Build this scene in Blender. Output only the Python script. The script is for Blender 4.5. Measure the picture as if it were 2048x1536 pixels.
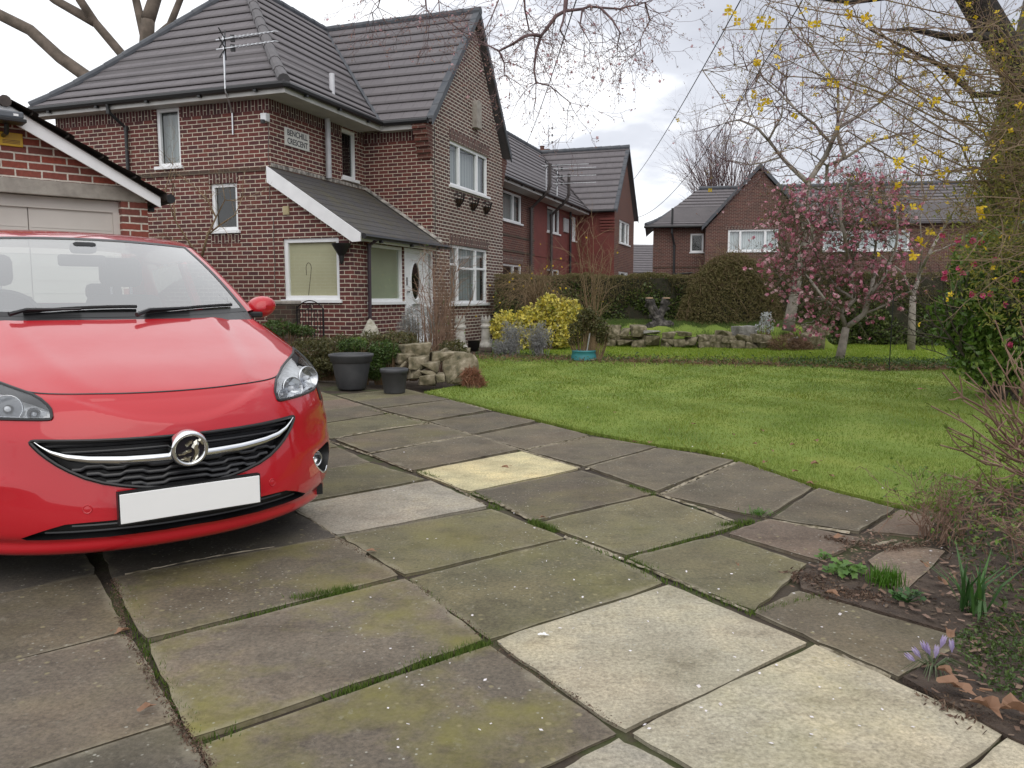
import bpy, bmesh, math, random
import numpy as np
from mathutils import Vector, Matrix, Euler
from mathutils.geometry import delaunay_2d_cdt
from math import sin, cos, radians as R, pi, hypot, atan2
random.seed(7); rng = np.random.default_rng(7)
scene = bpy.context.scene
COL = scene.collection
for o in list(bpy.data.objects): bpy.data.objects.remove(o)
# ---------------------------------------------------------------- camera
HC = 1.1; FPX = 1600.0; PITCH = math.atan(173 / 1600.0)
cam = bpy.data.cameras.new('camera'); co = bpy.data.objects.new('camera', cam); COL.objects.link(co)
cam.sensor_width = 36; cam.lens = FPX / 2048 * 36; cam.clip_start = 0.05; cam.clip_end = 2000
co.location = (0, 0, HC); co.rotation_euler = (pi / 2 - PITCH, 0, 0); scene.camera = co
# ---------------------------------------------------------------- sky and sun
SUN_EL, SUN_AZ = R(42), R(165)          # azimuth clockwise from +y
w = bpy.data.worlds.new("World"); scene.world = w; w.use_nodes = True
nt = w.node_tree; nt.nodes.clear()
def N(t, **k):
    n = nt.nodes.new(t)
    for a, b in k.items(): setattr(n, a, b)
    return n
out = N('ShaderNodeOutputWorld'); bg = N('ShaderNodeBackground'); bg.inputs[1].default_value = 0.13
sky = N('ShaderNodeTexSky', sky_type='NISHITA', sun_disc=False, sun_elevation=SUN_EL, sun_rotation=SUN_AZ)
tc = N('ShaderNodeTexCoord'); mp = N('ShaderNodeMapping'); mp.inputs['Scale'].default_value = (1.0, 1.0, 2.6)
mp.inputs['Location'].default_value = (0.35, 0.2, 0.1)
nz = N('ShaderNodeTexNoise'); nz.inputs['Scale'].default_value = 1.5; nz.inputs['Detail'].default_value = 7; nz.inputs['Roughness'].default_value = .52
nz2 = N('ShaderNodeTexNoise'); nz2.inputs['Scale'].default_value = 5; nz2.inputs['Detail'].default_value = 6
sep = N('ShaderNodeSeparateXYZ')
L = nt.links.new
L(tc.outputs['Generated'], mp.inputs[0]); L(mp.outputs[0], nz.inputs['Vector']); L(mp.outputs[0], nz2.inputs['Vector']); L(tc.outputs['Generated'], sep.inputs[0])
def M(op, a, b=None, c=None):
    n = N('ShaderNodeMath', operation=op)
    for i, v in enumerate((a, b, c)):
        if v is None: continue
        if isinstance(v, (int, float)): n.inputs[i].default_value = v
        else: L(v, n.inputs[i])
    return n.outputs[0]
f = M('MULTIPLY_ADD', nz.outputs[0], 1.5, M('MULTIPLY', nz2.outputs[0], 0.28))
f = M('MULTIPLY_ADD', sep.outputs[0], -0.42, f)           # cloud is thinner and brighter towards -x
zz = M('SUBTRACT', sep.outputs[2], 0.17); zz = M('ABSOLUTE', zz); f = M('MULTIPLY_ADD', zz, 0.75, f)
cr_ = N('ShaderNodeValToRGB'); e = cr_.color_ramp.elements
e[0].position = 0.74; e[0].color = (3.7, 3.85, 4.3, 1); e[1].position = 1.18; e[1].color = (7.6, 7.7, 7.9, 1)
el = e.new(0.93); el.color = (4.9, 5.05, 5.5, 1)
L(f, cr_.inputs[0])
mx = N('ShaderNodeMixRGB'); mx.inputs[0].default_value = 0.96
L(sky.outputs[0], mx.inputs[1]); L(cr_.outputs[0], mx.inputs[2]); L(mx.outputs[0], bg.inputs[0]); L(bg.outputs[0], out.inputs[0])
sun = bpy.data.lights.new('sun', 'SUN'); sun.energy = 0.8; sun.angle = R(60); sun.color = (1, .95, .87)
so = bpy.data.objects.new('sun', sun); COL.objects.link(so)
so.rotation_euler = (pi / 2 - SUN_EL, 0, pi - SUN_AZ)
sd = Vector((sin(SUN_AZ) * cos(SUN_EL), cos(SUN_AZ) * cos(SUN_EL), sin(SUN_EL)))
so.rotation_euler = sd.to_track_quat('Z', 'Y').to_euler()
vs = scene.view_settings; vs.view_transform = 'Standard'; vs.look = 'None'; vs.gamma = 1; vs.use_curve_mapping = False; vs.exposure = 0.38
# ---------------------------------------------------------------- survey: the photo's calibration, used to measure the place
def ray(u, v):
    x = (u - 1024) / FPX; z = -(v - 768) / FPX
    return Vector((x, cos(PITCH) + z * sin(PITCH), -sin(PITCH) + z * cos(PITCH)))
def gp(u, v, z=0.0):
    d = ray(u, v); t = (z - HC) / d.z; return Vector((d.x * t, d.y * t, z))
def at(u, v, Y):
    d = ray(u, v); t = Y / d.y; return Vector((d.x * t, Y, HC + d.z * t))
# ---------------------------------------------------------------- object helpers
def T(o, label=None, cat=None, group=None, kind=None):
    if label: o['label'] = label
    if cat: o['category'] = cat
    if group: o['group'] = group
    if kind: o['kind'] = kind
    return o
def E(name, loc=(0, 0, 0), rz=0, label=None, cat=None, group=None, kind=None):
    o = bpy.data.objects.new(name, None); COL.objects.link(o); o.location = loc; o.rotation_euler = (0, 0, rz); o.empty_display_size = .1
    return T(o, label, cat, group, kind)
class MB:
    def __init__(s): s.v = []; s.f = []; s.m = []; s.uv = {}; s.blocks = []
    def add(s, vs, fs, m=0):
        b = len(s.v); s.v.extend([tuple(p) for p in vs])
        for q in fs: s.f.append([b + i for i in q]); s.m.append(m)
    def box(s, x0, x1, y0, y1, z0, z1, m=0, X=None):
        P = [Vector((x, y, z)) for z in (z0, z1) for y in (y0, y1) for x in (x0, x1)]
        if X: P = [X(p) for p in P]
        s.add(P, [(0, 2, 3, 1), (4, 5, 7, 6), (0, 1, 5, 4), (2, 6, 7, 3), (0, 4, 6, 2), (1, 3, 7, 5)], m)
    def tube(s, pts, r, n=6, m=0, cap=True):
        pts = [Vector(p) for p in pts]; k = len(pts)
        if not hasattr(r, '__len__'): r = [r] * k
        V = []; ref = None
        for i, p in enumerate(pts):
            d = (pts[min(i + 1, k - 1)] - pts[max(i - 1, 0)])
            if d.length < 1e-9: d = Vector((0, 0, 1))
            d.normalize()
            if ref is None: ref = Vector((1, 0, 0)) if abs(d.x) < .8 else Vector((0, 1, 0))
            a = ref - d * ref.dot(d); a.normalize(); ref = a; b = d.cross(a)
            for j in range(n):
                t = 2 * pi * j / n; V.append(p + (a * cos(t) + b * sin(t)) * r[i])
        F = [(i * n + j, i * n + (j + 1) % n, (i + 1) * n + (j + 1) % n, (i + 1) * n + j) for i in range(k - 1) for j in range(n)]
        if cap: F.append(tuple(range(n - 1, -1, -1))); F.append(tuple((k - 1) * n + j for j in range(n)))
        s.add(V, F, m)
    def lathe(s, prof, n=32, c=(0, 0, 0), m=0, X=None, jit=0):
        V = []; c = Vector(c)
        for r, z in prof:
            for j in range(n):
                t = 2 * pi * j / n; p = c + Vector((r * cos(t), r * sin(t), z)); V.append(X(p) if X else p)
        k = len(prof)
        F = [(i * n + j, i * n + (j + 1) % n, (i + 1) * n + (j + 1) % n, (i + 1) * n + j) for i in range(k - 1) for j in range(n)]
        s.add(V, F, m)
    def quads(s, A):           # A: (n,4,3) array of free quads
        s.blocks.append((np.asarray(A, dtype=np.float32), 4))
    def tris(s, A): s.blocks.append((np.asarray(A, dtype=np.float32), 3))
    def build(s, name, mats, parent=None, smooth=False, bevel=0):
        me = bpy.data.meshes.new(name)
        if not isinstance(mats, (list, tuple)): mats = [mats]
        if s.blocks:
            nv0 = len(s.v)
            co = [np.array(s.v, dtype=np.float32).reshape(-1, 3)]; lt = [len(q) for q in s.f]; li = [i for q in s.f for i in q]
            lt = [np.array(lt, dtype=np.int32)]; li = [np.array(li, dtype=np.int32)]; b = nv0
            for A, k in s.blocks:
                n = len(A); co.append(A.reshape(-1, 3)); lt.append(np.full(n, k, dtype=np.int32)); li.append(np.arange(b, b + n * k, dtype=np.int32)); b += n * k
            co = np.concatenate(co); lt = np.concatenate(lt); li = np.concatenate(li)
            me.vertices.add(len(co)); me.vertices.foreach_set('co', co.ravel())
            me.loops.add(len(li)); me.loops.foreach_set('vertex_index', li)
            me.polygons.add(len(lt)); ls = np.concatenate(([0], np.cumsum(lt)[:-1])).astype(np.int32)
            me.polygons.foreach_set('loop_start', ls); me.polygons.foreach_set('loop_total', lt)
            if len(mats) > 1 and s.m:
                mm = np.zeros(len(lt), dtype=np.int32); mm[:len(s.m)] = s.m; mm[len(s.m):] = getattr(s, 'bm', 0)
                me.polygons.foreach_set('material_index', mm)
            me.update(calc_edges=True)
        else:
            me.from_pydata(s.v, [], s.f)
            if len(mats) > 1: me.polygons.foreach_set('material_index', s.m)
            me.update()
        for q in mats: me.materials.append(q)
        if smooth: me.polygons.foreach_set('use_smooth', [True] * len(me.polygons))
        o = bpy.data.objects.new(name, me); COL.objects.link(o)
        if parent: o.parent = parent
        if bevel:
            bv = o.modifiers.new('bevel', 'BEVEL'); bv.width = bevel; bv.segments = 2; bv.limit_method = 'ANGLE'
        return o
def dup(o, loc=None, rz=None, scale=None, parent=None, **k):
    c = o.copy(); COL.objects.link(c)
    if parent is not None: c.parent = parent
    for ch in list(o.children): dup(ch, parent=c)
    if loc is not None: c.location = loc
    if rz is not None: c.rotation_euler = (0, 0, rz)
    if scale is not None: c.scale = scale
    for a, b in k.items(): c[a] = b
    return c
# ---------------------------------------------------------------- materials
class NT:
    def __init__(s, name):
        s.mat = bpy.data.materials.new(name); s.mat.use_nodes = True; s.nt = s.mat.node_tree
        s.b = s.nt.nodes['Principled BSDF']; s.out = s.nt.nodes['Material Output']
    def n(s, t, ins=None, **k):
        n = s.nt.nodes.new(t)
        for a, b in k.items(): setattr(n, a, b)
        for a, b in (ins or {}).items():
            if isinstance(b, bpy.types.NodeSocket): s.nt.links.new(b, n.inputs[a])
            else: n.inputs[a].default_value = b
        return n
    def l(s, a, b): s.nt.links.new(a, b)
    def coord(s, k='Object', sc=(1, 1, 1)):
        t = s.n('ShaderNodeTexCoord')
        return s.n('ShaderNodeMapping', {0: t.outputs[k], 'Scale': sc}).outputs[0]
    def noise(s, v, sc, det=4, rough=.55): return s.n('ShaderNodeTexNoise', {'Vector': v, 'Scale': sc, 'Detail': det, 'Roughness': rough}).outputs[0]
    def ramp(s, f, stops):
        r = s.n('ShaderNodeValToRGB', {0: f}); e = r.color_ramp.elements
        while len(e) < len(stops): e.new(.5)
        for q, (p, c) in zip(e, stops): q.position = p; q.color = c if len(c) == 4 else (*c, 1)
        return r.outputs[0]
    def mix(s, f, a, b, mode='MIX'):
        n = s.n('ShaderNodeMixRGB', blend_type=mode)
        for i, v in enumerate((f, a, b)):
            if isinstance(v, bpy.types.NodeSocket): s.l(v, n.inputs[i])
            elif isinstance(v, (int, float)): n.inputs[i].default_value = v
            else: n.inputs[i].default_value = (*v, 1)
        return n.outputs[0]
    def math(s, op, a, b=0.0):
        return s.n('ShaderNodeMath', {0: a, 1: b}, operation=op).outputs[0]
    def bump(s, h, st=.3, d=.01): s.l(s.n('ShaderNodeBump', {'Height': h, 'Strength': st, 'Distance': d}).outputs[0], s.b.inputs['Normal'])
    def set(s, **k):
        for a, v in k.items():
            i = s.b.inputs[a.replace('_', ' ')]
            if isinstance(v, bpy.types.NodeSocket): s.l(v, i)
            elif isinstance(v, (tuple, list)) and len(v) == 3: i.default_value = (*v, 1)
            else: i.default_value = v
        return s.mat
def plain(name, col, rough=.5, metal=0, var=.12, sc=6, bump=0, **k):
    m = NT(name); v = m.coord(); f = m.noise(v, sc)
    c = m.ramp(f, [(.3, tuple(x * (1 - var) for x in col)), (.7, tuple(min(1, x * (1 + var)) for x in col))])
    if bump: m.bump(m.noise(v, sc * 8, 3), bump, .01)
    return m.set(Base_Color=c, Roughness=rough, Metallic=metal, **k)
def nmat(name, stops, sc=5, rough=.85, bump=.3, det=6, bsc=None, d=.01, coord='Object', **k):
    m = NT(name); v = m.coord(coord); f = m.noise(v, sc, det)
    m.bump(m.noise(v, bsc or sc * 5, 5), bump, d)
    return m.set(Base_Color=m.ramp(f, stops), Roughness=rough, **k)
def leafmat(name, cols, rough=.6, trans=.25, patch=None, **k):
    m = NT(name); g = m.n('ShaderNodeNewGeometry'); n = len(cols)
    c = m.ramp(g.outputs['Random Per Island'], [(i / max(n - 1, 1), q) for i, q in enumerate(cols)])
    f = m.noise(m.coord(), 2.2, 3); c = m.mix(m.math('MULTIPLY', f, .5), c, m.mix(.5, c, (.02, .03, .01)))
    if patch: c = m.mix(m.ramp(m.noise(m.coord(sc=(1, .6, 1)), .9, 5, .65), [(.42, (0, 0, 0)), (.66, (.75,) * 3)]), c, m.mix(1, c, patch, 'MULTIPLY')); c = m.mix(m.ramp(m.noise(m.coord(), 5, 4, .6), [(.5, (0, 0, 0)), (.68, (.6,) * 3)]), c, m.mix(1, c, (.6, .72, .6), 'MULTIPLY'))
    m.set(Base_Color=c, Roughness=rough, **k)
    tr = m.n('ShaderNodeBsdfTranslucent', {0: c}); ms = m.n('ShaderNodeMixShader', {0: trans}); m.l(m.b.outputs[0], ms.inputs[1]); m.l(tr.outputs[0], ms.inputs[2]); m.l(ms.outputs[0], m.out.inputs[0])
    return m.mat
def brickmat(name, c1, c2, mortar, bw=.225, rh=.075, ms=.006, soldier=False, odd=None, stain=.35, bias=0.0):
    m = NT(name); t = m.n('ShaderNodeTexCoord'); s = m.n('ShaderNodeSeparateXYZ', {0: t.outputs['Object']})
    u = m.math('ADD', s.outputs[0], s.outputs[1]); z = s.outputs[2]
    wob = m.math('MULTIPLY', m.math('SUBTRACT', m.noise(t.outputs['Object'], 9, 2), .5), .010)
    z2 = m.math('ADD', z, wob); u2 = m.math('ADD', u, wob)
    vec = m.n('ShaderNodeCombineXYZ', {0: z2 if soldier else u2, 1: u2 if soldier else z2}).outputs[0]
    b = m.n('ShaderNodeTexBrick', {'Vector': vec, 'Scale': 1, 'Mortar Size': ms, 'Mortar Smooth': .15, 'Bias': bias, 'Brick Width': bw, 'Row Height': rh, 'Color1': (*c1, 1), 'Color2': (*c2, 1), 'Mortar': (*mortar, 1)})
    c = b.outputs[0]; fac = b.outputs[1]
    big = m.noise(t.outputs['Object'], .7, 4); c = m.mix(m.ramp(big, [(.42, (0, 0, 0)), (.7, (stain,) * 3)]), c, m.mix(1, c, (.55, .52, .45), 'MULTIPLY'))
    fine = m.noise(t.outputs['Object'], 30, 4, .7); c = m.mix(.45, c, m.mix(1, c, m.ramp(fine, [(.3, (.45, .45, .45)), (.7, (1.5, 1.5, 1.5))]), 'MULTIPLY'))
    if odd:
        b2 = m.n('ShaderNodeTexBrick', {'Vector': vec, 'Scale': 1, 'Mortar Size': 0, 'Brick Width': bw, 'Row Height': rh, 'Color1': (0, 0, 0, 1), 'Color2': (1, 1, 1, 1), 'Bias': -.75})
        k = m.math('MULTIPLY', m.ramp(b2.outputs[0], [(.3, (0, 0, 0)), (.6, (1, 1, 1))]), m.math('SUBTRACT', 1.0, fac)); c = m.mix(k, c, odd)
    m.set(Base_Color=c, Roughness=.88)
    m.bump(m.math('ADD', m.math('MULTIPLY', fac, -1.0), m.math('MULTIPLY', fine, .35)), .6, .008)
    return m.mat
def glassy(name, tint=(.9, .95, .93), fac=.3, rough=.0, tr=.9):
    m = NT(name); g = m.n('ShaderNodeBsdfGlossy', {0: (1, 1, 1, 1), 'Roughness': rough}); t = m.n('ShaderNodeBsdfTransparent', {0: (*[x * tr for x in tint], 1)})
    gm_ = m.n('ShaderNodeNewGeometry'); lw = m.n('ShaderNodeFresnel', {'IOR': m.math('SUBTRACT', 1.5, m.math('MULTIPLY', gm_.outputs['Backfacing'], .8333))}); f = m.math('ADD', lw.outputs[0], fac)
    ms = m.n('ShaderNodeMixShader', {0: f}); m.l(t.outputs[0], ms.inputs[1]); m.l(g.outputs[0], ms.inputs[2]); m.l(ms.outputs[0], m.out.inputs[0])
    return m.mat
BRICK = brickmat('dark_red_brick', (.155, .042, .034), (.078, .027, .028), (.62, .56, .45), ms=.0068, odd=(.18, .055, .032))
BRICKS = brickmat('dark_soldier_brick', (.095, .024, .023), (.05, .018, .02), (.50, .45, .37), soldier=True)
BRICKG = brickmat('weathered_gable_brick', (.13, .056, .045), (.072, .036, .033), (.66, .62, .53), ms=.0085, odd=(.15, .07, .045))
BRICKB = brickmat('brown_terrace_brick', (.14, .046, .032), (.085, .03, .025), (.24, .19, .15), ms=.006, odd=(.19, .075, .05))
BRICKF = brickmat('far_brick', (.13, .048, .036), (.08, .034, .028), (.30, .26, .22), odd=(.2, .09, .06))
BRICKX = brickmat('reclaimed_garage_brick', (.30, .07, .045), (.16, .06, .05), (.62, .57, .50), ms=.008, odd=(.48, .33, .22), stain=.5)
BRICKW = brickmat('mossy_low_wall_brick', (.10, .05, .035), (.06, .045, .035), (.16, .14, .10), stain=.8)
def roofmat(name, cols, uv=True):
    m = NT(name); t = m.n('ShaderNodeTexCoord'); v = t.outputs['UV']
    b = m.n('ShaderNodeTexBrick', {'Vector': v, 'Scale': 1, 'Mortar Size': .006, 'Mortar Smooth': .3, 'Brick Width': .30, 'Row Height': .335, 'Color1': (*cols[0], 1), 'Color2': (*cols[1], 1), 'Mortar': (*[x * .45 for x in cols[0]], 1)}, offset=.5)
    f = m.noise(m.coord(), 2.0, 6); c = m.mix(m.math('MULTIPLY', f, .6), b.outputs[0], (*cols[2],))
    f2 = m.noise(m.coord(), 60, 3); c = m.mix(.3, c, m.mix(1, c, m.ramp(f2, [(.35, (.6, .6, .6)), (.65, (1.35, 1.35, 1.35))]), 'MULTIPLY'))
    m.bump(m.math('ADD', m.math('MULTIPLY', b.outputs[1], -1.0), m.math('MULTIPLY', f2, .3)), .5, .01)
    return m.set(Base_Color=c, Roughness=.75)
TILE = roofmat('concrete_roof_tile', [(.14, .128, .136), (.118, .108, .118), (.165, .145, .148)])
RIDGE = nmat('ridge_tile', [(.3, (.055, .062, .075)), (.7, (.10, .105, .115))], 4, .7)
SLATE = None
def slatem():
    m = NT('weathered_felt_slate'); v = m.coord(); t = m.n('ShaderNodeTexCoord')
    b = m.n('ShaderNodeTexBrick', {'Vector': t.outputs['UV'], 'Scale': 1, 'Mortar Size': .005, 'Mortar Smooth': .4, 'Brick Width': .32, 'Row Height': .22, 'Color1': (.075, .07, .07, 1), 'Color2': (.055, .052, .055, 1), 'Mortar': (.03, .03, .028, 1)})
    c = m.mix(m.ramp(m.noise(v, 2.2, 7, .65), [(.45, (0, 0, 0)), (.7, (.8, .8, .8))]), b.outputs[0], (.085, .075, .045))
    c = m.mix(m.ramp(m.noise(v, 22, 5, .7), [(.6, (0, 0, 0)), (.72, (.6, .6, .6))]), c, (.2, .19, .17))
    m.bump(m.math('MULTIPLY', b.outputs[1], -1.0), .5, .008); return m.set(Base_Color=c, Roughness=.8)
SLATE = slatem()
PVC = plain('white_upvc', (.80, .81, .82), .35, var=.04)
WPAINT = nmat('white_painted_board', [(.3, (.70, .70, .71)), (.75, (.80, .80, .81))], 5, .5, .1)
SOFFIT = nmat('grubby_soffit', [(.3, (.42, .41, .40)), (.7, (.56, .55, .53))], 3, .7, .1)
BPLAS = plain('black_plastic', (.012, .012, .013), .4)
GPLAS = nmat('dark_grey_pot_plastic', [(.3, (.045, .047, .052)), (.75, (.075, .077, .082))], 6, .5, .1)
GREY = plain('grey_pipe', (.42, .42, .44), .5)
CONC = nmat('concrete_lintel', [(.3, (.24, .215, .19)), (.6, (.36, .33, .29)), (.8, (.2, .18, .16))], 7, .9, .5)
CURT = None
def curtm(name, a, b, sc=40):
    m = NT(name); t = m.coord(); s = m.n('ShaderNodeSeparateXYZ', {0: t}); u = m.math('ADD', s.outputs[0], s.outputs[1])
    f = m.math('SINE', m.math('MULTIPLY', u, sc)); c = m.mix(m.math('MULTIPLY_ADD' if 0 else 'MULTIPLY', m.math('ADD', f, 1.0), .5), a, b)
    return m.set(Base_Color=c, Roughness=.9)
CURT = curtm('net_curtain', (.30, .31, .32), (.42, .43, .45)); CURTW = curtm('white_vertical_blind', (.6, .61, .65), (.78, .79, .84), 55)
BLIND = nmat('beige_roller_blind', [(.3, (.60, .53, .36)), (.75, (.70, .63, .45))], 1.5, .8, .05)
BLINDG = nmat('olive_roller_blind', [(.3, (.38, .39, .28)), (.75, (.46, .47, .34))], 1.5, .8, .05)
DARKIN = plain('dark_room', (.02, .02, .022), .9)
GLASS = glassy('window_glass', fac=.03, rough=.01)
REDW = nmat('red_painted_brick', [(.3, (.13, .034, .028)), (.6, (.17, .042, .033)), (.8, (.10, .03, .026))], 2, .75, .4, bsc=18)
IRON = plain('wrought_iron', (.012, .011, .011), .6, .3)
ALU = plain('aluminium', (.62, .63, .65), .35, .9)
BARKD = nmat('dark_bark', [(.3, (.035, .028, .022)), (.7, (.11, .09, .07))], 12, .9, .8)
BARKP = nmat('pale_lichened_bark', [(.3, (.17, .145, .125)), (.6, (.30, .265, .23)), (.8, (.13, .11, .09))], 10, .9, .6)
TWIG = nmat('purple_brown_twigs', [(.3, (.075, .045, .048)), (.7, (.16, .10, .10))], 9, .8, .3)
TWIGB = nmat('straw_brown_twigs', [(.3, (.13, .085, .045)), (.7, (.26, .18, .10))], 9, .8, .3)
TWIGR = nmat('russet_twigs', [(.3, (.12, .06, .04)), (.7, (.30, .20, .14))], 5, .75, .3)
# ================================================================ building helpers
def wall(mb, X, u0, u1, z0, z1, ops=(), dep=.11):
    us = sorted({u0, u1, *[a for o in ops for a in o[:2]]}); zs = sorted({z0, z1, *[a for o in ops for a in o[2:]]})
    for i in range(len(us) - 1):
        for j in range(len(zs) - 1):
            a, b, c, d = us[i], us[i + 1], zs[j], zs[j + 1]; cu, cz = (a + b) / 2, (c + d) / 2
            if any(o[0] < cu < o[1] and o[2] < cz < o[3] for o in ops): continue
            mb.add([X(a, 0, c), X(b, 0, c), X(b, 0, d), X(a, 0, d)], [(0, 1, 2, 3)])
    for (a, b, c, d) in ops:
        mb.add([X(a, 0, c), X(a, 0, d), X(a, -dep, d), X(a, -dep, c), X(b, 0, c), X(b, 0, d), X(b, -dep, d), X(b, -dep, c)], [(0, 1, 2, 3), (4, 5, 6, 7), (0, 4, 7, 3), (1, 5, 6, 2)])
def bx(mb, X, u0, u1, n0, n1, z0, z1, m=0):
    P = [X(u, n, z) for z in (z0, z1) for n in (n0, n1) for u in (u0, u1)]
    mb.add(P, [(0, 2, 3, 1), (4, 5, 7, 6), (0, 1, 5, 4), (2, 6, 7, 3), (0, 4, 6, 2), (1, 3, 7, 5)], m)
def window(parent, X, u0, u1, z0, z1, mull=(), trans=(), cur=CURT, fw=.065, sill=True, dep=.07, pm=GLASS, curt_top=1.0, label=None):
    mb = MB(); n0, n1 = -dep - .03, -dep + .035
    bx(mb, X, u0, u1, n0, n1, z0, z0 + fw); bx(mb, X, u0, u1, n0, n1, z1 - fw, z1)
    bx(mb, X, u0, u0 + fw, n0, n1, z0 + fw, z1 - fw); bx(mb, X, u1 - fw, u1, n0, n1, z0 + fw, z1 - fw)
    for k in mull: bx(mb, X, k - fw * .55, k + fw * .55, n0, n1 + .006, z0 + fw, z1 - fw)
    for (a, b, k) in trans: bx(mb, X, a, b, n0, n1 - .008, k - fw * .4, k + fw * .4)
    wf = mb.build('window', PVC, parent, bevel=.006)
    if label: wf['label'] = label
    g = MB(); g.add([X(u0 + fw, -dep - .012, z0 + fw), X(u1 - fw, -dep - .012, z0 + fw), X(u1 - fw, -dep - .012, z1 - fw), X(u0 + fw, -dep - .012, z1 - fw)], [(0, 1, 2, 3)])
    g.build('pane', pm, wf)
    if cur:
        c = MB(); zt = z1 - fw + .01; zb = z0 + fw - .01; n = max(8, int((u1 - u0) / .03))
        if cur in (CURT, CURTW):
            for i in range(n):
                a = u0 + (u1 - u0) * i / n; b = u0 + (u1 - u0) * (i + 1) / n; da = -.20 - .012 * sin(i * 2.1); db = -.20 - .012 * sin((i + 1) * 2.1)
                c.add([X(a, da, zb), X(b, db, zb), X(b, db, zt), X(a, da, zt)], [(0, 1, 2, 3)])
        else: bx(c, X, u0, u1, -.105, -.10, zb, zt)
        c.build('blind' if cur not in (CURT, CURTW) else 'curtain', cur, wf)
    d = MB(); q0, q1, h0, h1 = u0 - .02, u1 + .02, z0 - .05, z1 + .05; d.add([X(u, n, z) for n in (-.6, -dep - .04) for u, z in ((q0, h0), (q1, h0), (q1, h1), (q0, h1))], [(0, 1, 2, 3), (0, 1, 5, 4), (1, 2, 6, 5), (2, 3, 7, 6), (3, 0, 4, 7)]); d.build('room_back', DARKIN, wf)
    if sill:
        s = MB(); bx(s, X, u0 - .05, u1 + .05, -.06, .05, z0 - .055, z0 + .004); s.build('sill', PVC, wf, bevel=.006)
    return wf
def clip(poly, lo, hi):
    def half(P, k, s):
        R_ = []
        for i in range(len(P)):
            a, b = P[i], P[(i + 1) % len(P)]; fa, fb = s * (a[1] - k), s * (b[1] - k)
            if fa >= 0: R_.append(a)
            if fa * fb < 0: t = fa / (fa - fb); R_.append((a[0] + (b[0] - a[0]) * t, k))
        return R_
    P = half(poly, lo, 1); return half(P, hi, -1) if P else P
def roof(name, parent, O, U, Nn, poly, zf, g=.25, mat=TILE, t=.05, thick=.06):
    """tiled slope; poly in plan (u along the eave, d inward), zf(d) the height"""
    O, U, Nn = Vector(O), Vector(U), Vector(Nn); V = []; F = []; UV = []
    def P(u, d, dz=0): p = O + U * u + Nn * d; return (p.x, p.y, zf(d) + dz)
    dmin = min(p[1] for p in poly); dmax = max(p[1] for p in poly); k = 0; d = dmin; w = 0
    while d < dmax - 1e-4:
        e = min(d + g, dmax); Q = clip(poly, d, e)
        if len(Q) > 2:
            b = len(V)
            for (u, q) in Q: V.append(P(u, q, t * (1 - (q - d) / g)))
            F.append(list(range(b, b + len(Q)))); UV += [(u + (k % 2) * 0, w + (q - d) / g * .335) for u, q in Q]
            lo = sorted([p[0] for p in Q if abs(p[1] - d) < 1e-6])
            if len(lo) >= 2:
                b = len(V); h0 = -.004 if k else -thick; ex = min(.05, g * .2) if k else 0; dz = zf(d) - zf(max(d - ex, dmin)) if k else 0
                V += [P(lo[0], d, h0), P(lo[-1], d, h0), P(lo[-1], d, t - .014), P(lo[0], d, t - .014)]
                def Q_(u, z): p = O + U * u + Nn * (d - ex); return (p.x, p.y, zf(d) - dz + z)
                V += [Q_(lo[0], t - .014), Q_(lo[-1], t - .014), Q_(lo[-1], t + .002), Q_(lo[0], t + .002), P(lo[-1], d, t), P(lo[0], d, t)]
                F += [[b, b + 1, b + 2, b + 3], [b + 3, b + 2, b + 5, b + 4], [b + 4, b + 5, b + 6, b + 7], [b + 7, b + 6, b + 8, b + 9]]; UV += [(lo[0], w), (lo[-1], w)] * 8
        d = e; k += 1; w += .335
    b = len(V); V += [P(u, q, -thick) for u, q in poly]; F.append(list(range(b, b + len(poly)))); UV += [(0, 0)] * len(poly)
    me = bpy.data.meshes.new(name); me.from_pydata(V, [], F); uv = me.uv_layers.new(name='UVMap'); uv.data.foreach_set('uv', [c for p in UV for c in p])
    me.materials.append(mat); o = bpy.data.objects.new(name, me); COL.objects.link(o); o.parent = parent; return o
def caps(parent, pts, name='ridge_tiles', r=.11, m=RIDGE, step=.4):
    """half-round capping laid in overlapping lengths along a line"""
    mb = MB()
    for a, b in zip(pts[:-1], pts[1:]):
        a, b = Vector(a), Vector(b); n = max(1, int((b - a).length / step)); d = (b - a) / n
        for i in range(n): mb.tube([a + d * i, a + d * (i + 1.04)], [r * 1.07, r * .95], 10)
    return mb.build(name, m, parent, smooth=False)
def gutter(parent, pts, r=.06, brackets=True):
    mb = MB(); mb.tube(pts, r, 8)
    for a, b in zip(pts[:-1], pts[1:]):
        a, b = Vector(a), Vector(b); n = int((b - a).length / 1.1)
        for i in range(n): p = a + (b - a) * (i + .5) / n; mb.box(p.x - .03, p.x + .03, p.y - .03, p.y + .03, p.z - .085, p.z + .03)
    return mb.build('gutter', BPLAS, parent, smooth=False)
def pipe(parent, pts, r=.035, m=BPLAS, name='downpipe'):
    mb = MB(); mb.tube(pts, r, 10)
    for p in pts[1:-1]: p = Vector(p); mb.tube([p - Vector((0, 0, .04)), p + Vector((0, 0, .04))], r * 1.25, 10)
    return mb.build(name, m, parent)
def soldier(par, X, u0, u1, z0, z1, n=.012): mb_ = MB(); bx(mb_, X, u0, u1, -.02, n, z0, z1); mb_.build('soldier_course', BRICKS, par)
def gable_face(mb, X, u0, u1, za, um, zt, ins=0):
    mb.add([X(u0, 0, za), X(u1, 0, za), X(um, 0, zt)], [(0, 1, 2)])
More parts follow.
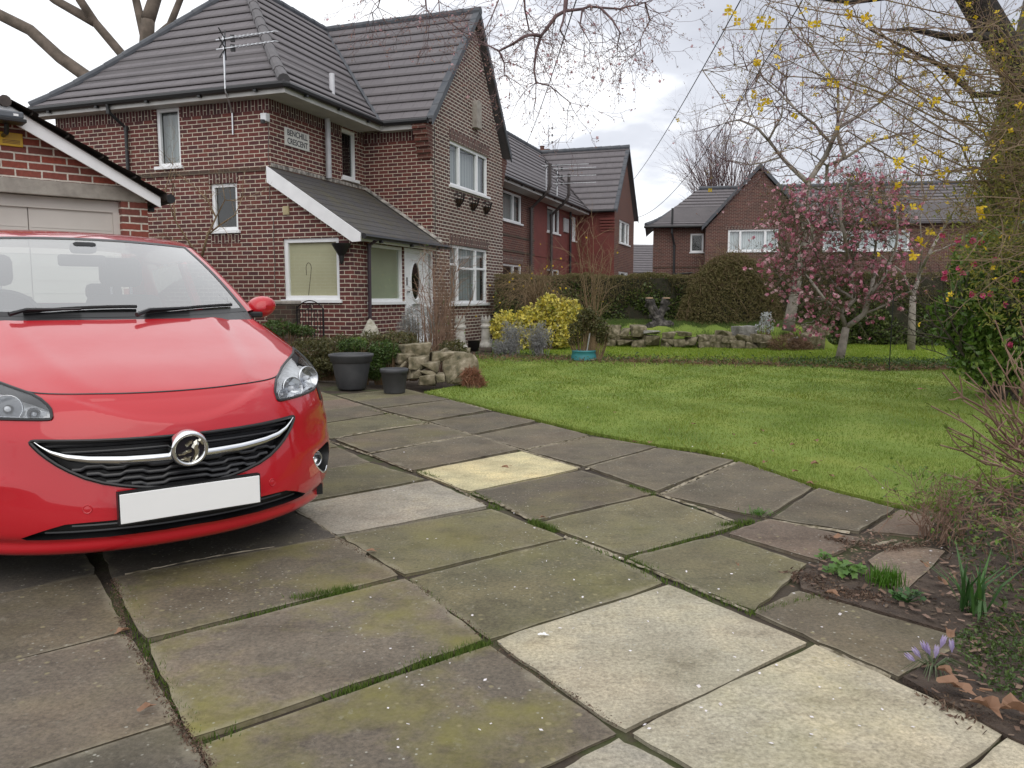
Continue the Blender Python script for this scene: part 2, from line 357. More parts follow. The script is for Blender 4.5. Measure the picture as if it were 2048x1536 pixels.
def text(body, size, X, u, z, m, parent, name='lettering', n=.006, align='CENTER', sx=1.0):
    cu = bpy.data.curves.new(name, 'FONT'); cu.body = body; cu.size = size; cu.align_x = align; cu.extrude = .0015; cu.offset = size * .018
    o = bpy.data.objects.new(name, cu); COL.objects.link(o); dg = bpy.context.evaluated_depsgraph_get()
    me = bpy.data.meshes.new_from_object(o.evaluated_get(dg)); bpy.data.objects.remove(o)
    for v in me.vertices: v.co = Vector(X(u + v.co.x * sx, n + v.co.z, z + v.co.y))
    me.materials.clear(); me.materials.append(m); o = bpy.data.objects.new(name, me); COL.objects.link(o); o.parent = parent; return o
# ================================================================ corner house
HZ = -R(19.3); HX, HY = -4.32, 14.65
house = E('brick_house', (HX, HY, 0), HZ, 'large dark brick corner house with a hipped tiled roof, steep gable and white-trimmed porch', 'house')
def hw(x, y, z=0): return Vector((HX + cos(HZ) * x - sin(HZ) * y, HY + sin(HZ) * x + cos(HZ) * y, z))
XL = lambda u, n, z: (u, -n, z)
XR = lambda u, n, z: (n, u, z)
XS = lambda u, n, z: (u, 3.37 - n, z)
XG = lambda u, n, z: (1.6 + n, u, z)
XP = lambda u, n, z: (1.62 + n, u, z)
YM, YE = 5.78, 7.75       # gable middle and far corner
WT = 4.78
mb = MB()
oL = [(-2.52, -1.97, 3.55, 4.62), (-1.33, -.74, 2.33, 3.18)]
wall(mb, XL, -5, 0, -.2, 4.72, oL)
oP = [(.21, 1.36, 1.06, 2.15)]
wall(mb, XL, 0, 1.62, -.2, 2.16, oP)
mb.add([XL(0, 0, 2.16), XL(1.62, 0, 2.16), XL(0, 0, 3.26)], [(0, 1, 2)])
oR = [(2.44, 3.02, 3.58, 4.58)]
wall(mb, XR, 0, 3.37, 2.0, 4.72, oR)
wall(mb, lambda u, n, z: (-5 - n, u, z), 0, 8, -.2, 4.72)
wall(mb, XS, 0, 1.6, -.2, 4.8)
mw = mb.build('wall', BRICK, house)
mb = MB()
oG = [(4.32, 6.70, 3.60, 4.58), (4.27, 6.64, .96, 2.29)]
wall(mb, XG, 3.37, YE, -.2, 4.7, oG)
gable_face(mb, XG, 3.37, YE, 4.7, YM, 7.58)
mb.build('gable_wall', BRICKG, house)
mb = MB()
oF = [(.55, 3.0, .98, 2.08)]
wall(mb, XP, 0, 3.37, -.2, 2.16, [(.55, 1.97, 1.02, 2.08), (2.0, 3.30, -.02, 2.08)], .09)
mb.build('porch_wall', BRICK, house)
soldier(house, XL, -4.98, -2.56, 4.42, 4.63); soldier(house, XL, -1.93, .011, 4.42, 4.63); soldier(house, XR, 0, 2.40, 4.42, 4.63); soldier(house, XR, 3.06, 3.36, 4.42, 4.63)
soldier(house, XS, .02, 1.3, 4.42, 4.63)
soldier(house, XL, -1.36, -.71, 3.182, 3.36); soldier(house, XL, -1.36, -.71, 2.1, 2.27, .008)
soldier(house, XG, 4.28, 6.76, 4.583, 4.80); soldier(house, XG, 4.24, 6.68, 2.293, 2.50)
mb = MB()
for k in range(1): bx(mb, XL, -4.98, .02, -.02, .02, 3.36, 3.43); bx(mb, XR, .0, 3.35, -.02, .02, 3.36, 3.43)
mb.build('string_course', BRICKW, house)
# corbelled brick kneelers at the gable eaves
for s_ in (0, 1):
  mb = MB()
  for k in range(6):
    z = 4.02 + k * .115; d = .05 + k * .052
    (mb.box(1.30, 1.612, 3.37 - d, 3.40, z, z + .117) if s_ == 0 else mb.box(1.36, 1.612, YE - .03, YE + d, z, z + .117))
  mb.build('kneeler', BRICKB, house)
window(house, XL, *oL[0], label='tall narrow obscured glass window under the eaves')
window(house, XL, *oL[1], cur=None)
window(house, XL, *oP[0], cur=BLIND, fw=.075)
window(house, XR, *oR[0], cur=None)
window(house, XG, *oG[0], mull=(4.93, 6.04))
window(house, XG, *oG[1], mull=(4.80, 5.92), trans=((4.34, 4.80, 1.85), (4.80, 5.92, 1.78), (5.92, 6.6, 1.8)))
window(house, XP, .55, 1.97, 1.02, 2.08, cur=BLINDG, fw=.06)
# grey hook hanging in the porch window
mb = MB(); c = Vector(XL(.66, -.10, 1.62)); P = [XL(.62, -.105, 1.5)] + [XL(.67 + .055 * sin(a) * -1, -.105, 1.62 + .1 * cos(a)) for a in np.linspace(2.0, -1.5, 12)] + [XL(.69, -.105, 1.38), XL(.65, -.105, 1.13)]
mb.tube(P, .009, 6); T(mb.build('cane', plain('cane_brown', (.12, .09, .07)), None), 'brown hooked cane standing behind the porch side window', 'cane').matrix_world = house.matrix_world
CANE = bpy.data.objects['cane']; CANE.location = house.location; CANE.rotation_euler = house.rotation_euler
# porch door with oval light
mb = MB(); X = XP
bx(mb, X, 2.0, 2.06, -.06, .01, -.02, 2.08); bx(mb, X, 3.02, 3.09, -.06, .01, -.02, 2.08); bx(mb, X, 3.23, 3.30, -.06, .01, -.02, 2.08); bx(mb, X, 2.06, 3.02, -.06, .01, 2.0, 2.08); bx(mb, X, 3.09, 3.23, -.06, .01, .9, .98); bx(mb, X, 3.09, 3.23, -.06, .01, 2.0, 2.08)
fr = mb.build('door_frame', PVC, house, bevel=.005)
mb = MB(); seg = 28; out_ = [(2.06, .0), (3.02, .0), (3.02, 2.0), (2.06, 2.0)]
ov = [(2.52 + .20 * cos(a), 1.43 + .37 * sin(a)) for a in [2 * pi * i / seg for i in range(seg)]]
r = delaunay_2d_cdt([Vector(p) for p in out_ + ov], [], [[0, 1, 2, 3], list(range(4, 4 + seg))], 0, 1e-5)
for fc, og in zip(r[2], r[5]):
    q = [r[0][i] for i in fc]; inside = 1 in og
    if not inside: mb.add([X(p.x, -.025, p.y) for p in q], [tuple(range(len(q)))])
door = mb.build('door', PVC, house)
mb = MB()
for s, n in ((1.0, .0), (1.18, .02)): pass
mb.tube([X(2.52 + .215 * cos(a), -.018, 1.43 + .385 * sin(a)) for a in np.linspace(0, 2 * pi, 40)], .018, 6)
for (a, b, c, d) in ((2.16, 2.92, 1.90, 1.92), (2.16, 2.92, .84, .86), (2.16, 2.18, .86, 1.0), (2.90, 2.92, .86, 1.9), (2.2, 2.88, .18, .20), (2.2, 2.88, .70, .72), (2.2, 2.22, .2, .7), (2.86, 2.88, .2, .7)): bx(mb, X, a, b, -.025, -.012, c, d)
mb.build('door_moulding', PVC, door)
mb = MB(); mb.add([X(u, -.03, z) for u, z in ov], [tuple(range(seg))]); mb.build('oval_pane', glassy('oval_glass', (.3, .32, .3), .05, .05), door)
mb = MB(); bx(mb, X, 2.1, 2.13, -.024, .0, 1.34, 1.50); bx(mb, X, 2.11, 2.2, .0, .02, 1.2, 1.225); mb.build('door_handle', IRON, door)
mb = MB(); bx(mb, X, 2.3, 2.7, -.02, -.005, 1.0, 1.04) if 0 else bx(mb, X, 2.35, 2.7, -.02, -.005, .93, .97); mb.build('letter_box', ALU, door)
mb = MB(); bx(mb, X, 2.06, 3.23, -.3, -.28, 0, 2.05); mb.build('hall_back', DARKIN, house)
mb = MB(); mb.add([X(3.09, -.03, .98), X(3.23, -.03, .98), X(3.23, -.03, 2.0), X(3.09, -.03, 2.0)], [(0, 1, 2, 3)]); mb.build('sidelight_pane', GLASS, house)
# porch lean-to roof, barge board, lead flashing, gutter
def zp(d): return 2.20 + d * .655
roof('porch_roof', house, (1.86, -.12, 0), (0, 1, 0), (-1, 0, 0), [(0, 0), (3.42, 0), (3.42, .26), (3.49, .26), (3.49, 1.86), (0, 1.86)], zp, g=.17, mat=SLATE, t=.008, thick=.04)
mb = MB()
for y0 in (-.16,):
    V = [(0.02, zp(1.84) + .012), (1.88, zp(-.02) + .012), (1.88, zp(0) - .14), (1.72, zp(0) - .15), (0.02, zp(1.84) - .27)]
    mb.add([(x, y0, z) for x, z in V] + [(x, y0 + .035, z) for x, z in V], [(0, 1, 2, 3, 4), (9, 8, 7, 6, 5)] + [(i, (i + 1) % 5, 5 + (i + 1) % 5, 5 + i) for i in range(5)])
mb.build('barge_board', WPAINT, house)
mb = MB(); mb.box(1.72, 1.80, .0, 3.3, 2.085, 2.20); mb.build('porch_fascia', WPAINT, house)
mb = MB()
mb.add([(.0, 3.355, zp(1.86) + .10), (1.84, 3.355, zp(.02) + .09), (1.84, 3.355, zp(.02)), (0, 3.355, zp(1.86)), (.0, 3.30, zp(1.86) + .035), (1.84, 3.30, zp(.02) + .03)], [(0, 1, 2, 3), (0, 1, 5, 4)])
mb.box(.004, .012, .0, 3.36, 3.40, 3.50)
mb.build('lead_flashing', nmat('mortar_flashing', [(.4, (.12, .11, .10)), (.62, (.42, .39, .35))], 9, .9, .5), house)
gutter(house, [(1.93, -.12, 2.15), (1.93, 3.55, 2.16)], .05)
pipe(house, [(1.93, .42, 2.15), (1.70, .46, 2.02), (1.69, .46, .0)], .035, plain('purple_brown_pipe', (.045, .03, .04), .4))
# main roof
pm = .90
def zm(d):
    b = 4.62 + d * 1.061
    return b + .14 * max(0, 1 - d / 1.1) ** 2 if d < 1.1 else b
OV = .55; OY = .30; XE = -5.35; HWD = 2.95; XC = -2.4
# front hip (facing -y), right slope (+x), left slope (-x); main ridge runs along y at x=-3
roof('hip_roof', house, (XE, -OY, 0), (1, 0, 0), (0, 1, 0), [(0, 0), (2 * HWD, 0), (HWD, HWD)], zm, g=.232)
y1 = 3.12; yj = YM
roof('side_roof', house, (OV, -OY, 0), (0, 1, 0), (-1, 0, 0), [(0, 0), (y1 + OY, 0), (yj + OY, HWD), (HWD, HWD)], zm, g=.232)
roof('rear_roof', house, (XE, -OY, 0), (0, 1, 0), (1, 0, 0), [(0, 0), (YE + 2, 0), (YE + 2, HWD), (HWD, HWD)], zm, g=.232)
ZR = zm(HWD)
wd = YM - y1; WE = 4.78
def zw(d): return WE + d * (ZR - WE) / wd
xe = 1.6 + .16
roof('gable_roof', house, (xe, y1, 0), (-1, 0, 0), (0, 1, 0), [(0, 0), (xe - OV, 0), (xe - XC, wd), (0, wd)], zw, g=.222)
wd2 = YE + .25 - YM
def zw2(d): return WE + d * (ZR - WE) / wd2
roof('gable_roof', house, (xe, YE + .25, 0), (-1, 0, 0), (0, -1, 0), [(0, 0), (xe - OV, 0), (xe - XC, wd2), (0, wd2)], zw2, g=.222)
roof('far_side_roof', house, (OV, YE + .20, 0), (0, 1, 0), (-1, 0, 0), [(0, 0), (1.8, 0), (1.8, HWD), (-2.2, HWD)], zm, g=.232)
hipL = [(XE + d, -OY + d, zm(d) + .04) for d in (0.03, .3, .6, 1.0, 2.2, HWD)]; hipR = [(OV - d, -OY + d, zm(d) + .04) for d in (0.03, .3, .6, 1.0, 2.2, HWD)]
caps(house, hipL, 'hip_tiles', .08); caps(house, hipR, 'hip_tiles', .10, nmat('grey_hip_tile', [(.3, (.10, .095, .10)), (.7, (.14, .13, .135))], 4, .7))
caps(house, [(XC, HWD - OY, ZR + .01), (XC, YE + 2, ZR + .01)], r=.09); caps(house, [(xe + .02, YM, ZR + .01), (XC, YM, ZR + .01)], r=.09)
# cloaked verge tiles of the gable
def verge(parent, xe, ya, yb, ym, za, zt, x0=None):
    for s, y0 in ((0, ya), (1, yb)):
        mb = MB(); n = 10
        for i in range(n):
            a, b = i / n, (i + 1.04) / n; b = min(b, 1)
            pa = (y0 + (ym - y0) * a, za + (zt - za) * a); pb = (y0 + (ym - y0) * b, za + (zt - za) * b)
            lift = .012 * (n - i) / n
            V = []
            for (y, z), dd in ((pa, .055), (pb, .04)):
                V += [(xe - .14, y, z + dd), (xe + .012, y, z + dd), (xe + .012, y, z - .13), (xe - .02, y, z - .13), (xe - .02, y, z + .0), (xe - .14, y, z)]
            mb.add(V, [(j, (j + 1) % 6, 6 + (j + 1) % 6, 6 + j) for j in range(6)] + [(0, 1, 2, 3, 4, 5), (11, 10, 9, 8, 7, 6)])
        mb.build('verge_tiles', RIDGE, parent)
verge(house, xe, y1 - .02, YE + .27, YM, WE, ZR)
# valleys
mb = MB()
for a, b in (((OV, y1, zm(0)), (XC, YM, ZR)),): mb.tube([Vector(a) + Vector((0, 0, .0)), Vector(b)], .05, 6)
mb.build('valley', RIDGE, house)
# soffits and gutters
ez = 4.64
mb = MB()
mb.box(XE + .03, OV - .03, -OY + .03, -.002, ez - .03, ez); mb.box(.002, OV - .03, -.0, y1 - .02, ez - .03, ez); mb.box(OV - .03, 1.45, y1 + .02, 3.368, ez - .031, ez - .001)
mb.box(XE, OV, -OY, -OY + .028, ez - .04, 4.73); mb.box(OV - .028, OV, -OY + .03, y1, ez - .04, 4.73); mb.box(OV, 1.45, y1, y1 + .022, ez - .04, 4.74)
mb.build('soffit', SOFFIT, house)
gutter(house, [(XE, -OY - .05, 4.72), (OV + .03, -OY - .05, 4.73), (OV + .05, -OY + .02, 4.73), (OV + .05, y1 - .06, 4.74), (OV + .1, y1 - .06, 4.74), (xe - .1, y1 - .06, 4.74)])
pipe(house, [(-3.3, -.36, 4.70), (-3.3, -.34, 4.55), (-3.18, -.06, 4.30), (-3.18, -.06, -.1)])
pipe(house, [(.10, 1.76, 4.76), (.10, 1.76, 3.46)], .055, GREY, 'soil_pipe')
mb = MB(); mb.tube([(.1, 1.95, 5.05), (.1, 1.95, 5.52)], .055, 12); mb.build('vent_pipe', plain('white_vent', (.62, .62, .65), .5), house)
# chimney stack of the corner house
mb = MB(); mb.box(-3.2, -2.6, 3.3, 3.9, 6.9, 8.2); mb.box(-3.25, -2.55, 3.25, 3.95, 8.2, 8.28); ch = mb.build('chimney', BRICKB, house)
# street nameplate
mb = MB(); bx(mb, XR, .44, 1.22, .0, .022, 3.885, 4.21)
NAVY = plain('black_enamel', (.015, .015, .02), .4)
sg = T(mb.build('street_sign', plain('white_enamel', (.62, .61, .57), .4, var=.05), None, bevel=.004), 'white street nameplate reading BENCHILL CRESCENT high on the side wall of the corner house', 'street sign')
text('BENCHILL', .150, XR, .83, 4.075, NAVY, sg, n=.023, sx=.97); text('CRESCENT', .150, XR, .83, 3.925, NAVY, sg, n=.023, sx=.90)
def onhouse(o): o.location = house.location; o.rotation_euler = house.rotation_euler; return o
onhouse(sg)
# burglar-alarm box style lamp at corner, vent, cable
mb = MB(); mb.box(-.10, .02, -.12, -.0, 4.20, 4.34); o = mb.build('sensor_body', plain('sensor_white', (.7, .7, .72), .4), None, bevel=.01)
sr = E('security_camera', house.location, HZ, 'small white security sensor box high on the brick corner', 'security camera'); o.parent = sr
mb = MB(); mb.tube([(-.04, -.13, 4.16), (-.04, -.13, 4.22)], .04, 12); mb.build('lens', BPLAS, sr)
mb = MB(); bx(mb, XL, .25, .37, -.0, .03, 2.57, 2.72); [bx(mb, XL, .262, .358, .03, .036, 2.585 + i * .03, 2.60 + i * .03) for i in range(4)]
mb.build('wall_vent', plain('buff_vent', (.45, .38, .22), .6), house)
mb = MB(); P = [XL(-.02 + .015 * sin(i * 1.7), .012, 4.2 - i * .2) for i in range(8)] + [XL(.03 + .01 * sin(i * 2), .012, 2.55 - i * .2) for i in range(8)]; mb.tube(P[:8], .006, 5); mb.tube(P[8:], .006, 5)
P = [XG(3.50 + .02 * sin(i * 1.3), .012, 4.7 - i * .25) for i in range(13)]; mb.tube(P, .007, 5)
mb.build('cable', plain('cable_grey', (.10, .09, .08)), house)
# arched bat-box / gable vent
mb = MB(); A = [(5.66, 5.10), (5.98, 5.10), (5.98, 5.62)] + [(5.82 + .16 * cos(a), 5.62 + .13 * sin(a)) for a in np.linspace(.3, pi - .3, 6)] + [(5.66, 5.62)]
k = len(A); mb.add([XG(u, 0, z) for u, z in A] + [XG(u, .12, z) for u, z in A], [tuple(range(k)), tuple(range(2 * k - 1, k - 1, -1))] + [(i, (i + 1) % k, k + (i + 1) % k, k + i) for i in range(k)])
bb = T(mb.build('bird_box', CONC, None), 'arched grey stone-coloured nest box high on the brick gable', 'nest box'); onhouse(bb)
# hanging corner planter bracket
pl = E('wall_planter', house.location, HZ, 'black pointed wall planter on the porch corner beside the white window', 'wall planter')
mb = MB(); cx, cy = 1.50, -.15; mb.lathe([(.0, 1.66), (.035, 1.70), (.05, 1.82), (.10, 1.90), (.16, 2.0), (.17, 2.03), (.15, 2.03), (.1, 1.97)], 20, (cx, cy, 0)); mb.build('bowl', BPLAS, pl)
mb = MB(); mb.tube([(cx, 0, 1.98), (cx, -.08, 1.98)], .012, 6); mb.build('bracket', IRON, pl)
# three wire hay-rack baskets under the upper window
bk = E('wire_basket', hw(1.6, 4.74), HZ, 'leftmost of the three empty wire baskets under the upper gable window', 'hanging basket', 'wire wall baskets')
mb = MB()
for i in range(7):
    a = pi * i / 6; mb.tube([(.0 + .17 * sin(a), -.20 * cos(a), 3.43), (.0 + .14 * sin(a), -.16 * cos(a), 3.30), (.05 * sin(a), -.05 * cos(a), 3.16)], .008, 5)
for rr, z in ((1, 3.43), (.82, 3.32)): mb.tube([(.17 * rr * sin(a), -.20 * rr * cos(a), z) for a in np.linspace(0, pi, 12)], .009, 5)
mb.tube([(0, -.2, 3.43), (0, .2, 3.43)], .009, 5); mb.tube([(0, 0, 3.16), (0, 0, 3.1)], .01, 5)
mb.build('basket_frame', IRON, bk)
mb = MB(); mb.lathe([(.02, 3.18), (.09, 3.26), (.13, 3.33)], 10, (.02, 0, 0)); mb.build('liner', plain('coir', (.07, .04, .025), .95), bk)
for dy, t in ((5.62, 'middle of the three empty wire baskets under the upper gable window'), (6.48, 'rightmost of the three empty wire baskets under the upper gable window')):
    dup(bk, hw(1.6, dy), HZ, label=t)
# ---- aerials
def aerial(name, base, top, arms, label, rot, scale=1.0, parent=None, foot=None):
    a = E(name, base, 0, label, 'tv aerial', 'television aerials'); h = top
    mb = MB(); P = [(0, 0, 0), (0, 0, h)]
    if foot: P = foot
    mb.tube(P, .017, 6); mb.build('mast', ALU, a)
    for z in arms:
        mb = MB(); L_ = 1.15 * scale; d = Vector((cos(rot), sin(rot), 0)); s = Vector((-d.y, d.x, 0))
        mb.tube([Vector((0, 0, z)) - d * .16, Vector((0, 0, z)) + d * L_], .013, 5)
        for i in range(11): p = Vector((0, 0, z)) + d * (L_ * (.22 + .078 * i)); e_ = s * (.10 - .003 * i) + Vector((0, 0, .015)); mb.tube([p - e_, p + e_], .008, 4)
        mb.build('antenna', ALU, a)
        mb = MB(); c = Vector((0, 0, z)) + d * .03
        for q in (-1, 1): mb.tube([c, c + d * -.06 + Vector((0, 0, .17 * q)) + s * .08], .012, 5); mb.tube([c, c + d * -.06 + Vector((0, 0, .17 * q)) - s * .08], .012, 5)
        mb.box(c.x + .1, c.x + .17, c.y - .03, c.y + .03, z - .05, z + .06); mb.build('reflector', BPLAS, a)
    return a
ab = hw(-.76, -.03, 4.03)
aerial('tv_aerial', ab, 2.15, (1.38, 1.54), 'tall tv aerial with twin white booms rising in front of the corner house roof', HZ + R(-2), .95, foot=[(0, 0, 0), (0, 0, .38), (.02, -.22, .55), (.03, -.38, .64), (.03, -.40, .70), (.03, -.40, 1.60)])
for ch_ in bpy.data.objects:
    if ch_.name.startswith(('antenna', 'reflector')) and ch_.parent and ch_.parent.name == 'tv_aerial': ch_.location = (.03, -.40, 0)
# ================================================================ terrace beyond (brick part, then red painted house)
terr = E('terraced_house', (HX, HY, 0), HZ, 'middle brick terraced house with a tiled roof, next to the steep gable', 'house')
red = E('terraced_house', (HX, HY, 0), HZ, 'red painted end house of the terrace with its own steep brick gable', 'house')
yr, ye = 15.5, 26.5
mb = MB(); o1 = [(12.2, 14.1, 3.6, 4.55), (12.2, 14.1, .96, 2.2)]; wall(mb, XR, YE, yr, -.2, 4.7, o1); mb.build('wall', BRICKB, terr)
for q, c in ((o1[0], CURT), (o1[1], None)): window(terr, XR, *q, mull=(13.3,), cur=c)
mb = MB(); bx(mb, XR, YE, yr, -.02, .02, 2.6, 2.67); bx(mb, XR, YE, yr, -.02, .02, 3.1, 3.17); soldier(terr, XR, 12.1, 14.2, 2.25, 2.45); mb.build('string_course', BRICKW, terr)
mb = MB(); o2 = [(17.1, 18.85, 3.6, 4.55), (20.75, 21.4, 3.5, 4.5), (17.1, 18.85, 1.0, 2.2)]; wall(mb, XR, yr, 21.7, -.2, 4.7, o2)
X2 = lambda u, n, z: (u, 21.7 - n, z)
wall(mb, X2, 0, 1.6, -.2, 4.8); mb.build('painted_wall', REDW, red)
window(red, XR, *o2[0], mull=(18.2,)); window(red, XR, *o2[1], mull=(21.05,)); window(red, XR, *o2[2], mull=(18.,), cur=None)
mb = MB(); bx(mb, XR, yr, 21.7, -.02, .02, 2.6, 2.67); [bx(mb, X2, 1.0, 1.62, 0, .04 + .03 * k, 3.9 + k * .12, 3.98 + k * .12) for k in range(5)]; mb.build('string_course', REDW, red)
mb = MB(); o3 = [(22.7, 25.1, 3.5, 4.5), (22.7, 24.9, 1.0, 2.25)]; wall(mb, XG, 21.7, 26.1, -.2, 4.7, o3); gable_face(mb, XG, 21.7, 26.1, 4.7, 23.9, 7.45); mb.build('gable_wall', BRICKB, red)
window(red, XG, *o3[0], mull=(23.3, 24.4)); window(red, XG, *o3[1], mull=(23.3, 24.4), cur=None)
mb = MB(); wall(mb, lambda u, n, z: (u, 26.1 + n, z), -6, 1.6, -.2, 4.8); mb.build('end_wall', BRICKB, red)
ya = YE + 2.0
roof('front_roof', terr, (OV, ya, 0), (0, 1, 0), (-1, 0, 0), [(0, 0), (yr - ya, 0), (yr - ya, HWD), (0, HWD)], zm, g=.232)
roof('back_roof', terr, (XE, ya, 0), (0, 1, 0), (1, 0, 0), [(0, 0), (yr - ya, 0), (yr - ya, HWD), (0, HWD)], zm, g=.232)
yw, ymm = 21.45, 23.9
roof('front_roof', red, (OV, yr, 0), (0, 1, 0), (-1, 0, 0), [(0, 0), (yw - yr, 0), (ymm - yr, HWD), (0, HWD)], zm, g=.232)
roof('back_roof', red, (XE, yr, 0), (0, 1, 0), (1, 0, 0), [(0, 0), (26.4 - yr, 0), (26.4 - yr, HWD), (0, HWD)], zm, g=.232)
def zw3(d): return WE + d * (ZR - WE) / (ymm - yw)
roof('gable_roof', red, (xe, yw, 0), (-1, 0, 0), (0, 1, 0), [(0, 0), (xe - OV, 0), (xe - XC, ymm - yw), (0, ymm - yw)], zw3, g=.235)
roof('gable_roof', red, (xe, 26.35, 0), (-1, 0, 0), (0, -1, 0), [(0, 0), (xe - XE, 0), (xe - XC, 26.35 - ymm), (0, 26.35 - ymm)], zw3, g=.235)
verge(red, xe, yw - .02, 26.37, ymm, WE, ZR)
caps(terr, [(XC, ya, ZR + .02), (XC, yr, ZR + .02)]); caps(red, [(XC, yr, ZR + .02), (XC, ymm, ZR + .02)]); caps(red, [(xe, ymm, ZR + .02), (XC, ymm, ZR + .02)])
for pr_, a, b in ((terr, YE + .2, yr), (red, yr, yw)):
    mb = MB(); mb.box(.002, OV - .03, a, b, ez - .03, ez); mb.box(OV - .028, OV, a, b, ez - .04, 4.73); mb.build('soffit', SOFFIT, pr_)
    gutter(pr_, [(OV + .05, a, 4.73), (OV + .05, b, 4.73)])
gutter(red, [(OV + .1, yw - .06, 4.74), (xe - .1, yw - .06, 4.74)])
def stackpipe(p, y, r=.06): pipe(p, [(.80, y, 5.7), (.80, y, 4.95), (.72, y, 4.75), (.12, y, 4.2), (.12, y, 0)], r, plain('brown_flue', (.05, .04, .038), .5), 'flue_pipe')
stackpipe(terr, 14.75); stackpipe(red, 17.25); pipe(red, [(.1, 20.1, 4.8), (.1, 20.1, 0)], .05)
mb = MB(); mb.box(-2.8, -2.1, 24.2, 25.2, 7.1, 7.92); mb.box(-2.84, -2.06, 24.16, 25.24, 7.92, 7.98); mb.lathe([(.10, 7.98), (.10, 8.14), (.12, 8.15), (.12, 8.18)], 12, (-2.5, 24.5, 0)); c_ = mb.build('chimney', BRICKB, red)
mb = MB(); mb.box(0.01, .06, 19.3, 20.0, 3.75, 4.3); mb.build('satellite_plate', plain('grey_panel', (.4, .4, .4)), red)
aerial('tv_aerial', hw(.5, 15.3, 4.75), 1.05, (.98,), 'single boom tv aerial standing left of two over the brick terrace eaves', HZ + R(5), 1.3)
aerial('tv_aerial', hw(.5, 16.7, 4.75), 1.15, (1.08, .80, .54), 'three boom tv aerial standing over the red painted house eaves', HZ + R(5), 1.25)
aerial('tv_aerial', hw(-2.3, 24.9, 7.95), 1.15, (1.1, .78, .45), 'tall thin tv aerial on the distant chimney stack', HZ + R(12), .95)
# ================================================================ house across the green
bgH = E('brick_house', (10.45, 44, 0), -R(10), 'wide brick house with a tiled roof and central gable across the green behind the hedge', 'house')
X0 = lambda u, n, z: (u, -n, z)
XA = lambda u, n, z: (u, -.9 - n, z)
mb = MB(); ob = [(-.75, -.05, 3.55, 4.55), (6.1, 10.4, 3.55, 4.6)]
wall(mb, X0, -2.75, 26, -.5, 4.98, ob); wall(mb, lambda u, n, z: (-2.75 - n, u, z), 0, 6, -.5, 4.98); mb.build('wall', BRICKF, bgH)
mb = MB(); og = [(1.15, 3.72, 3.52, 4.66)]; wall(mb, XA, 0, 5.35, -.5, 4.75, og); gable_face(mb, XA, 0, 5.35, 4.75, 2.675, 7.75)
mb.add([(0, 0, -.5), (0, -.9, -.5), (0, -.9, 4.75), (0, 0, 4.75)], [(0, 1, 2, 3)]); mb.add([(5.35, 0, -.5), (5.35, -.9, -.5), (5.35, -.9, 4.75), (5.35, 0, 4.75)], [(0, 1, 2, 3)]); mb.build('gable_wall', BRICKF, bgH)
window(bgH, X0, *ob[0], cur=None, fw=.09); window(bgH, XA, *og[0], mull=(1.78, 3.05), fw=.1, cur=CURTW); window(bgH, X0, *ob[1], mull=(7.1, 9.3), fw=.11, cur=CURTW)
soldier(bgH, XA, 1.05, 3.82, 4.66, 4.88, .02)
mb = MB(); bx(mb, X0, -2.75, 0, -.02, .02, 2.7, 2.78); mb.build('string_course', BRICKW, bgH)
def zb(d): return 4.75 + d * .72 + (.2 * (1 - d / 1.2) ** 2 if d < 1.2 else 0)
hb = 3.55; ZB = zb(hb)
roof('main_roof', bgH, (-3.2, -.45, 0), (1, 0, 0), (0, 1, 0), [(0, 0), (3.0, 0), (29, 0), (29, hb), (3.0, hb)], zb, g=.27)
roof('hip_roof', bgH, (-3.2, -.45 + 2 * hb, 0), (0, -1, 0), (1, 0, 0), [(0, 0), (2 * hb, 0), (hb, hb * .85)], lambda d: zb(min(d / .85, hb)), g=.27)
ga = 2.675 + .2
def zg(d): return 4.78 + d * (7.95 - 4.78) / ga
roof('gable_roof', bgH, (-.2, -1.05, 0), (0, 1, 0), (1, 0, 0), [(0, 0), (1.0, 0), (4.6, ga), (0, ga)], zg, g=.24); roof('gable_roof', bgH, (5.55, -1.05, 0), (0, 1, 0), (-1, 0, 0), [(0, 0), (1.0, 0), (4.6, ga), (0, ga)], zg, g=.24)
for s, x0 in ((1, -.22), (-1, 5.57)):
    mb = MB(); P = [(x0, 4.78), (2.675, 7.95)]
    mb.add([(x0, -1.12, 4.86), (2.675, -1.12, 8.05), (2.675, -1.12, 7.80), (x0, -1.12, 4.64), (x0, -.9, 4.86), (2.675, -.9, 8.05), (2.675, -.9, 7.80), (x0, -.9, 4.64)], [(0, 1, 2, 3), (4, 5, 6, 7), (0, 1, 5, 4), (3, 2, 6, 7)]); mb.build('verge_tiles', RIDGE, bgH)
caps(bgH, [(-.2, hb - .45, ZB + .05), (26, hb - .45, ZB + .05)], r=.12); caps(bgH, [(-3.2 + d, -.45 + d * 1.15, zb(d) + .06) for d in (.05, .5, 1, 2, 3.0)], 'hip_tiles', .11)
gutter(bgH, [(-3.25, -.5, 4.9), (-.2, -.5, 4.9)], .07)
pipe(bgH, [(-1.75, -.30, 5.9), (-1.75, -.3, 4.6), (-1.6, -.1, 3.9), (-1.6, -.1, 0)], .06); pipe(bgH, [(-1.6, -.1, 2.35), (-.6, -.1, 2.45)], .05, BPLAS, 'waste_pipe')
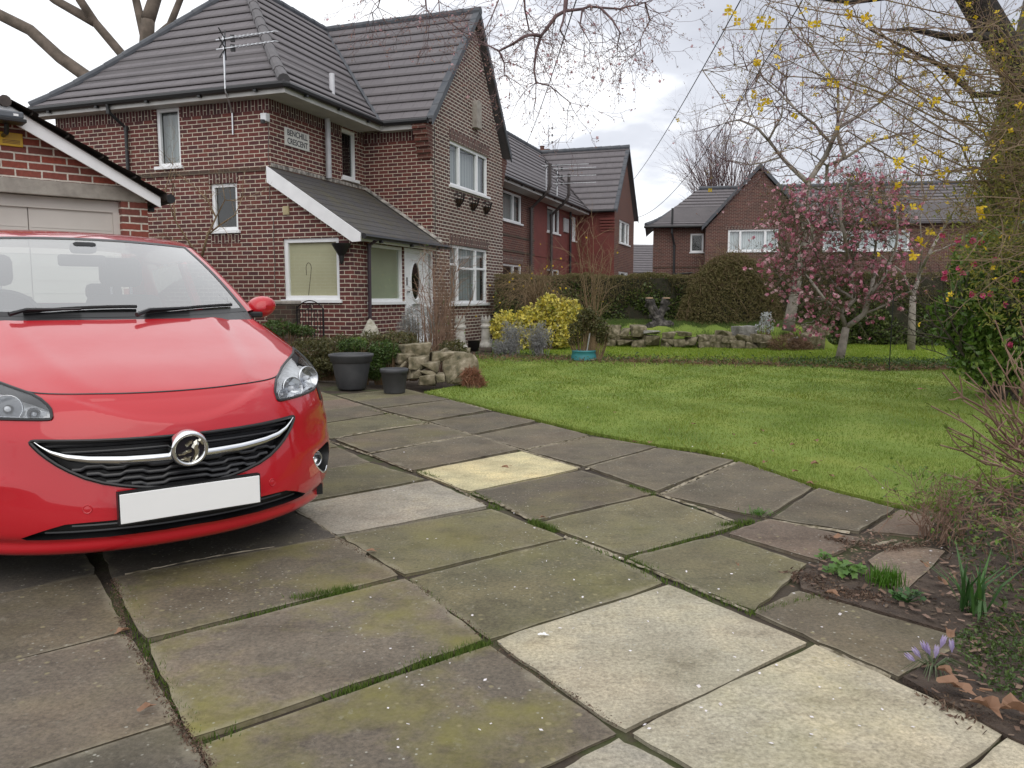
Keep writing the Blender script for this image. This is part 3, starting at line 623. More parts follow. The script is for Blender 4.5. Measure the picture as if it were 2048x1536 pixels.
# far small roof seen between the houses
far = E('distant_house', (11.3, 72, 0), R(10), 'distant low house with a grey tiled roof seen between the other houses', 'house')
mb = MB(); wall(mb, X0, -2.6, 3, 0, 3.3, [(-.0, 1.2, 2.2, 3.1)]); mb.build('wall', plain('orange_brick', (.30, .10, .06), .9), far)
roof('roof', far, (-3, -.4, 0), (1, 0, 0), (0, 1, 0), [(0, 0), (6, 0), (6, 3.6), (0, 3.6)], lambda d: 3.3 + d * .75, g=.3); window(far, X0, 0, 1.2, 2.2, 3.1, cur=None, fw=.14)
# ================================================================ garage
gar = E('garage', (-4.5, 8.05, 0), R(42), 'small reclaimed brick garage with a white barge board and cream up-and-over door', 'garage')
XQ = lambda u, n, z: (u, -n, z)
mb = MB(); wall(mb, XQ, .60, .86, -.1, 2.30); wall(mb, XQ, -1.9, -1.5, -.1, 2.30)
mb.add([XQ(-1.75, 0, 2.24), XQ(.86, 0, 2.24), XQ(-.40, 0, 2.84)], [(0, 1, 2)])
wall(mb, lambda u, n, z: (.86 + n, u, z), 0, 5, -.1, 2.2); wall(mb, lambda u, n, z: (-1.9 - n, u, z), 0, 5, -.1, 2.2)
mb.add([XQ(.60, 0, -.1), XQ(.60, 0, 2.1), XQ(.60, -.2, 2.1), XQ(.60, -.2, -.1)], [(0, 1, 2, 3)]); mb.build('wall', BRICKX, gar)
mb = MB(); bx(mb, XQ, -1.75, .84, -.05, .012, 2.095, 2.238); mb.build('lintel', CONC, gar, bevel=.008)
mb = MB(); bx(mb, XQ, -1.5, .60, -.16, -.10, 1.98, 2.095); bx(mb, XQ, .54, .60, -.16, -.08, 0, 1.98); bx(mb, XQ, -1.5, -1.44, -.16, -.08, 0, 1.98)
DR = nmat('cream_door_paint', [(.3, (.52, .48, .44)), (.7, (.60, .56, .52))], 2, .5, .05)
mb.build('door_frame', DR, gar)
mb = MB(); bx(mb, XQ, -1.44, -.235, -.15, -.125, 0, 1.98); bx(mb, XQ, -.225, .54, -.15, -.125, 0, 1.98); bx(mb, XQ, -1.44, .54, -.17, -.151, 0, 1.98)
for k in range(14): bx(mb, XQ, -1.42, -.245, -.126, -.121, .1 + k * .13, .1 + k * .13 + .012); bx(mb, XQ, -.215, .53, -.126, -.121, .1 + k * .13, .1 + k * .13 + .012)
mb.build('garage_door', DR, gar)
def zq(d): return 2.16 + d * .55
roof('roof', gar, (1.0, -.2, 0), (0, 1, 0), (-1, 0, 0), [(0, 0), (5.3, 0), (5.3, 1.42), (0, 1.42)], zq, g=.3, mat=nmat('mossy_dark_tile', [(.3, (.05, .04, .038)), (.6, (.09, .075, .065)), (.8, (.11, .10, .05))], 6, .9, .6), t=.03, thick=.05)
roof('roof', gar, (-1.84, -.2, 0), (0, 1, 0), (1, 0, 0), [(0, 0), (5.3, 0), (5.3, 1.42), (0, 1.42)], zq, g=.3, mat=bpy.data.materials['mossy_dark_tile'], t=.03, thick=.05)
caps(gar, [(-.42, -.205, zq(1.42) - .035), (-.42, 5.1, zq(1.42) - .035)], r=.05, m=bpy.data.materials['mossy_dark_tile'])
for s in (1, -1):
    mb = MB(); a = (-.42 + s * 1.36, zq(.06)); b = (-.42, zq(1.42)); V = [(a[0], a[1] - .05), (b[0], b[1] - .05), (b[0], b[1] - .19), (a[0], a[1] - .155)]
    mb.add([(x, -.17, z) for x, z in V] + [(x, -.145, z) for x, z in V], [(0, 1, 2, 3), (7, 6, 5, 4)] + [(i, (i + 1) % 4, 4 + (i + 1) % 4, 4 + i) for i in range(4)]); mb.build('barge_board', WPAINT, gar)
gutter(gar, [(1.05, -.16, 2.14), (1.05, 5, 2.14)], .05)
# yellow notice and floodlight on the garage
mb = MB(); bx(mb, XQ, -.75, -.26, .0, .02, 2.53, 2.655); ys = T(mb.build('notice_plate', plain('yellow_plastic', (.62, .38, .02), .4), None, bevel=.004), 'yellow rectangular notice plate under the garage gable', 'sign')
ys.location = gar.location; ys.rotation_euler = gar.rotation_euler
mb = MB(); [bx(mb, XQ, -.43 + .0, -.285, .02, .0215, 2.553 + k * .013, 2.560 + k * .013) for k in range(3)]; mb.build('small_print', plain('brown_print', (.20, .10, .02)), ys)
fl = E('floodlight', gar.location, R(42), 'dark grey security floodlight under the garage roof apex', 'floodlight')
mb = MB(); mb.box(-.52, -.30, -.33, -.18, 2.735, 2.80); mb.build('housing', plain('lamp_grey', (.10, .11, .125), .4), fl, bevel=.015)
mb = MB(); mb.box(-.53, -.285, -.36, -.17, 2.70, 2.732); mb.build('hood', BPLAS, fl, bevel=.006)
mb = MB(); mb.box(-.385, -.345, -.334, -.331, 2.755, 2.775); mb.build('label_strip', PVC, fl)
mb = MB(); mb.tube([(-.42, -.2, 2.70), (-.42, -.17, 2.62), (-.42, -.0, 2.62)], .02, 8); mb.build('bracket', BPLAS, fl)
# shed roof behind the garage with mossy thatch of creeper
shed = E('lean_to_shed', hw(-2.2, -1.6), HZ, 'low lean-to outbuilding with a white edged roof between garage and house', 'shed')
mb = MB(); V = [(-1.6, 2.02), (-.2, 2.02), (1.15, 1.30), (1.1, 1.22), (-.2, 1.92), (-1.6, 1.92)]
mb.add([(x, -.3, z) for x, z in V] + [(x, -.26, z) for x, z in V], [(0, 1, 2, 3, 4, 5), (11, 10, 9, 8, 7, 6)] + [(i, (i + 1) % 6, 6 + (i + 1) % 6, 6 + i) for i in range(6)]); mb.build('edge_board', WPAINT, shed)
mb = MB(); mb.add([(-1.6, -.27, 2.02), (-.2, -.27, 2.02), (1.15, -.27, 1.30), (1.15, 1.2, 1.30), (-.2, 1.2, 2.02), (-1.6, 1.2, 2.02)], [(0, 1, 4, 5), (1, 2, 3, 4)]); mb.build('roof', bpy.data.materials['mossy_dark_tile'], shed)
mb = MB(); wall(mb, XL, -1.6, 1.0, -.1, 1.25); mb.add([(-1.6, 0, 1.25), (1.0, 0, 1.25), (-.2, 0, 1.93), (-1.6, 0, 1.93)], [(0, 1, 2, 3)]); mb.build('wall', BRICKW, shed)
# overhead wires
def wire(a, b, sag, label):
    a, b = Vector(a), Vector(b); mb = MB(); mb.tube([a.lerp(b, t) - Vector((0, 0, sag * 4 * t * (1 - t))) for t in np.linspace(0, 1, 24)], .011, 4)
    return T(mb.build('overhead_wire', plain('wire_black', (.03, .03, .035)), None), label, 'wire')
wire(at(1530, -90, 12), at(1262, 365, 38), .25, 'thin overhead wire running up right from the far red house gable'); wire(at(1640, -60, 13), at(1274, 435, 38), .8, 'lower sagging overhead wire running from the far red house to the right')
wire(at(1165, -40, 12), at(1048, 298, 38), .2, 'steep overhead wire crossing the sky above the middle terrace roof')
# ================================================================ ground, driveway, lawn
g_ = MB(); g_.box(-70, 70, -12, 160, -.09, -.05); T(g_.build('ground', nmat('soil', [(.3, (.05, .035, .025)), (.7, (.09, .065, .045))], 6, .95, .6)), kind='structure')
AD = Vector((sin(R(51.7)), cos(R(51.7)), 0)); BD = Vector((sin(R(148.5)), cos(R(148.5)), 0))
TONES = {'d': (.112, .094, .066), 'o': (.128, .116, .066), 'b': (.150, .112, .084), 'p': (.40, .365, .275), 'y': (.46, .415, .25), 'g': (.30, .275, .225), 'k': (.075, .066, .056), 'm': (.128, .106, .080)}
slabs = [
 ('p', 0.12, [(990, 1281), (1338, 1168), (1614, 1285), (1245, 1459)]), ('p', .35, [(1257, 1464), (1632, 1291), (2010, 1467), (1700, 1700)]),
 ('o', .35, [(815, 1157), (1140, 1077), (1332, 1164), (978, 1277)]), ('o', .4, [(684, 1073), (982, 1018), (1128, 1075), (808, 1150)]),
 ('g', .05, [(580, 1014), (860, 962), (975, 1013), (672, 1070)]), ('o', .25, [(470, 965), (740, 925), (850, 958), (566, 1010)]),
 ('d', .7, [(225, 1157), (672, 1074), (800, 1152), (290, 1281)]), ('m', .95, [(298, 1289), (813, 1158), (968, 1281), (385, 1480)]),
 ('m', .95, [(396, 1489), (978, 1290), (1232, 1462), (560, 1760)]), ('g', .3, [(1100, 1560), (1236, 1480), (1360, 1545), (1250, 1640)]),
 ('d', .1, [(1508, 1224), (1600, 1182), (1940, 1278), (1795, 1352)]), ('o', .3, [(1256, 1116), (1440, 1070), (1610, 1128), (1506, 1220)]),
 ('o', .4, [(1080, 1045), (1308, 990), (1478, 1050), (1252, 1111)]), ('d', .25, [(950, 984), (1164, 940), (1306, 986), (1068, 1040)]),
 ('y', 0, [(832, 944), (1043, 902), (1158, 936), (938, 983)]), ('d', .1, [(742, 910), (949, 870), (1038, 899), (826, 942)]),
 ('d', .3, [(670, 878), (863, 847), (945, 869), (738, 905)]), ('o', .3, [(590, 856), (777, 827), (853, 846), (660, 876)]),
 ('d', .05, [(1325, 990), (1480, 923), (1625, 974), (1528, 1034)]), ('d', .05, [(1175, 934), (1318, 895), (1468, 921), (1312, 982)]),
 ('d', .1, [(1053, 900), (1185, 872), (1312, 893), (1169, 932)]), ('d', .1, [(952, 870), (1083, 846), (1178, 870), (1050, 898)]),
 ('d', .1, [(860, 844), (987, 824), (1072, 843), (946, 868)]), ('d', .15, [(757, 818), (900, 800), (975, 820), (855, 842)]),
 ('d', .05, [(1545, 1037), (1637, 976), (1788, 1017), (1715, 1063)]), ('b', 0, [(1457, 1068), (1536, 1038), (1722, 1078), (1640, 1122)]),
 ('b', 0, [(1738, 1062), (1800, 1020), (1872, 1036), (1850, 1072)]), ('b', 0, [(1738, 1118), (1800, 1082), (1890, 1100), (1800, 1195)]),
 ('p', .3, [(1720, 1715), (2018, 1476), (2420, 1640), (2200, 1900)]),
]
Q = [(t, m, [gp(*p) for p in q]) for t, m, q in slabs]
def col(p, q, step, n, tones, mosses):
    for k in range(n): Q.append((tones[k % len(tones)], mosses[k % len(mosses)], [p + step * (k + 1), q + step * (k + 1), q + step * k - step.normalized() * .012, p + step * k - step.normalized() * .012]))
up = -BD * .62
col(gp(225, 1157), gp(672, 1072), up, 3, 'kmd', [.1]); col(gp(470, 963), gp(738, 923), up, 6, 'dob', [.2, .1]); col(gp(590, 854), gp(775, 825), up, 4, 'dbo', [.2]); col(gp(757, 816), gp(898, 798), up, 2, 'dod', [.2])
p0 = gp(276, 1262); step = (gp(381, 1437) - p0); aw = -AD * .93 + BD * .02
for k in range(-6, 4):
    a = p0 + step * k + aw * .012 - BD * 0; b = a + step * .985
    for c in range(3): Q.append(('mkd'[(k + c) % 3] if k != 0 else 'm', .15, [a + aw * (c + 1) + aw.normalized() * -.0, a + aw * (c + .02), b + aw * (c + .02), b + aw * (c + 1)]))
rs = random.Random(3)
V = []; F = []; CO = []; UVs = []
for t, moss, q in Q:
    dz = rs.uniform(-.003, .004); tl = [rs.uniform(-.003, .003) for _ in range(4)]
    kk = rs.uniform(.88, 1.12); base = [x * kk for x in TONES[t]]; c = Vector((0, 0, 0))
    for p in q: c += p / 4
    top = []; n = 8
    for i in range(4):
        a, b = q[i], q[(i + 1) % 4]
        for j in range(n):
            f_ = j / n; p = a.lerp(b, f_); p = p + Vector((rs.gauss(0, .0032), rs.gauss(0, .0032), 0)); 
            if j == 0: p = p.lerp(c, rs.uniform(.004, .022))
            p.z = dz + tl[i] * (1 - f_) + tl[(i + 1) % 4] * f_; u = [(0, 0), (1, 0), (1, 1), (0, 1)]; uu = Vector(u[i]).lerp(Vector(u[(i + 1) % 4]), f_); top.append((p, uu))
    b0 = len(V); m = len(top)
    for p, uu in top: d = (c - p).normalized() * -.004; V.append(p + Vector((d.x, d.y, 0)))
    for p, uu in top: V.append(p + Vector((0, 0, -.004)))
    for p, uu in top: V.append(p + Vector((0, 0, -.05)))
    F.append([b0 + i for i in range(m)][::-1]); UVs += [tuple(uu) for p, uu in top][::-1]; CO += [(*base, moss)] * m
    for L_ in (0, 1):
        for i in range(m):
            j = (i + 1) % m; F.append([b0 + L_ * m + i, b0 + L_ * m + j, b0 + (L_ + 1) * m + j, b0 + (L_ + 1) * m + i]); UVs += [tuple(top[i][1]), tuple(top[j][1])] * 2; CO += [(*[x * .9 for x in base], moss)] * 4
me = bpy.data.meshes.new('driveway'); me.from_pydata(V, [], F); uv = me.uv_layers.new(name='UVMap'); uv.data.foreach_set('uv', [x for p in UVs for x in p])
ca = me.color_attributes.new('tone', 'FLOAT_COLOR', 'CORNER'); ca.data.foreach_set('color', [x for p in CO for x in p])
m = NT('weathered_paving_slab'); at_ = m.n('ShaderNodeAttribute', attribute_name='tone'); v = m.coord()
c = at_.outputs[0]; moss = at_.outputs['Alpha']
f1 = m.noise(v, 3.2, 8, .62); c = m.mix(1, c, m.ramp(f1, [(.3, (.72, .70, .68)), (.5, (1, 1, 1)), (.66, (1.25, 1.22, 1.15))]), 'MULTIPLY')
f2 = m.noise(v, 75, 7, .82); c = m.mix(.8, c, m.mix(1, c, m.ramp(f2, [(.32, (.35, .35, .35)), (.68, (1.7, 1.7, 1.7))]), 'MULTIPLY'))
fb = m.noise(v, 1.3, 3); c = m.mix(m.math('MULTIPLY', m.ramp(fb, [(.45, (0, 0, 0)), (.62, (1, 1, 1))]), .35), c, m.mix(1, c, (1.25, 1.1, 1.0), 'MULTIPLY'))
mossn = m.ramp(m.noise(m.coord(sc=(1, 1, 1)), 1.9, 7, .6), [(.46, (0, 0, 0)), (.66, (1, 1, 1))]); c = m.mix(m.math('MULTIPLY', m.math('MULTIPLY', mossn, moss), .85), c, (.20, .185, .035))
# lichen crust hugging the edges and pale specks
st_ = m.ramp(m.noise(m.coord(sc=(1, 1.6, 1)), 5.5, 9, .72), [(.54, (0, 0, 0)), (.60, (1, 1, 1))]); c = m.mix(m.math('MULTIPLY', st_, .30), c, m.mix(1, c, (.42, .38, .34), 'MULTIPLY'))
st2 = m.ramp(m.noise(m.coord(sc=(1.3, 1, 1)), 13, 8, .75), [(.58, (0, 0, 0)), (.66, (1, 1, 1))]); c = m.mix(m.math('MULTIPLY', st2, .35), c, (.30, .28, .22))
s = m.n('ShaderNodeSeparateXYZ', {0: m.n('ShaderNodeTexCoord').outputs['UV']}); ex = m.math('ABSOLUTE', m.math('SUBTRACT', s.outputs[0], .5)); ey_ = m.math('ABSOLUTE', m.math('SUBTRACT', s.outputs[1], .5)); ed = m.math('MAXIMUM', ex, ey_)
en = m.math('ADD', ed, m.math('MULTIPLY', m.math('SUBTRACT', m.noise(v, 7, 6, .7), .5), .20)); edge = m.ramp(en, [(.47, (0, 0, 0)), (.53, (1, 1, 1))])
c = m.mix(m.math('MULTIPLY', edge, .6), c, (.30, .265, .19))
vo = m.n('ShaderNodeTexVoronoi', {'Vector': v, 'Scale': 34, 'Randomness': 1}); sp = m.ramp(m.math('ADD', vo.outputs[0], m.math('MULTIPLY', m.noise(v, 80, 3), .12)), [(.15, (1, 1, 1)), (.22, (0, 0, 0))]); gate = m.ramp(m.noise(v, 2.2, 5), [(.46, (0, 0, 0)), (.56, (1, 1, 1))])
c = m.mix(m.math('MULTIPLY', m.math('MULTIPLY', sp, gate), .75), c, (.42, .41, .35))
vo2 = m.n('ShaderNodeTexVoronoi', {'Vector': v, 'Scale': 16, 'Randomness': 1}); sp2 = m.ramp(m.math('ADD', vo2.outputs[0], m.math('MULTIPLY', m.noise(v, 60, 4), .16)), [(.17, (1, 1, 1)), (.24, (0, 0, 0))]); c = m.mix(m.math('MULTIPLY', m.math('MULTIPLY', sp2, m.ramp(m.noise(v, .9, 2), [(.45, (0, 0, 0)), (.52, (1, 1, 1))])), .6), c, (.30, .26, .14))
m.bump(m.math('ADD', f2, m.math('MULTIPLY', f1, .6)), .45, .006); m.set(Base_Color=c, Roughness=.82)
me.materials.append(m.mat); dw = bpy.data.objects.new('driveway', me); COL.objects.link(dw); T(dw, kind='structure')
# joint bed: soil, moss and crumbly pale mortar
m = NT('joint_fill'); v = m.coord(); c = m.ramp(m.noise(v, 3, 6, .6), [(.35, (.03, .022, .016)), (.50, (.06, .045, .03)), (.60, (.05, .06, .016)), (.72, (.12, .10, .07))]); m.bump(m.noise(v, 60, 4), .8, .01); m.set(Base_Color=c, Roughness=.95)
def sheet(name, pts, z, mat, kind='structure', skirt=0):
    mb = MB(); mb.add([(p.x, p.y, z) for p in pts], [tuple(range(len(pts)))]); n = len(pts)
    if skirt: mb.add([(p.x, p.y, z) for p in pts] + [(p.x, p.y, z - skirt) for p in pts], [(i, (i + 1) % n, n + (i + 1) % n, n + i) for i in range(n)])
    return T(mb.build(name, mat), kind=kind)
sheet('paving_bed', [Vector(p) for p in ((-7, -1, 0), (3, -1, 0), (2.3, 1.4, 0), (2.0, 2.9, 0), (2.2, 3.6, 0), (2.2, 4.1, 0), (.3, 7.6, 0), (-1.5, 9.6, 0), (-6, 14, 0), (-12, 9, 0))], -.013, m.mat)
LAWNM = nmat('lawn_turf', [(.3, (.11, .17, .022)), (.5, (.17, .235, .035)), (.7, (.24, .28, .05))], 1.2, .95, .6, bsc=90, det=8)
lawn_px = [(850, 786), (900, 798), (1000, 822), (1085, 843), (1190, 868), (1318, 892), (1400, 902), (1475, 919), (1560, 948), (1632, 972), (1700, 990), (1810, 1015), (1900, 1000), (2100, 960), (2300, 900), (2500, 750), (1900, 742), (1740, 745), (1640, 735), (1300, 727), (1145, 722), (935, 712), (920, 735), (925, 770)]
LP = [gp(*p) for p in lawn_px]; zl = .012
lw = sheet('lawn', LP, zl, LAWNM, skirt=.07)
back_px = [(985, 704), (1200, 716), (1500, 726), (1740, 734), (1900, 735), (2300, 738), (2300, 690), (1500, 684), (985, 684)]
BP = [gp(*p) for p in back_px]; sheet('back_lawn', BP, zl, LAWNM, skirt=.07)
def inside(P, x, y):
    r_ = np.zeros(len(x), bool); n = len(P)
    for i in range(n):
        a, b = P[i], P[(i + 1) % n]; cnd = ((a.y > y) != (b.y > y)) & (x < (b.x - a.x) * (y - a.y) / (b.y - a.y + 1e-12) + a.x); r_ ^= cnd
    return r_
def blades(P, dens, h, wd, z0=0.0, lean=.5, ymax=99, ymin=0):
    xs = [p.x for p in P]; ys = [p.y for p in P]; x0, x1, y0, y1 = min(xs), min(max(xs), 14), max(min(ys), ymin), min(max(ys), ymax)
    n = int((x1 - x0) * (y1 - y0) * dens); x = rng.uniform(x0, x1, n); y = rng.uniform(y0, y1, n)
    k = inside(P, x, y) & (np.abs(x) < y * .72 + .3); x, y = x[k], y[k]; n = len(x)
    a = rng.uniform(0, 2 * pi, n); hh = h * rng.uniform(.5, 1.4, n) * (.75 + .5 * np.sin(x * 3.1 + np.sin(y * 2.3)) ** 2); ww = wd * rng.uniform(.6, 1.3, n)
    l = rng.normal(0, lean, (n, 2)) * hh[:, None]; A = np.zeros((n, 3, 3)); dx, dy = np.cos(a) * ww, np.sin(a) * ww
    A[:, 0] = np.c_[x - dx, y - dy, np.full(n, z0)]; A[:, 1] = np.c_[x + dx, y + dy, np.full(n, z0)]; A[:, 2] = np.c_[x + l[:, 0], y + l[:, 1], z0 + hh]
    return A
GR = leafmat('grass_blades', [(.12, .20, .022), (.19, .29, .035), (.26, .34, .05), (.16, .25, .03), (.34, .36, .11)], .7, .3, patch=(1.15, .95, .8))
mb = MB(); 
for A in (blades(LP, 9000, .019, .0018, zl - .004, ymax=5.5), blades(LP, 4200, .021, .003, zl - .004, ymin=5.5, ymax=8.5), blades(LP, 1500, .024, .006, zl - .004, ymin=8.5)): mb.tris(A)
E_ = []
for i in range(19):
    a, b = LP[i], LP[i + 1]; n = int((b - a).length * 700)
    for _ in range(n): p = a.lerp(b, random.random()); E_.append((p.x + random.gauss(0, .018), p.y + random.gauss(0, .018)))
e_ = np.array(E_); n = len(e_); an = rng.uniform(0, 2 * pi, n); A = np.zeros((n, 3, 3)); hh = rng.uniform(.015, .05, n); l = rng.normal(0, .55, (n, 2)) * hh[:, None]; wd = .0026
A[:, 0] = np.c_[e_[:, 0] - np.cos(an) * wd, e_[:, 1] - np.sin(an) * wd, np.full(n, -.01)]; A[:, 1] = np.c_[e_[:, 0] + np.cos(an) * wd, e_[:, 1] + np.sin(an) * wd, np.full(n, -.01)]; A[:, 2] = np.c_[e_[:, 0] + l[:, 0], e_[:, 1] + l[:, 1], hh * .8]; mb.tris(A)
T(mb.build('grass', GR), kind='stuff')
mb = MB(); mb.tris(blades(BP, 1100, .04, .007, zl - .004)); T(mb.build('grass', leafmat('back_grass', [(.17, .28, .02), (.25, .36, .03), (.34, .38, .05)], .7, .3)), kind='stuff')
# moss and grass in the joints
mb = MB(); J = []
def joint(a, b, dens, h, sp=.012):
    a, b = gp(*a), gp(*b); n = int((b - a).length * dens)
    for i in range(n):
        t = random.random() ; p = a.lerp(b, t); J.append((p.x + random.gauss(0, sp), p.y + random.gauss(0, sp), h * random.uniform(.4, 1.3)))
joint((590, 1200), (710, 1178), 2600, .022, .014); joint((470, 1240), (600, 1205), 500, .014); joint((650, 1395), (975, 1285), 900, .014, .009); joint((820, 1330), (975, 1284), 900, .018, .012); joint((297, 1287), (810, 1157), 300, .010, .008)
joint((860, 1028), (930, 1045), 1, .01); joint((1060, 1042), (1110, 1060), 2500, .02); joint((1140, 1077), (1340, 1165), 350, .012); joint((1252, 1114), (1480, 1050), 500, .012); joint((1440, 1052), (1510, 1042), 1500, .02); joint((1000, 1015), (975, 1012), 600, .02); joint((840, 943), (870, 955), 900, .015); joint((1255, 970), (1310, 988), 900, .014); joint((1344, 1163), (1505, 1222), 350, .01); joint((815, 1157), (975, 1280), 200, .01); joint((395, 1485), (480, 1455), 500, .014); joint((740, 820), (860, 846), 120, .015); joint((240, 1170), (272, 1262), 350, .012, .02); joint((272, 1262), (385, 1460), 500, .012, .02); joint((1500, 1225), (1650, 1188), 500, .012, .01); joint((1256, 1118), (1310, 1138), 900, .014, .01); joint((945, 985), (1000, 1008), 600, .012, .008)
a = np.array(J); n = len(a); an = rng.uniform(0, 2 * pi, n); A = np.zeros((n, 3, 3)); wd = .0024
A[:, 0] = np.c_[a[:, 0] - np.cos(an) * wd, a[:, 1] - np.sin(an) * wd, np.full(n, -.012)]; A[:, 1] = np.c_[a[:, 0] + np.cos(an) * wd, a[:, 1] + np.sin(an) * wd, np.full(n, -.01)]; l = rng.normal(0, .6, (n, 2)) * a[:, 2:3]; A[:, 2] = np.c_[a[:, 0] + l[:, 0], a[:, 1] + l[:, 1], a[:, 2]]
mb.tris(A); T(mb.build('joint_moss', leafmat('bright_moss', [(.06, .11, .012), (.10, .17, .02), (.14, .18, .03)], .8, .3)), kind='stuff')
MOR = nmat('crumbly_mortar', [(.35, (.12, .10, .06)), (.5, (.30, .26, .19)), (.7, (.42, .37, .29))], 20, .95, .9, bsc=60)
for i, (pl_, w_) in enumerate((([(1130, 1072), (1200, 1098), (1256, 1122)], .016), ([(654, 880), (742, 910), (830, 944)], .008), ([(944, 985), (1010, 1012), (1075, 1046)], .011), ([(745, 819), (857, 845), (950, 870), (1048, 901), (1165, 937)], .009), ([(1311, 986), (1400, 1014), (1480, 1046)], .012), ([(1530, 1038), (1620, 1052), (1712, 1066)], .014), ([(1170, 938), (1315, 896)], .009), ([(1316, 990), (1400, 952), (1474, 923)], .014), ([(670, 876), (760, 858), (860, 846)], .007), ([(735, 906), (850, 886), (946, 870)], .007), ([(590, 1018), (672, 1072), (740, 1110)], .008), ([(1256, 1120), (1380, 1172), (1508, 1226)], .008), ([(840, 942), (900, 968), (975, 1012)], .009), ([(800, 815), (905, 799), (985, 822)], .008), ([(1050, 899), (1180, 872)], .008), ([(250, 1150), (400, 1118), (560, 1092)], .005), ([(1640, 1292), (1800, 1360)], .008), ([(1740, 1090), (1800, 1078)], .01))):
    mb = MB(); rs2 = random.Random(i); P = [gp(*p) for p in pl_]; V = []; n = 0
    for a, b in zip(P[:-1], P[1:]):
        k = max(3, int((b - a).length / .025)); d = (b - a).normalized(); q = Vector((-d.y, d.x, 0))
        for j in range(k): p = a.lerp(b, j / k) + q * rs2.gauss(0, .002); ww = w_ * rs2.uniform(.25, 1.35) * (1 if rs2.random() < .9 else .1); V += [p - q * ww + Vector((0, 0, -.004)), p + Vector((0, 0, rs2.uniform(.001, .006))), p + q * ww + Vector((0, 0, -.004))]; n += 1
    mb.add(V, [(3 * j + c, 3 * j + 1 + c, 3 * j + 4 + c, 3 * j + 3 + c) for j in range(n - 1) for c in (0, 1)]); T(mb.build('mortar_joint', MOR), kind='structure')
# crumbled debris in joints and on the soil
def crumbs(P, n, sz, mats, name, z=0.0):
    xs = [p.x for p in P]; ys = [p.y for p in P]; x = rng.uniform(min(xs), max(xs), n); y = rng.uniform(min(ys), max(ys), n); k = inside(P, x, y); x, y = x[k], y[k]; n = len(x)
    A = np.zeros((n, 4, 3)); s_ = sz * rng.uniform(.4, 1.5, n); a = rng.uniform(0, 2 * pi, n); tz = rng.normal(0, .5, n)
    for i, (cx, cy) in enumerate(((-1, -.5), (1, -.4), (.8, .5), (-.9, .6))):
        A[:, i] = np.c_[x + s_ * (cx * np.cos(a) - cy * np.sin(a)), y + s_ * (cx * np.sin(a) + cy * np.cos(a)), z + s_ * .5 + s_ * cx * tz * .5]
    mb = MB(); mb.quads(A); return T(mb.build(name, mats), kind='stuff')
# ================================================================ red car
CA = R(51.7); car = E('parked_car', (-1.234, 3.025, 0), pi / 2 - CA, 'bright red hatchback parked nose-on on the slab driveway, its front facing the camera', 'car')
# local frame: x across (image right), y from the nose towards the tail
def paint():
    m = NT('red_car_paint'); v = m.coord(); f = m.noise(v, 900, 2)
    sp = m.n('ShaderNodeTexVoronoi', {'Vector': v, 'Scale': 26, 'Randomness': 1}); drop = m.ramp(sp.outputs[0], [(.03, (1, 1, 1)), (.06, (0, 0, 0))]); gt = m.ramp(m.noise(v, 3, 2), [(.56, (0, 0, 0)), (.6, (1, 1, 1))])
    c = m.mix(m.math('MULTIPLY', m.math('MULTIPLY', drop, gt), .5), m.ramp(f, [(.3, (.42, .004, .012)), (.7, (.50, .006, .016))]), (.2, .01, .01))
    return m.set(Base_Color=c, Roughness=m.ramp(m.noise(v, 5, 5), [(.4, (.42,) * 3), (.7, (.5,) * 3)]), Metallic=0, Coat_Weight=1.0, Coat_Roughness=.035, Specular_IOR_Level=.25)
PAINT = paint(); CHROME = plain('chrome', (.78, .79, .80), .06, 1.0, var=.02); BLK = plain('black_trim', (.012, .012, .013), .38); BLKM = plain('black_grille', (.008, .008, .009), .5); RUB = plain('rubber', (.012, .012, .012), .8)
SILV = plain('reflector_silver', (.55, .56, .58), .12, .9)
KN = [(.13, .13, .82, .66), (.06, .155, .85, .70), (.025, .20, .86, .72), (.015, .26, .87, .73), (.02, .32, .886, .735), (.03, .39, .896, .74), (.04, .46, .897, .745), (.05, .53, .893, .75), (.062, .59, .887, .75), (.085, .645, .875, .75), (.12, .69, .858, .70), (.17, .727, .848, .62), (.27, .768, .83, .50), (.42, .818, .805, .40), (.62, .873, .78, .33), (.83, .935, .76, .30), (1.05, .995, .745, .27)]
KN_N = len(KN) - 1
def crv(t):
    t = min(max(t, 0), 1) * KN_N; i = min(int(t), KN_N - 1); f = t - i; P = [KN[max(i - 1, 0)], KN[i], KN[i + 1], KN[min(i + 2, KN_N)]]
    return [0.5 * ((2 * b) + (-a + c) * f + (2 * a - 5 * b + 4 * c - d) * f * f + (-a + 3 * b - 3 * c + d) * f ** 3) for a, b, c, d in zip(*P)]
def sst(x, a, b): x = min(max((x - a) / (b - a), 0), 1); return x * x * (3 - 2 * x)
def S0(th, t):
    y, z, W, B = crv(t); s = sin(th); c = max(cos(th), 0); x = W * math.copysign(abs(s) ** .909, s); return Vector((x, y + B * (1 - c ** 1.25), z))
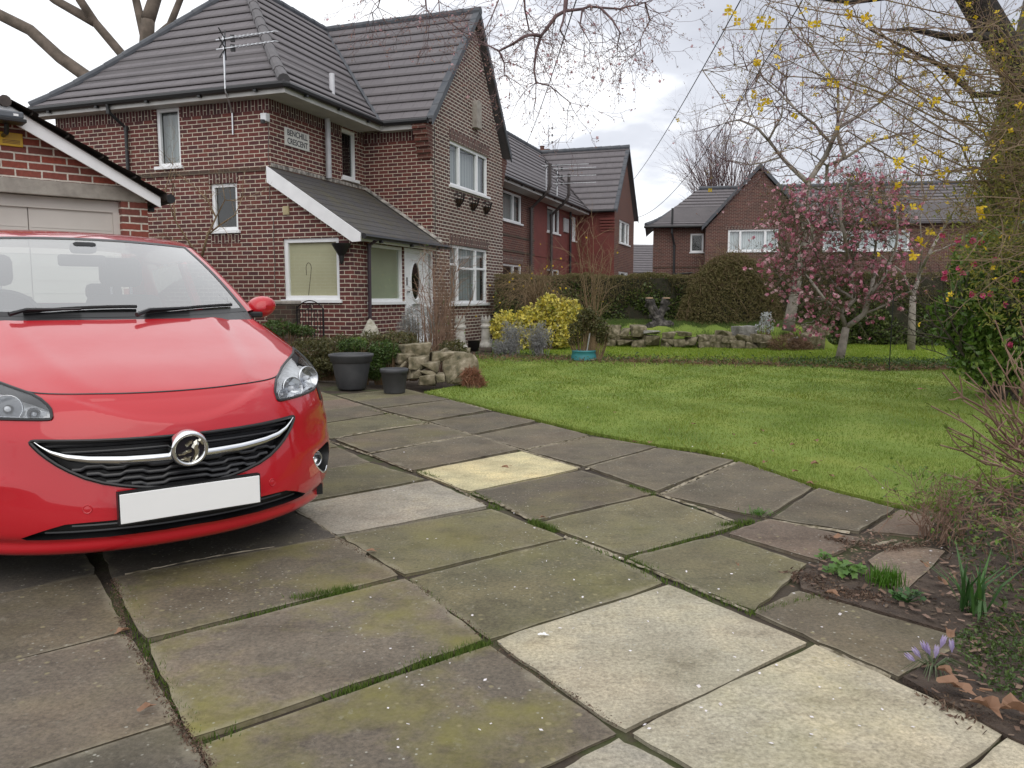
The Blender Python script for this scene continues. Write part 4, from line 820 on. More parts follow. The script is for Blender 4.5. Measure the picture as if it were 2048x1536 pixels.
def relief(th, t):
    a = abs(th); h = 0
    # bonnet: raised middle panel with a flowing ridge
    ridge = .30 + (t - .70) * 1.15
    if t > .66: k = sst(t, .66, .78); h += -.008 * sst(a, ridge - .06, ridge + .18) * k + .0035 * math.exp(-((a - ridge) / .07) ** 2) * k
    # recess under the bonnet edge, shaped by the smile crease
    if a < .56:
        tc_ = .556 + .9 * a * a * (1 if a < .3 else 1); lo = sst(t, tc_ - .035, tc_ + .02); hi = 1 - sst(t, .66, .70); h -= .010 * lo * hi * (1 - sst(a, .46, .56))
    # shoulder crease outboard of the grille down to the fog lamp
    h += .010 * math.exp(-((t - .335 - .12 * (a - .6)) / .035) ** 2) * sst(a, .5, .75) * 0.5
    h -= .006 * sst(a, .62, .8) * (1 - sst(a, 1.15, 1.4)) * sst(t, .33, .38) * (1 - sst(t, .44, .56))
    # splitter groove above the lower lip
    h -= .016 * math.exp(-((t - .118) / .028) ** 2)
    # swelling round the grille
    return h
def nrm0(th, t):
    e = 1e-3; th = min(max(th, -1.56), 1.56); a = S0(th + e, t) - S0(th - e, t); b = S0(th, min(t + e, 1)) - S0(th, max(t - e, 0)); n = a.cross(b)
    return n.normalized() if n.length > 0 else Vector((0, -1, 0))
def S(th, t, off=0):
    return S0(th, t) + nrm0(th, t) * (relief(th, t) + off)
def nrm(th, t, off=0):
    e = 4e-3; th = min(max(th, -1.56), 1.56); a = S(th + e, t) - S(th - e, t); b = S(th, min(t + e, 1)) - S(th, max(t - e, 0)); n = a.cross(b); return n.normalized()
def mir(P): return [(-a, b) for a, b in reversed(P)]
def ccw(P): return P if sum(P[i][0] * P[(i + 1) % len(P)][1] - P[(i + 1) % len(P)][0] * P[i][1] for i in range(len(P))) > 0 else P[::-1]
def smooth(P, n=2, closed=True):
    for _ in range(n):
        Q_ = []; m = len(P)
        for i in range(m if closed else m - 1):
            a, b = P[i], P[(i + 1) % m]; Q_ += [(a[0] * .75 + b[0] * .25, a[1] * .75 + b[1] * .25), (a[0] * .25 + b[0] * .75, a[1] * .25 + b[1] * .75)]
        if not closed: Q_ = [P[0]] + Q_ + [P[-1]]
        P = Q_
    return P
HLo = smooth([(.476, .576), (.48, .60), (.486, .632), (.535, .697), (.62, .737), (.74, .778), (1.0, .816), (1.40, .846), (1.47, .835), (1.45, .78), (1.35, .71), (1.20, .635), (1.0, .588), (.744, .579), (.591, .575), (.50, .573)], 1)
TRo = [(1.015, .583), (1.21, .628), (1.36, .705), (1.46, .775), (1.53, .79), (1.50, .70), (1.28, .58), (1.05, .508), (.985, .52)]
gr = [(0, .478), (.3, .482), (.45, .486), (.56, .490), (.585, .487), (.58, .475), (.535, .435), (.46, .392), (.345, .345), (.2, .316), (.08, .303)]
gr = [(a * .965, b) for a, b in gr]
GRo = smooth(gr + [(0, .301)] + [(-a, b) for a, b in reversed(gr[1:])], 1)
li_ = [(0, .206), (.3, .207), (.465, .203), (.56, .180), (.66, .150), (.64, .140), (.48, .139), (.3, .136), (0, .142)]
LIo = li_ + [(-a, b) for a, b in reversed(li_[1:-1])]
FGo = smooth([(.70, .308), (.84, .322), (.985, .328), (1.07, .312), (1.10, .25), (1.06, .207), (1.0, .182), (.88, .205), (.745, .262)], 1)
regions = [('headlight', HLo), ('headlight', mir(HLo)), ('grille', GRo), ('intake', LIo), ('fog_recess', FGo), ('fog_recess', mir(FGo))]
ths = [-pi / 2 + pi * i / 110 for i in range(111)]; tsn = [i / 130 for i in range(131)]
regions = [(a, ccw(o_)) for a, o_ in regions]; faces_in = []
bd = [(-pi / 2, 0), (pi / 2, 0), (pi / 2, 1), (-pi / 2, 1)]
allp = list(bd); faces_in.append([0, 1, 2, 3])
for nme, o_ in regions:
    faces_in.append(list(range(len(allp), len(allp) + len(o_)))); allp += o_
SC = 2.6       # scale t so that triangles are even
for a in ths:
    for t in tsn:
        if abs(a) > 1.569 and t in (0, 1): continue
        allp.append((a + .0003 * sin(t * 99), t))
rr = delaunay_2d_cdt([Vector((a, t * SC)) for a, t in allp], [], faces_in, 0, 1e-6)
cv = [(min(max(p.x, -pi / 2), pi / 2), min(max(p.y / SC, 0), 1)) for p in rr[0]]
fac = {}
for fc, og in zip(rr[2], rr[5]):
    ids = [i for i in og if i > 0]; key = ids[0] if ids else 0; fac.setdefault(key, []).append(fc)
def patch(name, tris, mat, parent, off=0, flip=False, skip_arch=False):
    used = {}; V = []; NN = []; F = []
    for f_ in tris:
        if skip_arch:
            c3 = sum((S0(*cv[i]) for i in f_), Vector((0, 0, 0))) / 3
            if sum(abs(cv[i][0]) for i in f_) / 3 > 1.40 and hypot(c3.y - .83, c3.z - .31) < .345: continue
        q = []
        for i in f_:
            if i not in used: used[i] = len(V); V.append(S(*cv[i], off)); NN.append(nrm(*cv[i]))
            q.append(used[i])
        a, b2, c = (V[i] for i in q); n = (b2 - a).cross(c - a)
        if n.dot(NN[q[0]]) < 0: q = q[::-1]
        F.append(q)
    me = bpy.data.meshes.new(name); me.from_pydata(V, [], F); me.materials.append(mat); me.polygons.foreach_set('use_smooth', [True] * len(F)); me.update(); me.normals_split_custom_set_from_vertices(NN)
    o = bpy.data.objects.new(name, me); COL.objects.link(o); o.parent = parent; return o
body = patch('body', fac[0], PAINT, car, skip_arch=True)
def rim(o_, d0, d1, mat, name, parent):
    mb = MB(); n = len(o_); P = [S(a, t, d0) for a, t in o_] + [S(a, t, d1) for a, t in o_]; mb.add(P, [(i, (i + 1) % n, n + (i + 1) % n, n + i) for i in range(n)]); return mb.build(name, mat, parent, smooth=True)
# headlights
LENS = glassy('clear_lens', (.95, .97, .98), .04, .02, .95)
HLIN = nmat('headlight_bowl', [(.3, (.42, .43, .45)), (.6, (.75, .76, .78))], 20, .3, .8, bsc=45, Metallic=.45)
for k, sgn in ((1, 1), (2, -1)):
    hl = patch('headlight', fac[k], LENS, car, 0.0015)
    patch('housing', fac[k], HLIN, hl, -.055); rim(regions[k - 1][1], .0, -.058, BLK, 'surround', hl)
    mb = MB(); o_ = regions[k - 1][1]; mb.tube([S(a, t, .002) for a, t in o_ + o_[:1]], .006, 6); mb.build('seal', BLK, hl)
    for (a, t, r_) in ((.68, .635, .048), (.98, .675, .052), (.56, .61, .022)):
        c_ = S(a * sgn, t, -.012); mb = MB(); nn = nrm0(a * sgn, t) * .5 + Vector((0, -1, 0)); X_ = nn.to_track_quat('Z', 'Y').to_matrix()
        mb.lathe([(r_ * q, -.04 * (1 - q * q)) for q in (0, .25, .5, .75, 1)] + [(r_ * 1.06, .004), (r_ * 1.1, -.01)], 20, (0, 0, 0), X=lambda p: c_ + X_ @ p); mb.build('reflector', SILV, hl, smooth=True)
        mb = MB(); mb.lathe([(0, .0), (r_ * .22, -.005), (r_ * .22, -.03)], 12, (0, 0, 0), X=lambda p: c_ + X_ @ p); mb.build('bulb', plain('bulb_glass', (.7, .7, .72), .1), hl, smooth=True)
    mb = MB(); P = [(.52, .588), (.62, .59), (.75, .592), (.98, .603), (1.15, .645), (1.3, .71)]
    for i in range(len(P) - 1):
        pa, pb = P[i], P[i + 1]; mb.add([S(pa[0] * sgn, pa[1], -.01), S(pb[0] * sgn, pb[1], -.01), S(pb[0] * sgn, pb[1] + .012, -.03), S(pa[0] * sgn, pa[1] + .012, -.03)], [(0, 1, 2, 3)])
    mb.build('light_strip', plain('drl_strip', (.75, .77, .8), .2), hl)
    # black filler strip behind the lens
    mb = MB(); P = [S(a * sgn, t, .003) for a, t in TRo]; mb.add(P, [tuple(range(len(P)))]); mb.build('trim', BLK, hl)
# grille: recessed black mesh with shaped slats, chrome wing, badge
gl = patch('grille', fac[3], BLKM, car, -.045); rim(GRo, .0, -.05, BLK, 'surround', gl); mb = MB(); mb.tube([S(a, t, .001) for a, t in GRo + GRo[:1]], .007, 6); mb.build('seal', BLK, gl)
def gw(t):        # half width of the grille at t
    xs = [a for a, tt in GRo if a > 0 and abs(tt - t) < .02]; 
    P = sorted([(tt, a) for a, tt in gr]); best = .05
    for (t0, a0), (t1, a1) in zip(P[:-1], P[1:]):
        if t0 <= t <= t1 and t1 > t0: best = max(best, a0 + (a1 - a0) * (t - t0) / (t1 - t0))
    return best
SLAT = plain('grille_slat', (.02, .02, .022), .3)
for t0 in (.462, .438):
    mb = MB(); w_ = min(gw(t0), .60) - .02; n = 60
    for i in range(n):
        a, b2 = -w_ + 2 * w_ * i / n, -w_ + 2 * w_ * (i + 1) / n; mb.add([S(a, t0, -.010), S(b2, t0, -.010), S(b2, t0 + .008, -.012), S(a, t0 + .008, -.012), S(a, t0 - .004, -.04), S(b2, t0 - .004, -.04)], [(0, 1, 2, 3), (0, 1, 5, 4)])
    mb.build('slat', SLAT, gl, smooth=True)
for t0 in (.383, .360, .338, .319):
    mb = MB(); w_ = gw(t0) - .012; n = 150
    def wv(a): q = (abs(a) * 6.3 + (t0 * 51 % 1) * .5) % 1.0; return (sst(q, .0, .16) - sst(q, .5, .66)) * .008 - .004
    for i in range(n):
        a, b2 = -w_ + 2 * w_ * i / n, -w_ + 2 * w_ * (i + 1) / n; ta, tb = t0 + wv(a), t0 + wv(b2)
        mb.add([S(a, ta, -.006), S(b2, tb, -.006), S(b2, tb + .010, -.008), S(a, ta + .010, -.008), S(a, ta - .008, -.035), S(b2, tb - .008, -.035)], [(0, 1, 2, 3), (0, 1, 5, 4)])
    mb.build('slat', SLAT, gl, smooth=True)
cb = [(0, .403, .016), (.1, .4035, .016), (.22, .406, .016), (.357, .415, .0145), (.44, .426, .013), (.50, .444, .010), (.54, .467, .006), (.562, .484, .002)]
cb = [(a * .965, b, c) for a, b, c in cb]
def cbar(a):
    s_ = abs(a)
    for (a0, t0, w0), (a1, t1, w1) in zip(cb[:-1], cb[1:]):
        if a0 <= s_ <= a1: f_ = (s_ - a0) / (a1 - a0); f_ = f_ * 1.0; return t0 + (t1 - t0) * f_, w0 + (w1 - w0) * f_
    return cb[-1][1:]
mb = MB(); n = 120; rows = []
for i in range(n + 1):
    a = (-.562 + 1.124 * i / n) * .965; t, w_ = cbar(a); rows.append([S(a, t - w_, -.012), S(a, t - w_ * .8, .004), S(a, t, .012), S(a, t + w_ * .8, .008), S(a, t + w_, -.010)])
mb.add([p for r_ in rows for p in r_], [(i * 5 + j, i * 5 + j + 1, i * 5 + 6 + j, i * 5 + 5 + j) for i in range(n) for j in range(4)]); mb.build('chrome_bar', CHROME, gl, smooth=True)
# round badge: dark disc in a chrome ring with a winged beast holding a flag
bc = Vector((0, .02, .523)); tl_ = Matrix.Rotation(R(8), 3, 'X')
XB = lambda u, n, z: bc + tl_ @ Vector((u, -n, z))
mb = MB(); rg = .064
for k in range(40):
    pass
ring = [(rg - .012, .012), (rg - .010, .020), (rg - .003, .025), (rg + .004, .020), (rg + .007, .008), (rg + .007, -.02)]; n = 48; P = [XB(r_ * cos(2 * pi * i / n), z, r_ * sin(2 * pi * i / n)) for r_, z in ring for i in range(n)]
mb.add(P, [(j * n + i, j * n + (i + 1) % n, (j + 1) * n + (i + 1) % n, (j + 1) * n + i) for j in range(5) for i in range(n)]); bdg = mb.build('badge', CHROME, car, smooth=True)
mb = MB(); mb.add([XB((rg - .008) * cos(2 * pi * i / n), .011, (rg - .008) * sin(2 * pi * i / n)) for i in range(n)], [tuple(range(n))]); mb.build('badge_disc', plain('badge_black', (.012, .010, .016), .08), bdg)
def emb(pl_, d=.019):
    mb = MB(); k = len(pl_); c0 = (sum(p[0] for p in pl_) / k, sum(p[1] for p in pl_) / k)
    mb.add([XB(u * rg, .012, z * rg) for u, z in pl_] + [XB((c0[0] + (u - c0[0]) * .6) * rg, d, (c0[1] + (z - c0[1]) * .6) * rg) for u, z in pl_], [(i, (i + 1) % k, k + (i + 1) % k, k + i) for i in range(k)] + [tuple(range(k, 2 * k))]); mb.build('emblem', plain('emblem_chrome', (.6, .58, .5), .2, 1.0), bdg)
emb([(.10, .10), (.22, .42), (.42, .55), (.56, .42), (.50, .18), (.60, -.15), (.50, -.55), (.28, -.80), (.12, -.75), (.25, -.45), (.22, -.1)])      # body
emb([(.16, .36), (.0, .30), (-.18, .12), (-.28, .30), (-.05, .52), (.20, .56)])          # head and beak
emb([(.1, .0), (-.2, -.05), (-.45, -.22), (-.70, -.25), (-.62, -.36), (-.38, -.38), (-.12, -.22), (.12, -.2)])          # arm with flag
emb([(.12, -.5), (-.25, -.45), (-.55, -.62), (-.30, -.72), (.02, -.80)]); emb([(.44, .52), (.62, .62), (.78, .42), (.82, .1), (.68, .2), (.58, .35)])
# lower intake
it = patch('lower_intake', fac[4], BLKM, car, -.04); rim(LIo, .0, -.045, BLK, 'surround', it)
for t0 in (.165, .188):
    mb = MB(); w_ = .56 - (t0 - .165) * 5
    for i in range(40):
        a, b2 = -w_ + 2 * w_ * i / 40, -w_ + 2 * w_ * (i + 1) / 40; mb.add([S(a, t0, -.012), S(b2, t0, -.012), S(b2, t0 + .006, -.014), S(a, t0 + .006, -.014)], [(0, 1, 2, 3)])
    mb.build('slat', SLAT, it, smooth=True)
# fog lamps
for k, sgn in ((5, 1), (6, -1)):
    fg = patch('fog_lamp', fac[k], BLKM, car, -.06); rim(regions[k - 1][1], 0, -.065, BLK, 'surround', fg)
    o_ = [(a * sgn, t) for a, t in FGo if not (t > .285 and a < 1.1)]; o_.sort(key=lambda p: 0)
    P_ = smooth([(.725, .300), (.735, .268), (.87, .210), (.995, .187), (1.05, .212)], 2, False); mb = MB(); mb.tube([S(a * sgn, t, -.004) for a, t in P_], [.002] + [.0055] * (len(P_) - 2) + [.002], 8); mb.build('chrome_trim', CHROME, fg, smooth=True)
    c_ = S(.87 * sgn, .270, -.035); X_ = Vector((.25 * sgn, -1, 0)).to_track_quat('Z', 'Y').to_matrix(); mb = MB(); mb.lathe([(.040, -.03), (.040, .0), (.036, .006), (.032, -.002), (.02, -.018), (0, -.026)], 24, (0, 0, 0), X=lambda p: c_ + X_ @ p); mb.build('lamp', SILV, fg, smooth=True)
# parking sensors, bonnet shut line, plate, wipers
for sgn in (-1, 1):
    c_ = S(.368 * sgn, .256, .0); X_ = nrm(.368 * sgn, .256).to_track_quat('Z', 'Y').to_matrix(); mb = MB(); mb.lathe([(.017, -.004), (.017, .001), (.015, .0025), (.0145, .0015), (.011, .002), (0, .003)], 24, (0, 0, 0), X=lambda p: c_ + X_ @ p); mb.build('parking_sensor', PAINT, car, smooth=True)
he = [(-.66, .748), (-.62, .737), (-.55, .716), (-.385, .703), (-.25, .697), (-.1, .694), (0, .693)]; he = smooth(he + [(-a, b) for a, b in reversed(he[:-1])], 2, False)
mb = MB(); mb.tube([S(a, t, .0005) for a, t in he], .0035, 6); mb.build('bonnet_gap_shade', BLK, car)  # black tube along the bonnet edge stands for the shade in the gap
mb = MB(); XPl = lambda u, n, z: Vector((u, -.012 - n, z)); pz0, pz1 = .275, .385
mb.box(-.26, .26, -.016, -.010, pz0, pz1); npl = mb.build('number_plate', plain('plate_white', (.85, .85, .84), .4, var=.01), car, bevel=.002); mb = MB(); mb.box(-.265, .265, -.0095, .02, pz0 - .006, pz1 + .006); mb.build('plate_backing', BLK, npl)
# windscreen
def WS(a, b, off=0):
    p0 = Vector((.715 * a, 1.07 + .235 * a * a, 1.005 + .018 * a * a)); p1 = Vector((.60 * a, 1.84 + .17 * a * a, 1.425 - .016 * a * a)); p = p0.lerp(p1, b); bl = .022 * sin(pi * b); return p + Vector((0, -.5, .85)) * (bl + off)
def grid(fn, na, nb, name, mat, parent, flip=False):
    mb = MB(); mb.add([fn(i / na, j / nb) for j in range(nb + 1) for i in range(na + 1)], [(j * (na + 1) + i, j * (na + 1) + i + 1, (j + 1) * (na + 1) + i + 1, (j + 1) * (na + 1) + i) for j in range(nb) for i in range(na)]); return mb.build(name, mat, parent, smooth=True)
WG = glassy('windscreen_glass', (.82, .90, .88), .25, .0, .85)
ws = grid(lambda u, v: WS(u * 2 - 1, v), 30, 14, 'windscreen', WG, car)
mb = MB()
for i in range(40):
    a, b2 = -1 + i / 20, -1 + (i + 1) / 20
    mb.add([WS(a, 0, .002), WS(b2, 0, .002), WS(b2, .045, .002), WS(a, .045, .002)], [(0, 1, 2, 3)])
    mb.add([WS(a, 1.0, .002), WS(b2, 1.0, .002), WS(b2, .965, .002), WS(a, .965, .002)], [(0, 1, 2, 3)])
for s_ in (-1, 1):
    for j in range(10): v0, v1 = j / 10, (j + 1) / 10; mb.add([WS(s_, v0, .002), WS(s_ * .97, v0, .002), WS(s_ * .97, v1, .002), WS(s_, v1, .002)], [(0, 1, 2, 3)])
mb.build('frit', BLK, ws)
mb = MB()          # cowl between bonnet and glass
for i in range(40):
    a, b2 = -1 + i / 20, -1 + (i + 1) / 20; q = lambda s: S0(math.asin(min(max(abs(s), 0), 1) ** (1 / .909)) * (1 if s > 0 else -1), .985)
    mb.add([q(a) + Vector((0, 0, -.012)), q(b2) + Vector((0, 0, -.012)), WS(b2, .01), WS(a, .01)], [(0, 1, 2, 3)])
mb.build('cowl', BLK, car)
for nm, piv, tip in (('wiper', (-.62, .004), (.06, .085)), ('wiper', (.10, .0), (.80, .07))):
    mb = MB(); P = [WS(piv[0], 0, .015) - Vector((0, .05, .0)), WS(piv[0] + .15 * (tip[0] - piv[0]), .02, .03), WS(piv[0] + .6 * (tip[0] - piv[0]), .045, .022)]; mb.tube(P, [.011, .009, .006], 6); wp = mb.build(nm, BLK, car)
    mb = MB(); P = [WS(piv[0] + f_ * (tip[0] - piv[0]), .012 + (tip[1] - .012) * f_ * (2 - f_) , .012) for f_ in np.linspace(.12, 1.12, 12)]; mb.tube(P, .009, 6); mb.build('blade', RUB, wp)
# roof, pillars, side glass, flanks, tail
def roofp(u, v):
    a = u * 2 - 1; y = 1.84 + v * 1.62 + .17 * a * a * (1 - v) * .999 + .0 * v; s_ = abs(a); x = .60 * a if s_ <= 1 else 0; z = 1.425 + .072 * (1 - (1 - min(v / .38, 1)) ** 2) - .10 * max(0, v - .38) ** 1.6 - .016 * a * a; return (x * (1.05 - .05 * (1 - v) ** 2), y, z - .012 * a ** 4 * v)
grid(roofp, 24, 20, 'roof', PAINT, car)
def railp(s_):
    def f_(u, v):
        p = Vector(roofp(1 if s_ > 0 else 0, v)); o_ = Vector((.705 + .02 * sin(pi * v), p.y + .09 * (1 - v), 1.325 + .03 * sin(pi * v) - .03 * v)); o_.x *= s_; m_ = p.lerp(o_, u); m_.z += .035 * sin(pi * u) ; m_.x += s_ * .018 * sin(pi * u); return m_
    return f_
def pillar(s_):
    def f_(u, v):
        p = WS(s_, v); q = Vector((.80 * s_, 1.50, 1.0)).lerp(Vector((.705 * s_, 2.10, 1.325)), v); m_ = p.lerp(q, u); bl = sin(pi * u); return m_ + Vector((s_ * .022 * bl, -.02 * bl, .018 * bl))
    return f_
for s_ in (-1, 1):
    grid(railp(s_), 8, 20, 'roof_rail', PAINT, car); grid(pillar(s_), 8, 14, 'pillar', PAINT, car)
    xs = lambda z: .84 + .026 * sst(z, .2, .5) - .085 * sst(z, .66, 1.0)
    fs = [(.8, .98), (1.45, 1.0), (3.55, 1.02), (3.85, .9), (3.95, .6), (3.9, .3), (3.7, .2), (1.2, .2), (.84, .655)]
    arch = lambda cy, r0: [(cy + r0 * cos(a), .31 + r0 * sin(a)) for a in np.linspace(0, 2 * pi, 24, endpoint=False)]
    A = [(.83, .655), (.9, .82), (1.2, .93), (1.45, .99), (3.5, 1.02), (3.8, .95), (3.93, .6), (3.9, .3), (3.6, .2)]
    cr2 = arch(3.34, .345); P0 = A + [(3.34 + .33 * cos(a), .31 + .34 * sin(a)) for a in np.linspace(-.3, pi + .3, 14)] + [(2.9, .2), (1.3, .2)] + [(.83 + .345 * cos(a), .31 + .345 * sin(a)) for a in np.linspace(-.3, pi / 2 - .08, 8)]; P0 = ccw(P0)
    inn = [(y, z) for y in np.arange(.85, 3.95, .12) for z in np.arange(.25, 1.0, .1)]
    q = delaunay_2d_cdt([Vector(p) for p in P0 + inn], [], [list(range(len(P0)))], 0, 1e-4); mb = MB()
    mb.add([(s_ * (xs(p.y) - .04 * sst(p.x, 3.5, 3.95) ), p.x, p.y) for p in q[0]], [f_ for f_, og in zip(q[2], q[5]) if og]); mb.build('side_panel', PAINT, car, smooth=True)
    sg_ = MB(); sg_.add([(s_ * .80, 1.50, 1.0), (s_ * .795, 3.35, 1.03), (s_ * .705, 3.2, 1.30), (s_ * .70, 2.10, 1.325)], [(0, 1, 2, 3)]); sg_.build('side_window', glassy('side_glass', (.6, .66, .65), .06, .0, .7), car)
    mb = MB(); [mb.tube([(s_ * .81, y, 1.0), (s_ * .712, y + .03, 1.33)], .03, 6) for y in (2.45,)]; mb.add([(s_ * .80, 3.2, 1.02), (s_ * .80, 3.75, 1.0), (s_ * .68, 3.5, 1.38), (s_ * .70, 3.05, 1.33)], [(0, 1, 2, 3)]); mb.build('rear_pillar', PAINT, car)
    # mirror
    mr = MB(); C_ = Vector((s_ * .86, 1.50, 1.045)); Pm = []
    for j in range(9):
        ph = pi * j / 8; rx, rz = .085 * sin(ph) ** .7, .065 * sin(ph) ** .7
        for i in range(16): t = 2 * pi * i / 16; Pm.append(C_ + Vector((rx * cos(t), -.085 * cos(ph) - .02 + .03 * s_ * 0, rz * sin(t) + .01 * cos(t) * s_)))
    mr.add(Pm, [(j * 16 + i, j * 16 + (i + 1) % 16, (j + 1) * 16 + (i + 1) % 16, (j + 1) * 16 + i) for j in range(8) for i in range(16)]); mo = mr.build('mirror', PAINT, car, smooth=True)
    mb = MB(); mb.box(min(s_ * .74, s_ * .84), max(s_ * .74, s_ * .84), 1.39, 1.46, .985, 1.02); mb.build('mirror_foot', BLK, mo, bevel=.01)
mb = MB(); mb.add([(-.62, 3.47, 1.41), (.62, 3.47, 1.41), (.66, 3.75, 1.06), (-.66, 3.75, 1.06)], [(0, 1, 2, 3)]); mb.build('rear_window', glassy('rear_glass', (.9, .95, .93), .03, 0, .95), car)
mb = MB()
for (z0, z1, yy0, yy1, w0, w1) in ((1.06, .9, 3.75, 3.88, .70, .80), (.9, .6, 3.88, 3.97, .80, .83), (.6, .3, 3.97, 3.97, .83, .82), (.3, .2, 3.97, 3.8, .82, .75)): mb.add([(-w0, yy0, z0), (w0, yy0, z0), (w1, yy1, z1), (-w1, yy1, z1)], [(0, 1, 2, 3)])
mb.add([(-.74, 3.42, 1.42), (-.62, 3.47, 1.41), (-.66, 3.75, 1.06), (-.80, 3.72, 1.03)], [(0, 1, 2, 3)]); mb.add([(.74, 3.42, 1.42), (.62, 3.47, 1.41), (.66, 3.75, 1.06), (.80, 3.72, 1.03)], [(0, 1, 2, 3)]); mb.build('tailgate', PAINT, car)
mb = MB(); mb.box(-.7, .7, .35, 3.7, .17, .22); mb.build('underbody', BLKM, car)
for (sx, cy) in ((1, .83), (-1, .83), (1, 3.34), (-1, 3.34)):
    c_ = Vector((sx * (.69 if cy < 1 else .74), cy + (.05 if cy < 1 else 0), .305)); X_ = lambda p: c_ + Vector((p.z * sx, p.x, p.y)); mb = MB()
    mb.lathe([(.20, -.10), (.29, -.10), (.305, -.08), (.305, .075), (.29, .10), (.21, .10)], 32, (0, 0, 0), X=X_); ty = mb.build('wheel', RUB, car, smooth=True)
    mb = MB(); mb.lathe([(.21, .10), (.20, .08), (.19, .02), (.05, .05), (.0, .055)], 32, (0, 0, 0), X=X_)
    mb.build('rim', plain('alloy', (.45, .46, .48), .3, .8), ty, smooth=True)
    mb = MB()
    for k in range(5):
        a = 2 * pi * k / 5; d = Vector((cos(a), sin(a), 0)); e_ = Vector((-sin(a), cos(a), 0)); mb.add([X_(d * .03 + e_ * .03 + Vector((0, 0, .075))), X_(d * .03 - e_ * .03 + Vector((0, 0, .075))), X_(d * .205 - e_ * .035 + Vector((0, 0, .09))), X_(d * .205 + e_ * .035 + Vector((0, 0, .09)))], [(0, 1, 2, 3)])
    mb.build('spokes', plain('alloy_bright', (.6, .61, .63), .3, .8), ty)
# interior
INT = plain('cabin_dark', (.035, .036, .038), .8); INT2 = plain('seat_cloth', (.05, .05, .053), .9)
mb = MB(); mb.box(-.72, .72, 1.0, 3.5, .3, .34); mb.add([(-.70, 1.15, .96), (.70, 1.15, .96), (.70, 1.75, 1.0), (-.70, 1.75, 1.0), (-.70, 1.85, .6), (.70, 1.85, .6)], [(0, 1, 2, 3), (3, 2, 5, 4)])
mb.box(-.66, -.15, 1.62, 1.76, .99, 1.04); mb.build('dashboard', INT, car, bevel=.01)
mb = MB(); mb.tube([Vector((-.37 + .18 * cos(a), 1.93 + .05 * sin(a), .96 + .17 * sin(a))) for a in np.linspace(0, 2 * pi, 33)], .015, 8); mb.tube([(-.52, 1.93, .96), (-.22, 1.93, .96)], .02, 6); mb.tube([(-.37, 1.78, .9), (-.37, 1.93, .96)], .04, 8); mb.build('steering_wheel', BLK, car, smooth=True)
def rbox(name, x0, x1, y0, y1, z0, z1, r_, mat=INT2, parent=car): mb = MB(); mb.box(x0, x1, y0, y1, z0, z1); return mb.build(name, mat, parent, bevel=r_)
for sx in (-.37, .37):
    st = rbox('seat', sx - .25, sx + .25, 2.05, 2.55, .45, .58, .05); rbox('seat_back', sx - .23, sx + .23, 2.52, 2.66, .55, 1.12, .06, parent=st); rbox('headrest', sx - .13, sx + .13, 2.60, 2.70, 1.17, 1.36, .045, parent=st)
    mb = MB(); [mb.tube([(sx + q, 2.65, 1.10), (sx + q, 2.65, 1.2)], .008, 6) for q in (-.06, .06)]; mb.build('headrest_posts', ALU, st)
rs_ = rbox('rear_seat', -.62, .62, 3.15, 3.3, .5, 1.06, .05)
for sx in (-.38, .38): rbox('headrest', sx - .12, sx + .12, 3.18, 3.27, 1.08, 1.2, .04, parent=rs_)
rm = rbox('rear_view_mirror', -.12, .12, 1.83, 1.86, 1.27, 1.335, .02, BLK); rbox('mirror_mount', -.06, .06, 1.74, 1.86, 1.34, 1.40, .02, INT, rm)
# ================================================================ vegetation generators
def rv(s=1.0): return Vector((random.gauss(0, s), random.gauss(0, s), random.gauss(0, s)))
def path(mb, P, r0, r1, n=6, jit=0.0, st=.35):
    Q_ = [P[0]]
    for a, b in zip(P[:-1], P[1:]):
        k = max(1, int((b - a).length / st))
        for i in range(1, k + 1): Q_.append(a.lerp(b, i / k) + (rv(jit) if i < k else Vector((0, 0, 0))))
    m = len(Q_); mb.tube(Q_, [r0 + (r1 - r0) * i / (m - 1) for i in range(m)], n); return Q_
def grow(mb, p, d, L_, r, lvl, sp, tips):
    """one branch and its children; sp[lvl] = (children, length ratio, spread, curl, lift)"""
    nc, lr, spr, curl, lift = sp[min(lvl, len(sp) - 1)]; n = 5 if lvl < 2 else 4; P = [p]; d = d.normalized(); ds = [d]
    for i in range(n): d = (d + rv(curl) + Vector((0, 0, lift))).normalized(); P.append(P[-1] + d * L_ / n); ds.append(d)
    rr = [max(r * (1 - .6 * i / n), .0012) for i in range(n + 1)]; mb.tube(P, rr, 6 if r > .02 else (4 if r > .006 else 3), cap=False)
    if lvl >= len(sp) - 1:
        tips.append((P[-1], ds[-1])); tips.append((P[-2], ds[-2])); return
    for k in range(nc):
        f_ = random.uniform(.25, 1.0) if k else 1.0; i = min(int(f_ * n), n - 1); q = P[i].lerp(P[i + 1], f_ * n - i); a = rv(); a = (a - ds[i] * a.dot(ds[i])).normalized()
        dd = (ds[i] * cos(spr) + a * sin(spr)).normalized(); grow(mb, q, dd, L_ * lr * random.uniform(.7, 1.2), max(r * (1 - .6 * f_) * .75, .0015), lvl + 1, sp, tips)
def leafq(C, s, asp=.5, flat=0.0, sv=.35):
    C = np.asarray(C, float); n = len(C); d = rng.normal(size=(n, 3)); d[:, 2] *= (1 - flat); d /= np.linalg.norm(d, axis=1)[:, None]; e = rng.normal(size=(n, 3)); e[:, 2] *= (1 - flat); e -= d * (d * e).sum(1)[:, None]; e /= np.linalg.norm(e, axis=1)[:, None]
    s_ = (s * rng.uniform(1 - sv, 1 + sv, n))[:, None]; return np.stack([C - d * s_, C + e * s_ * asp - d * s_ * .1, C + d * s_, C - e * s_ * asp - d * s_ * .1], 1)
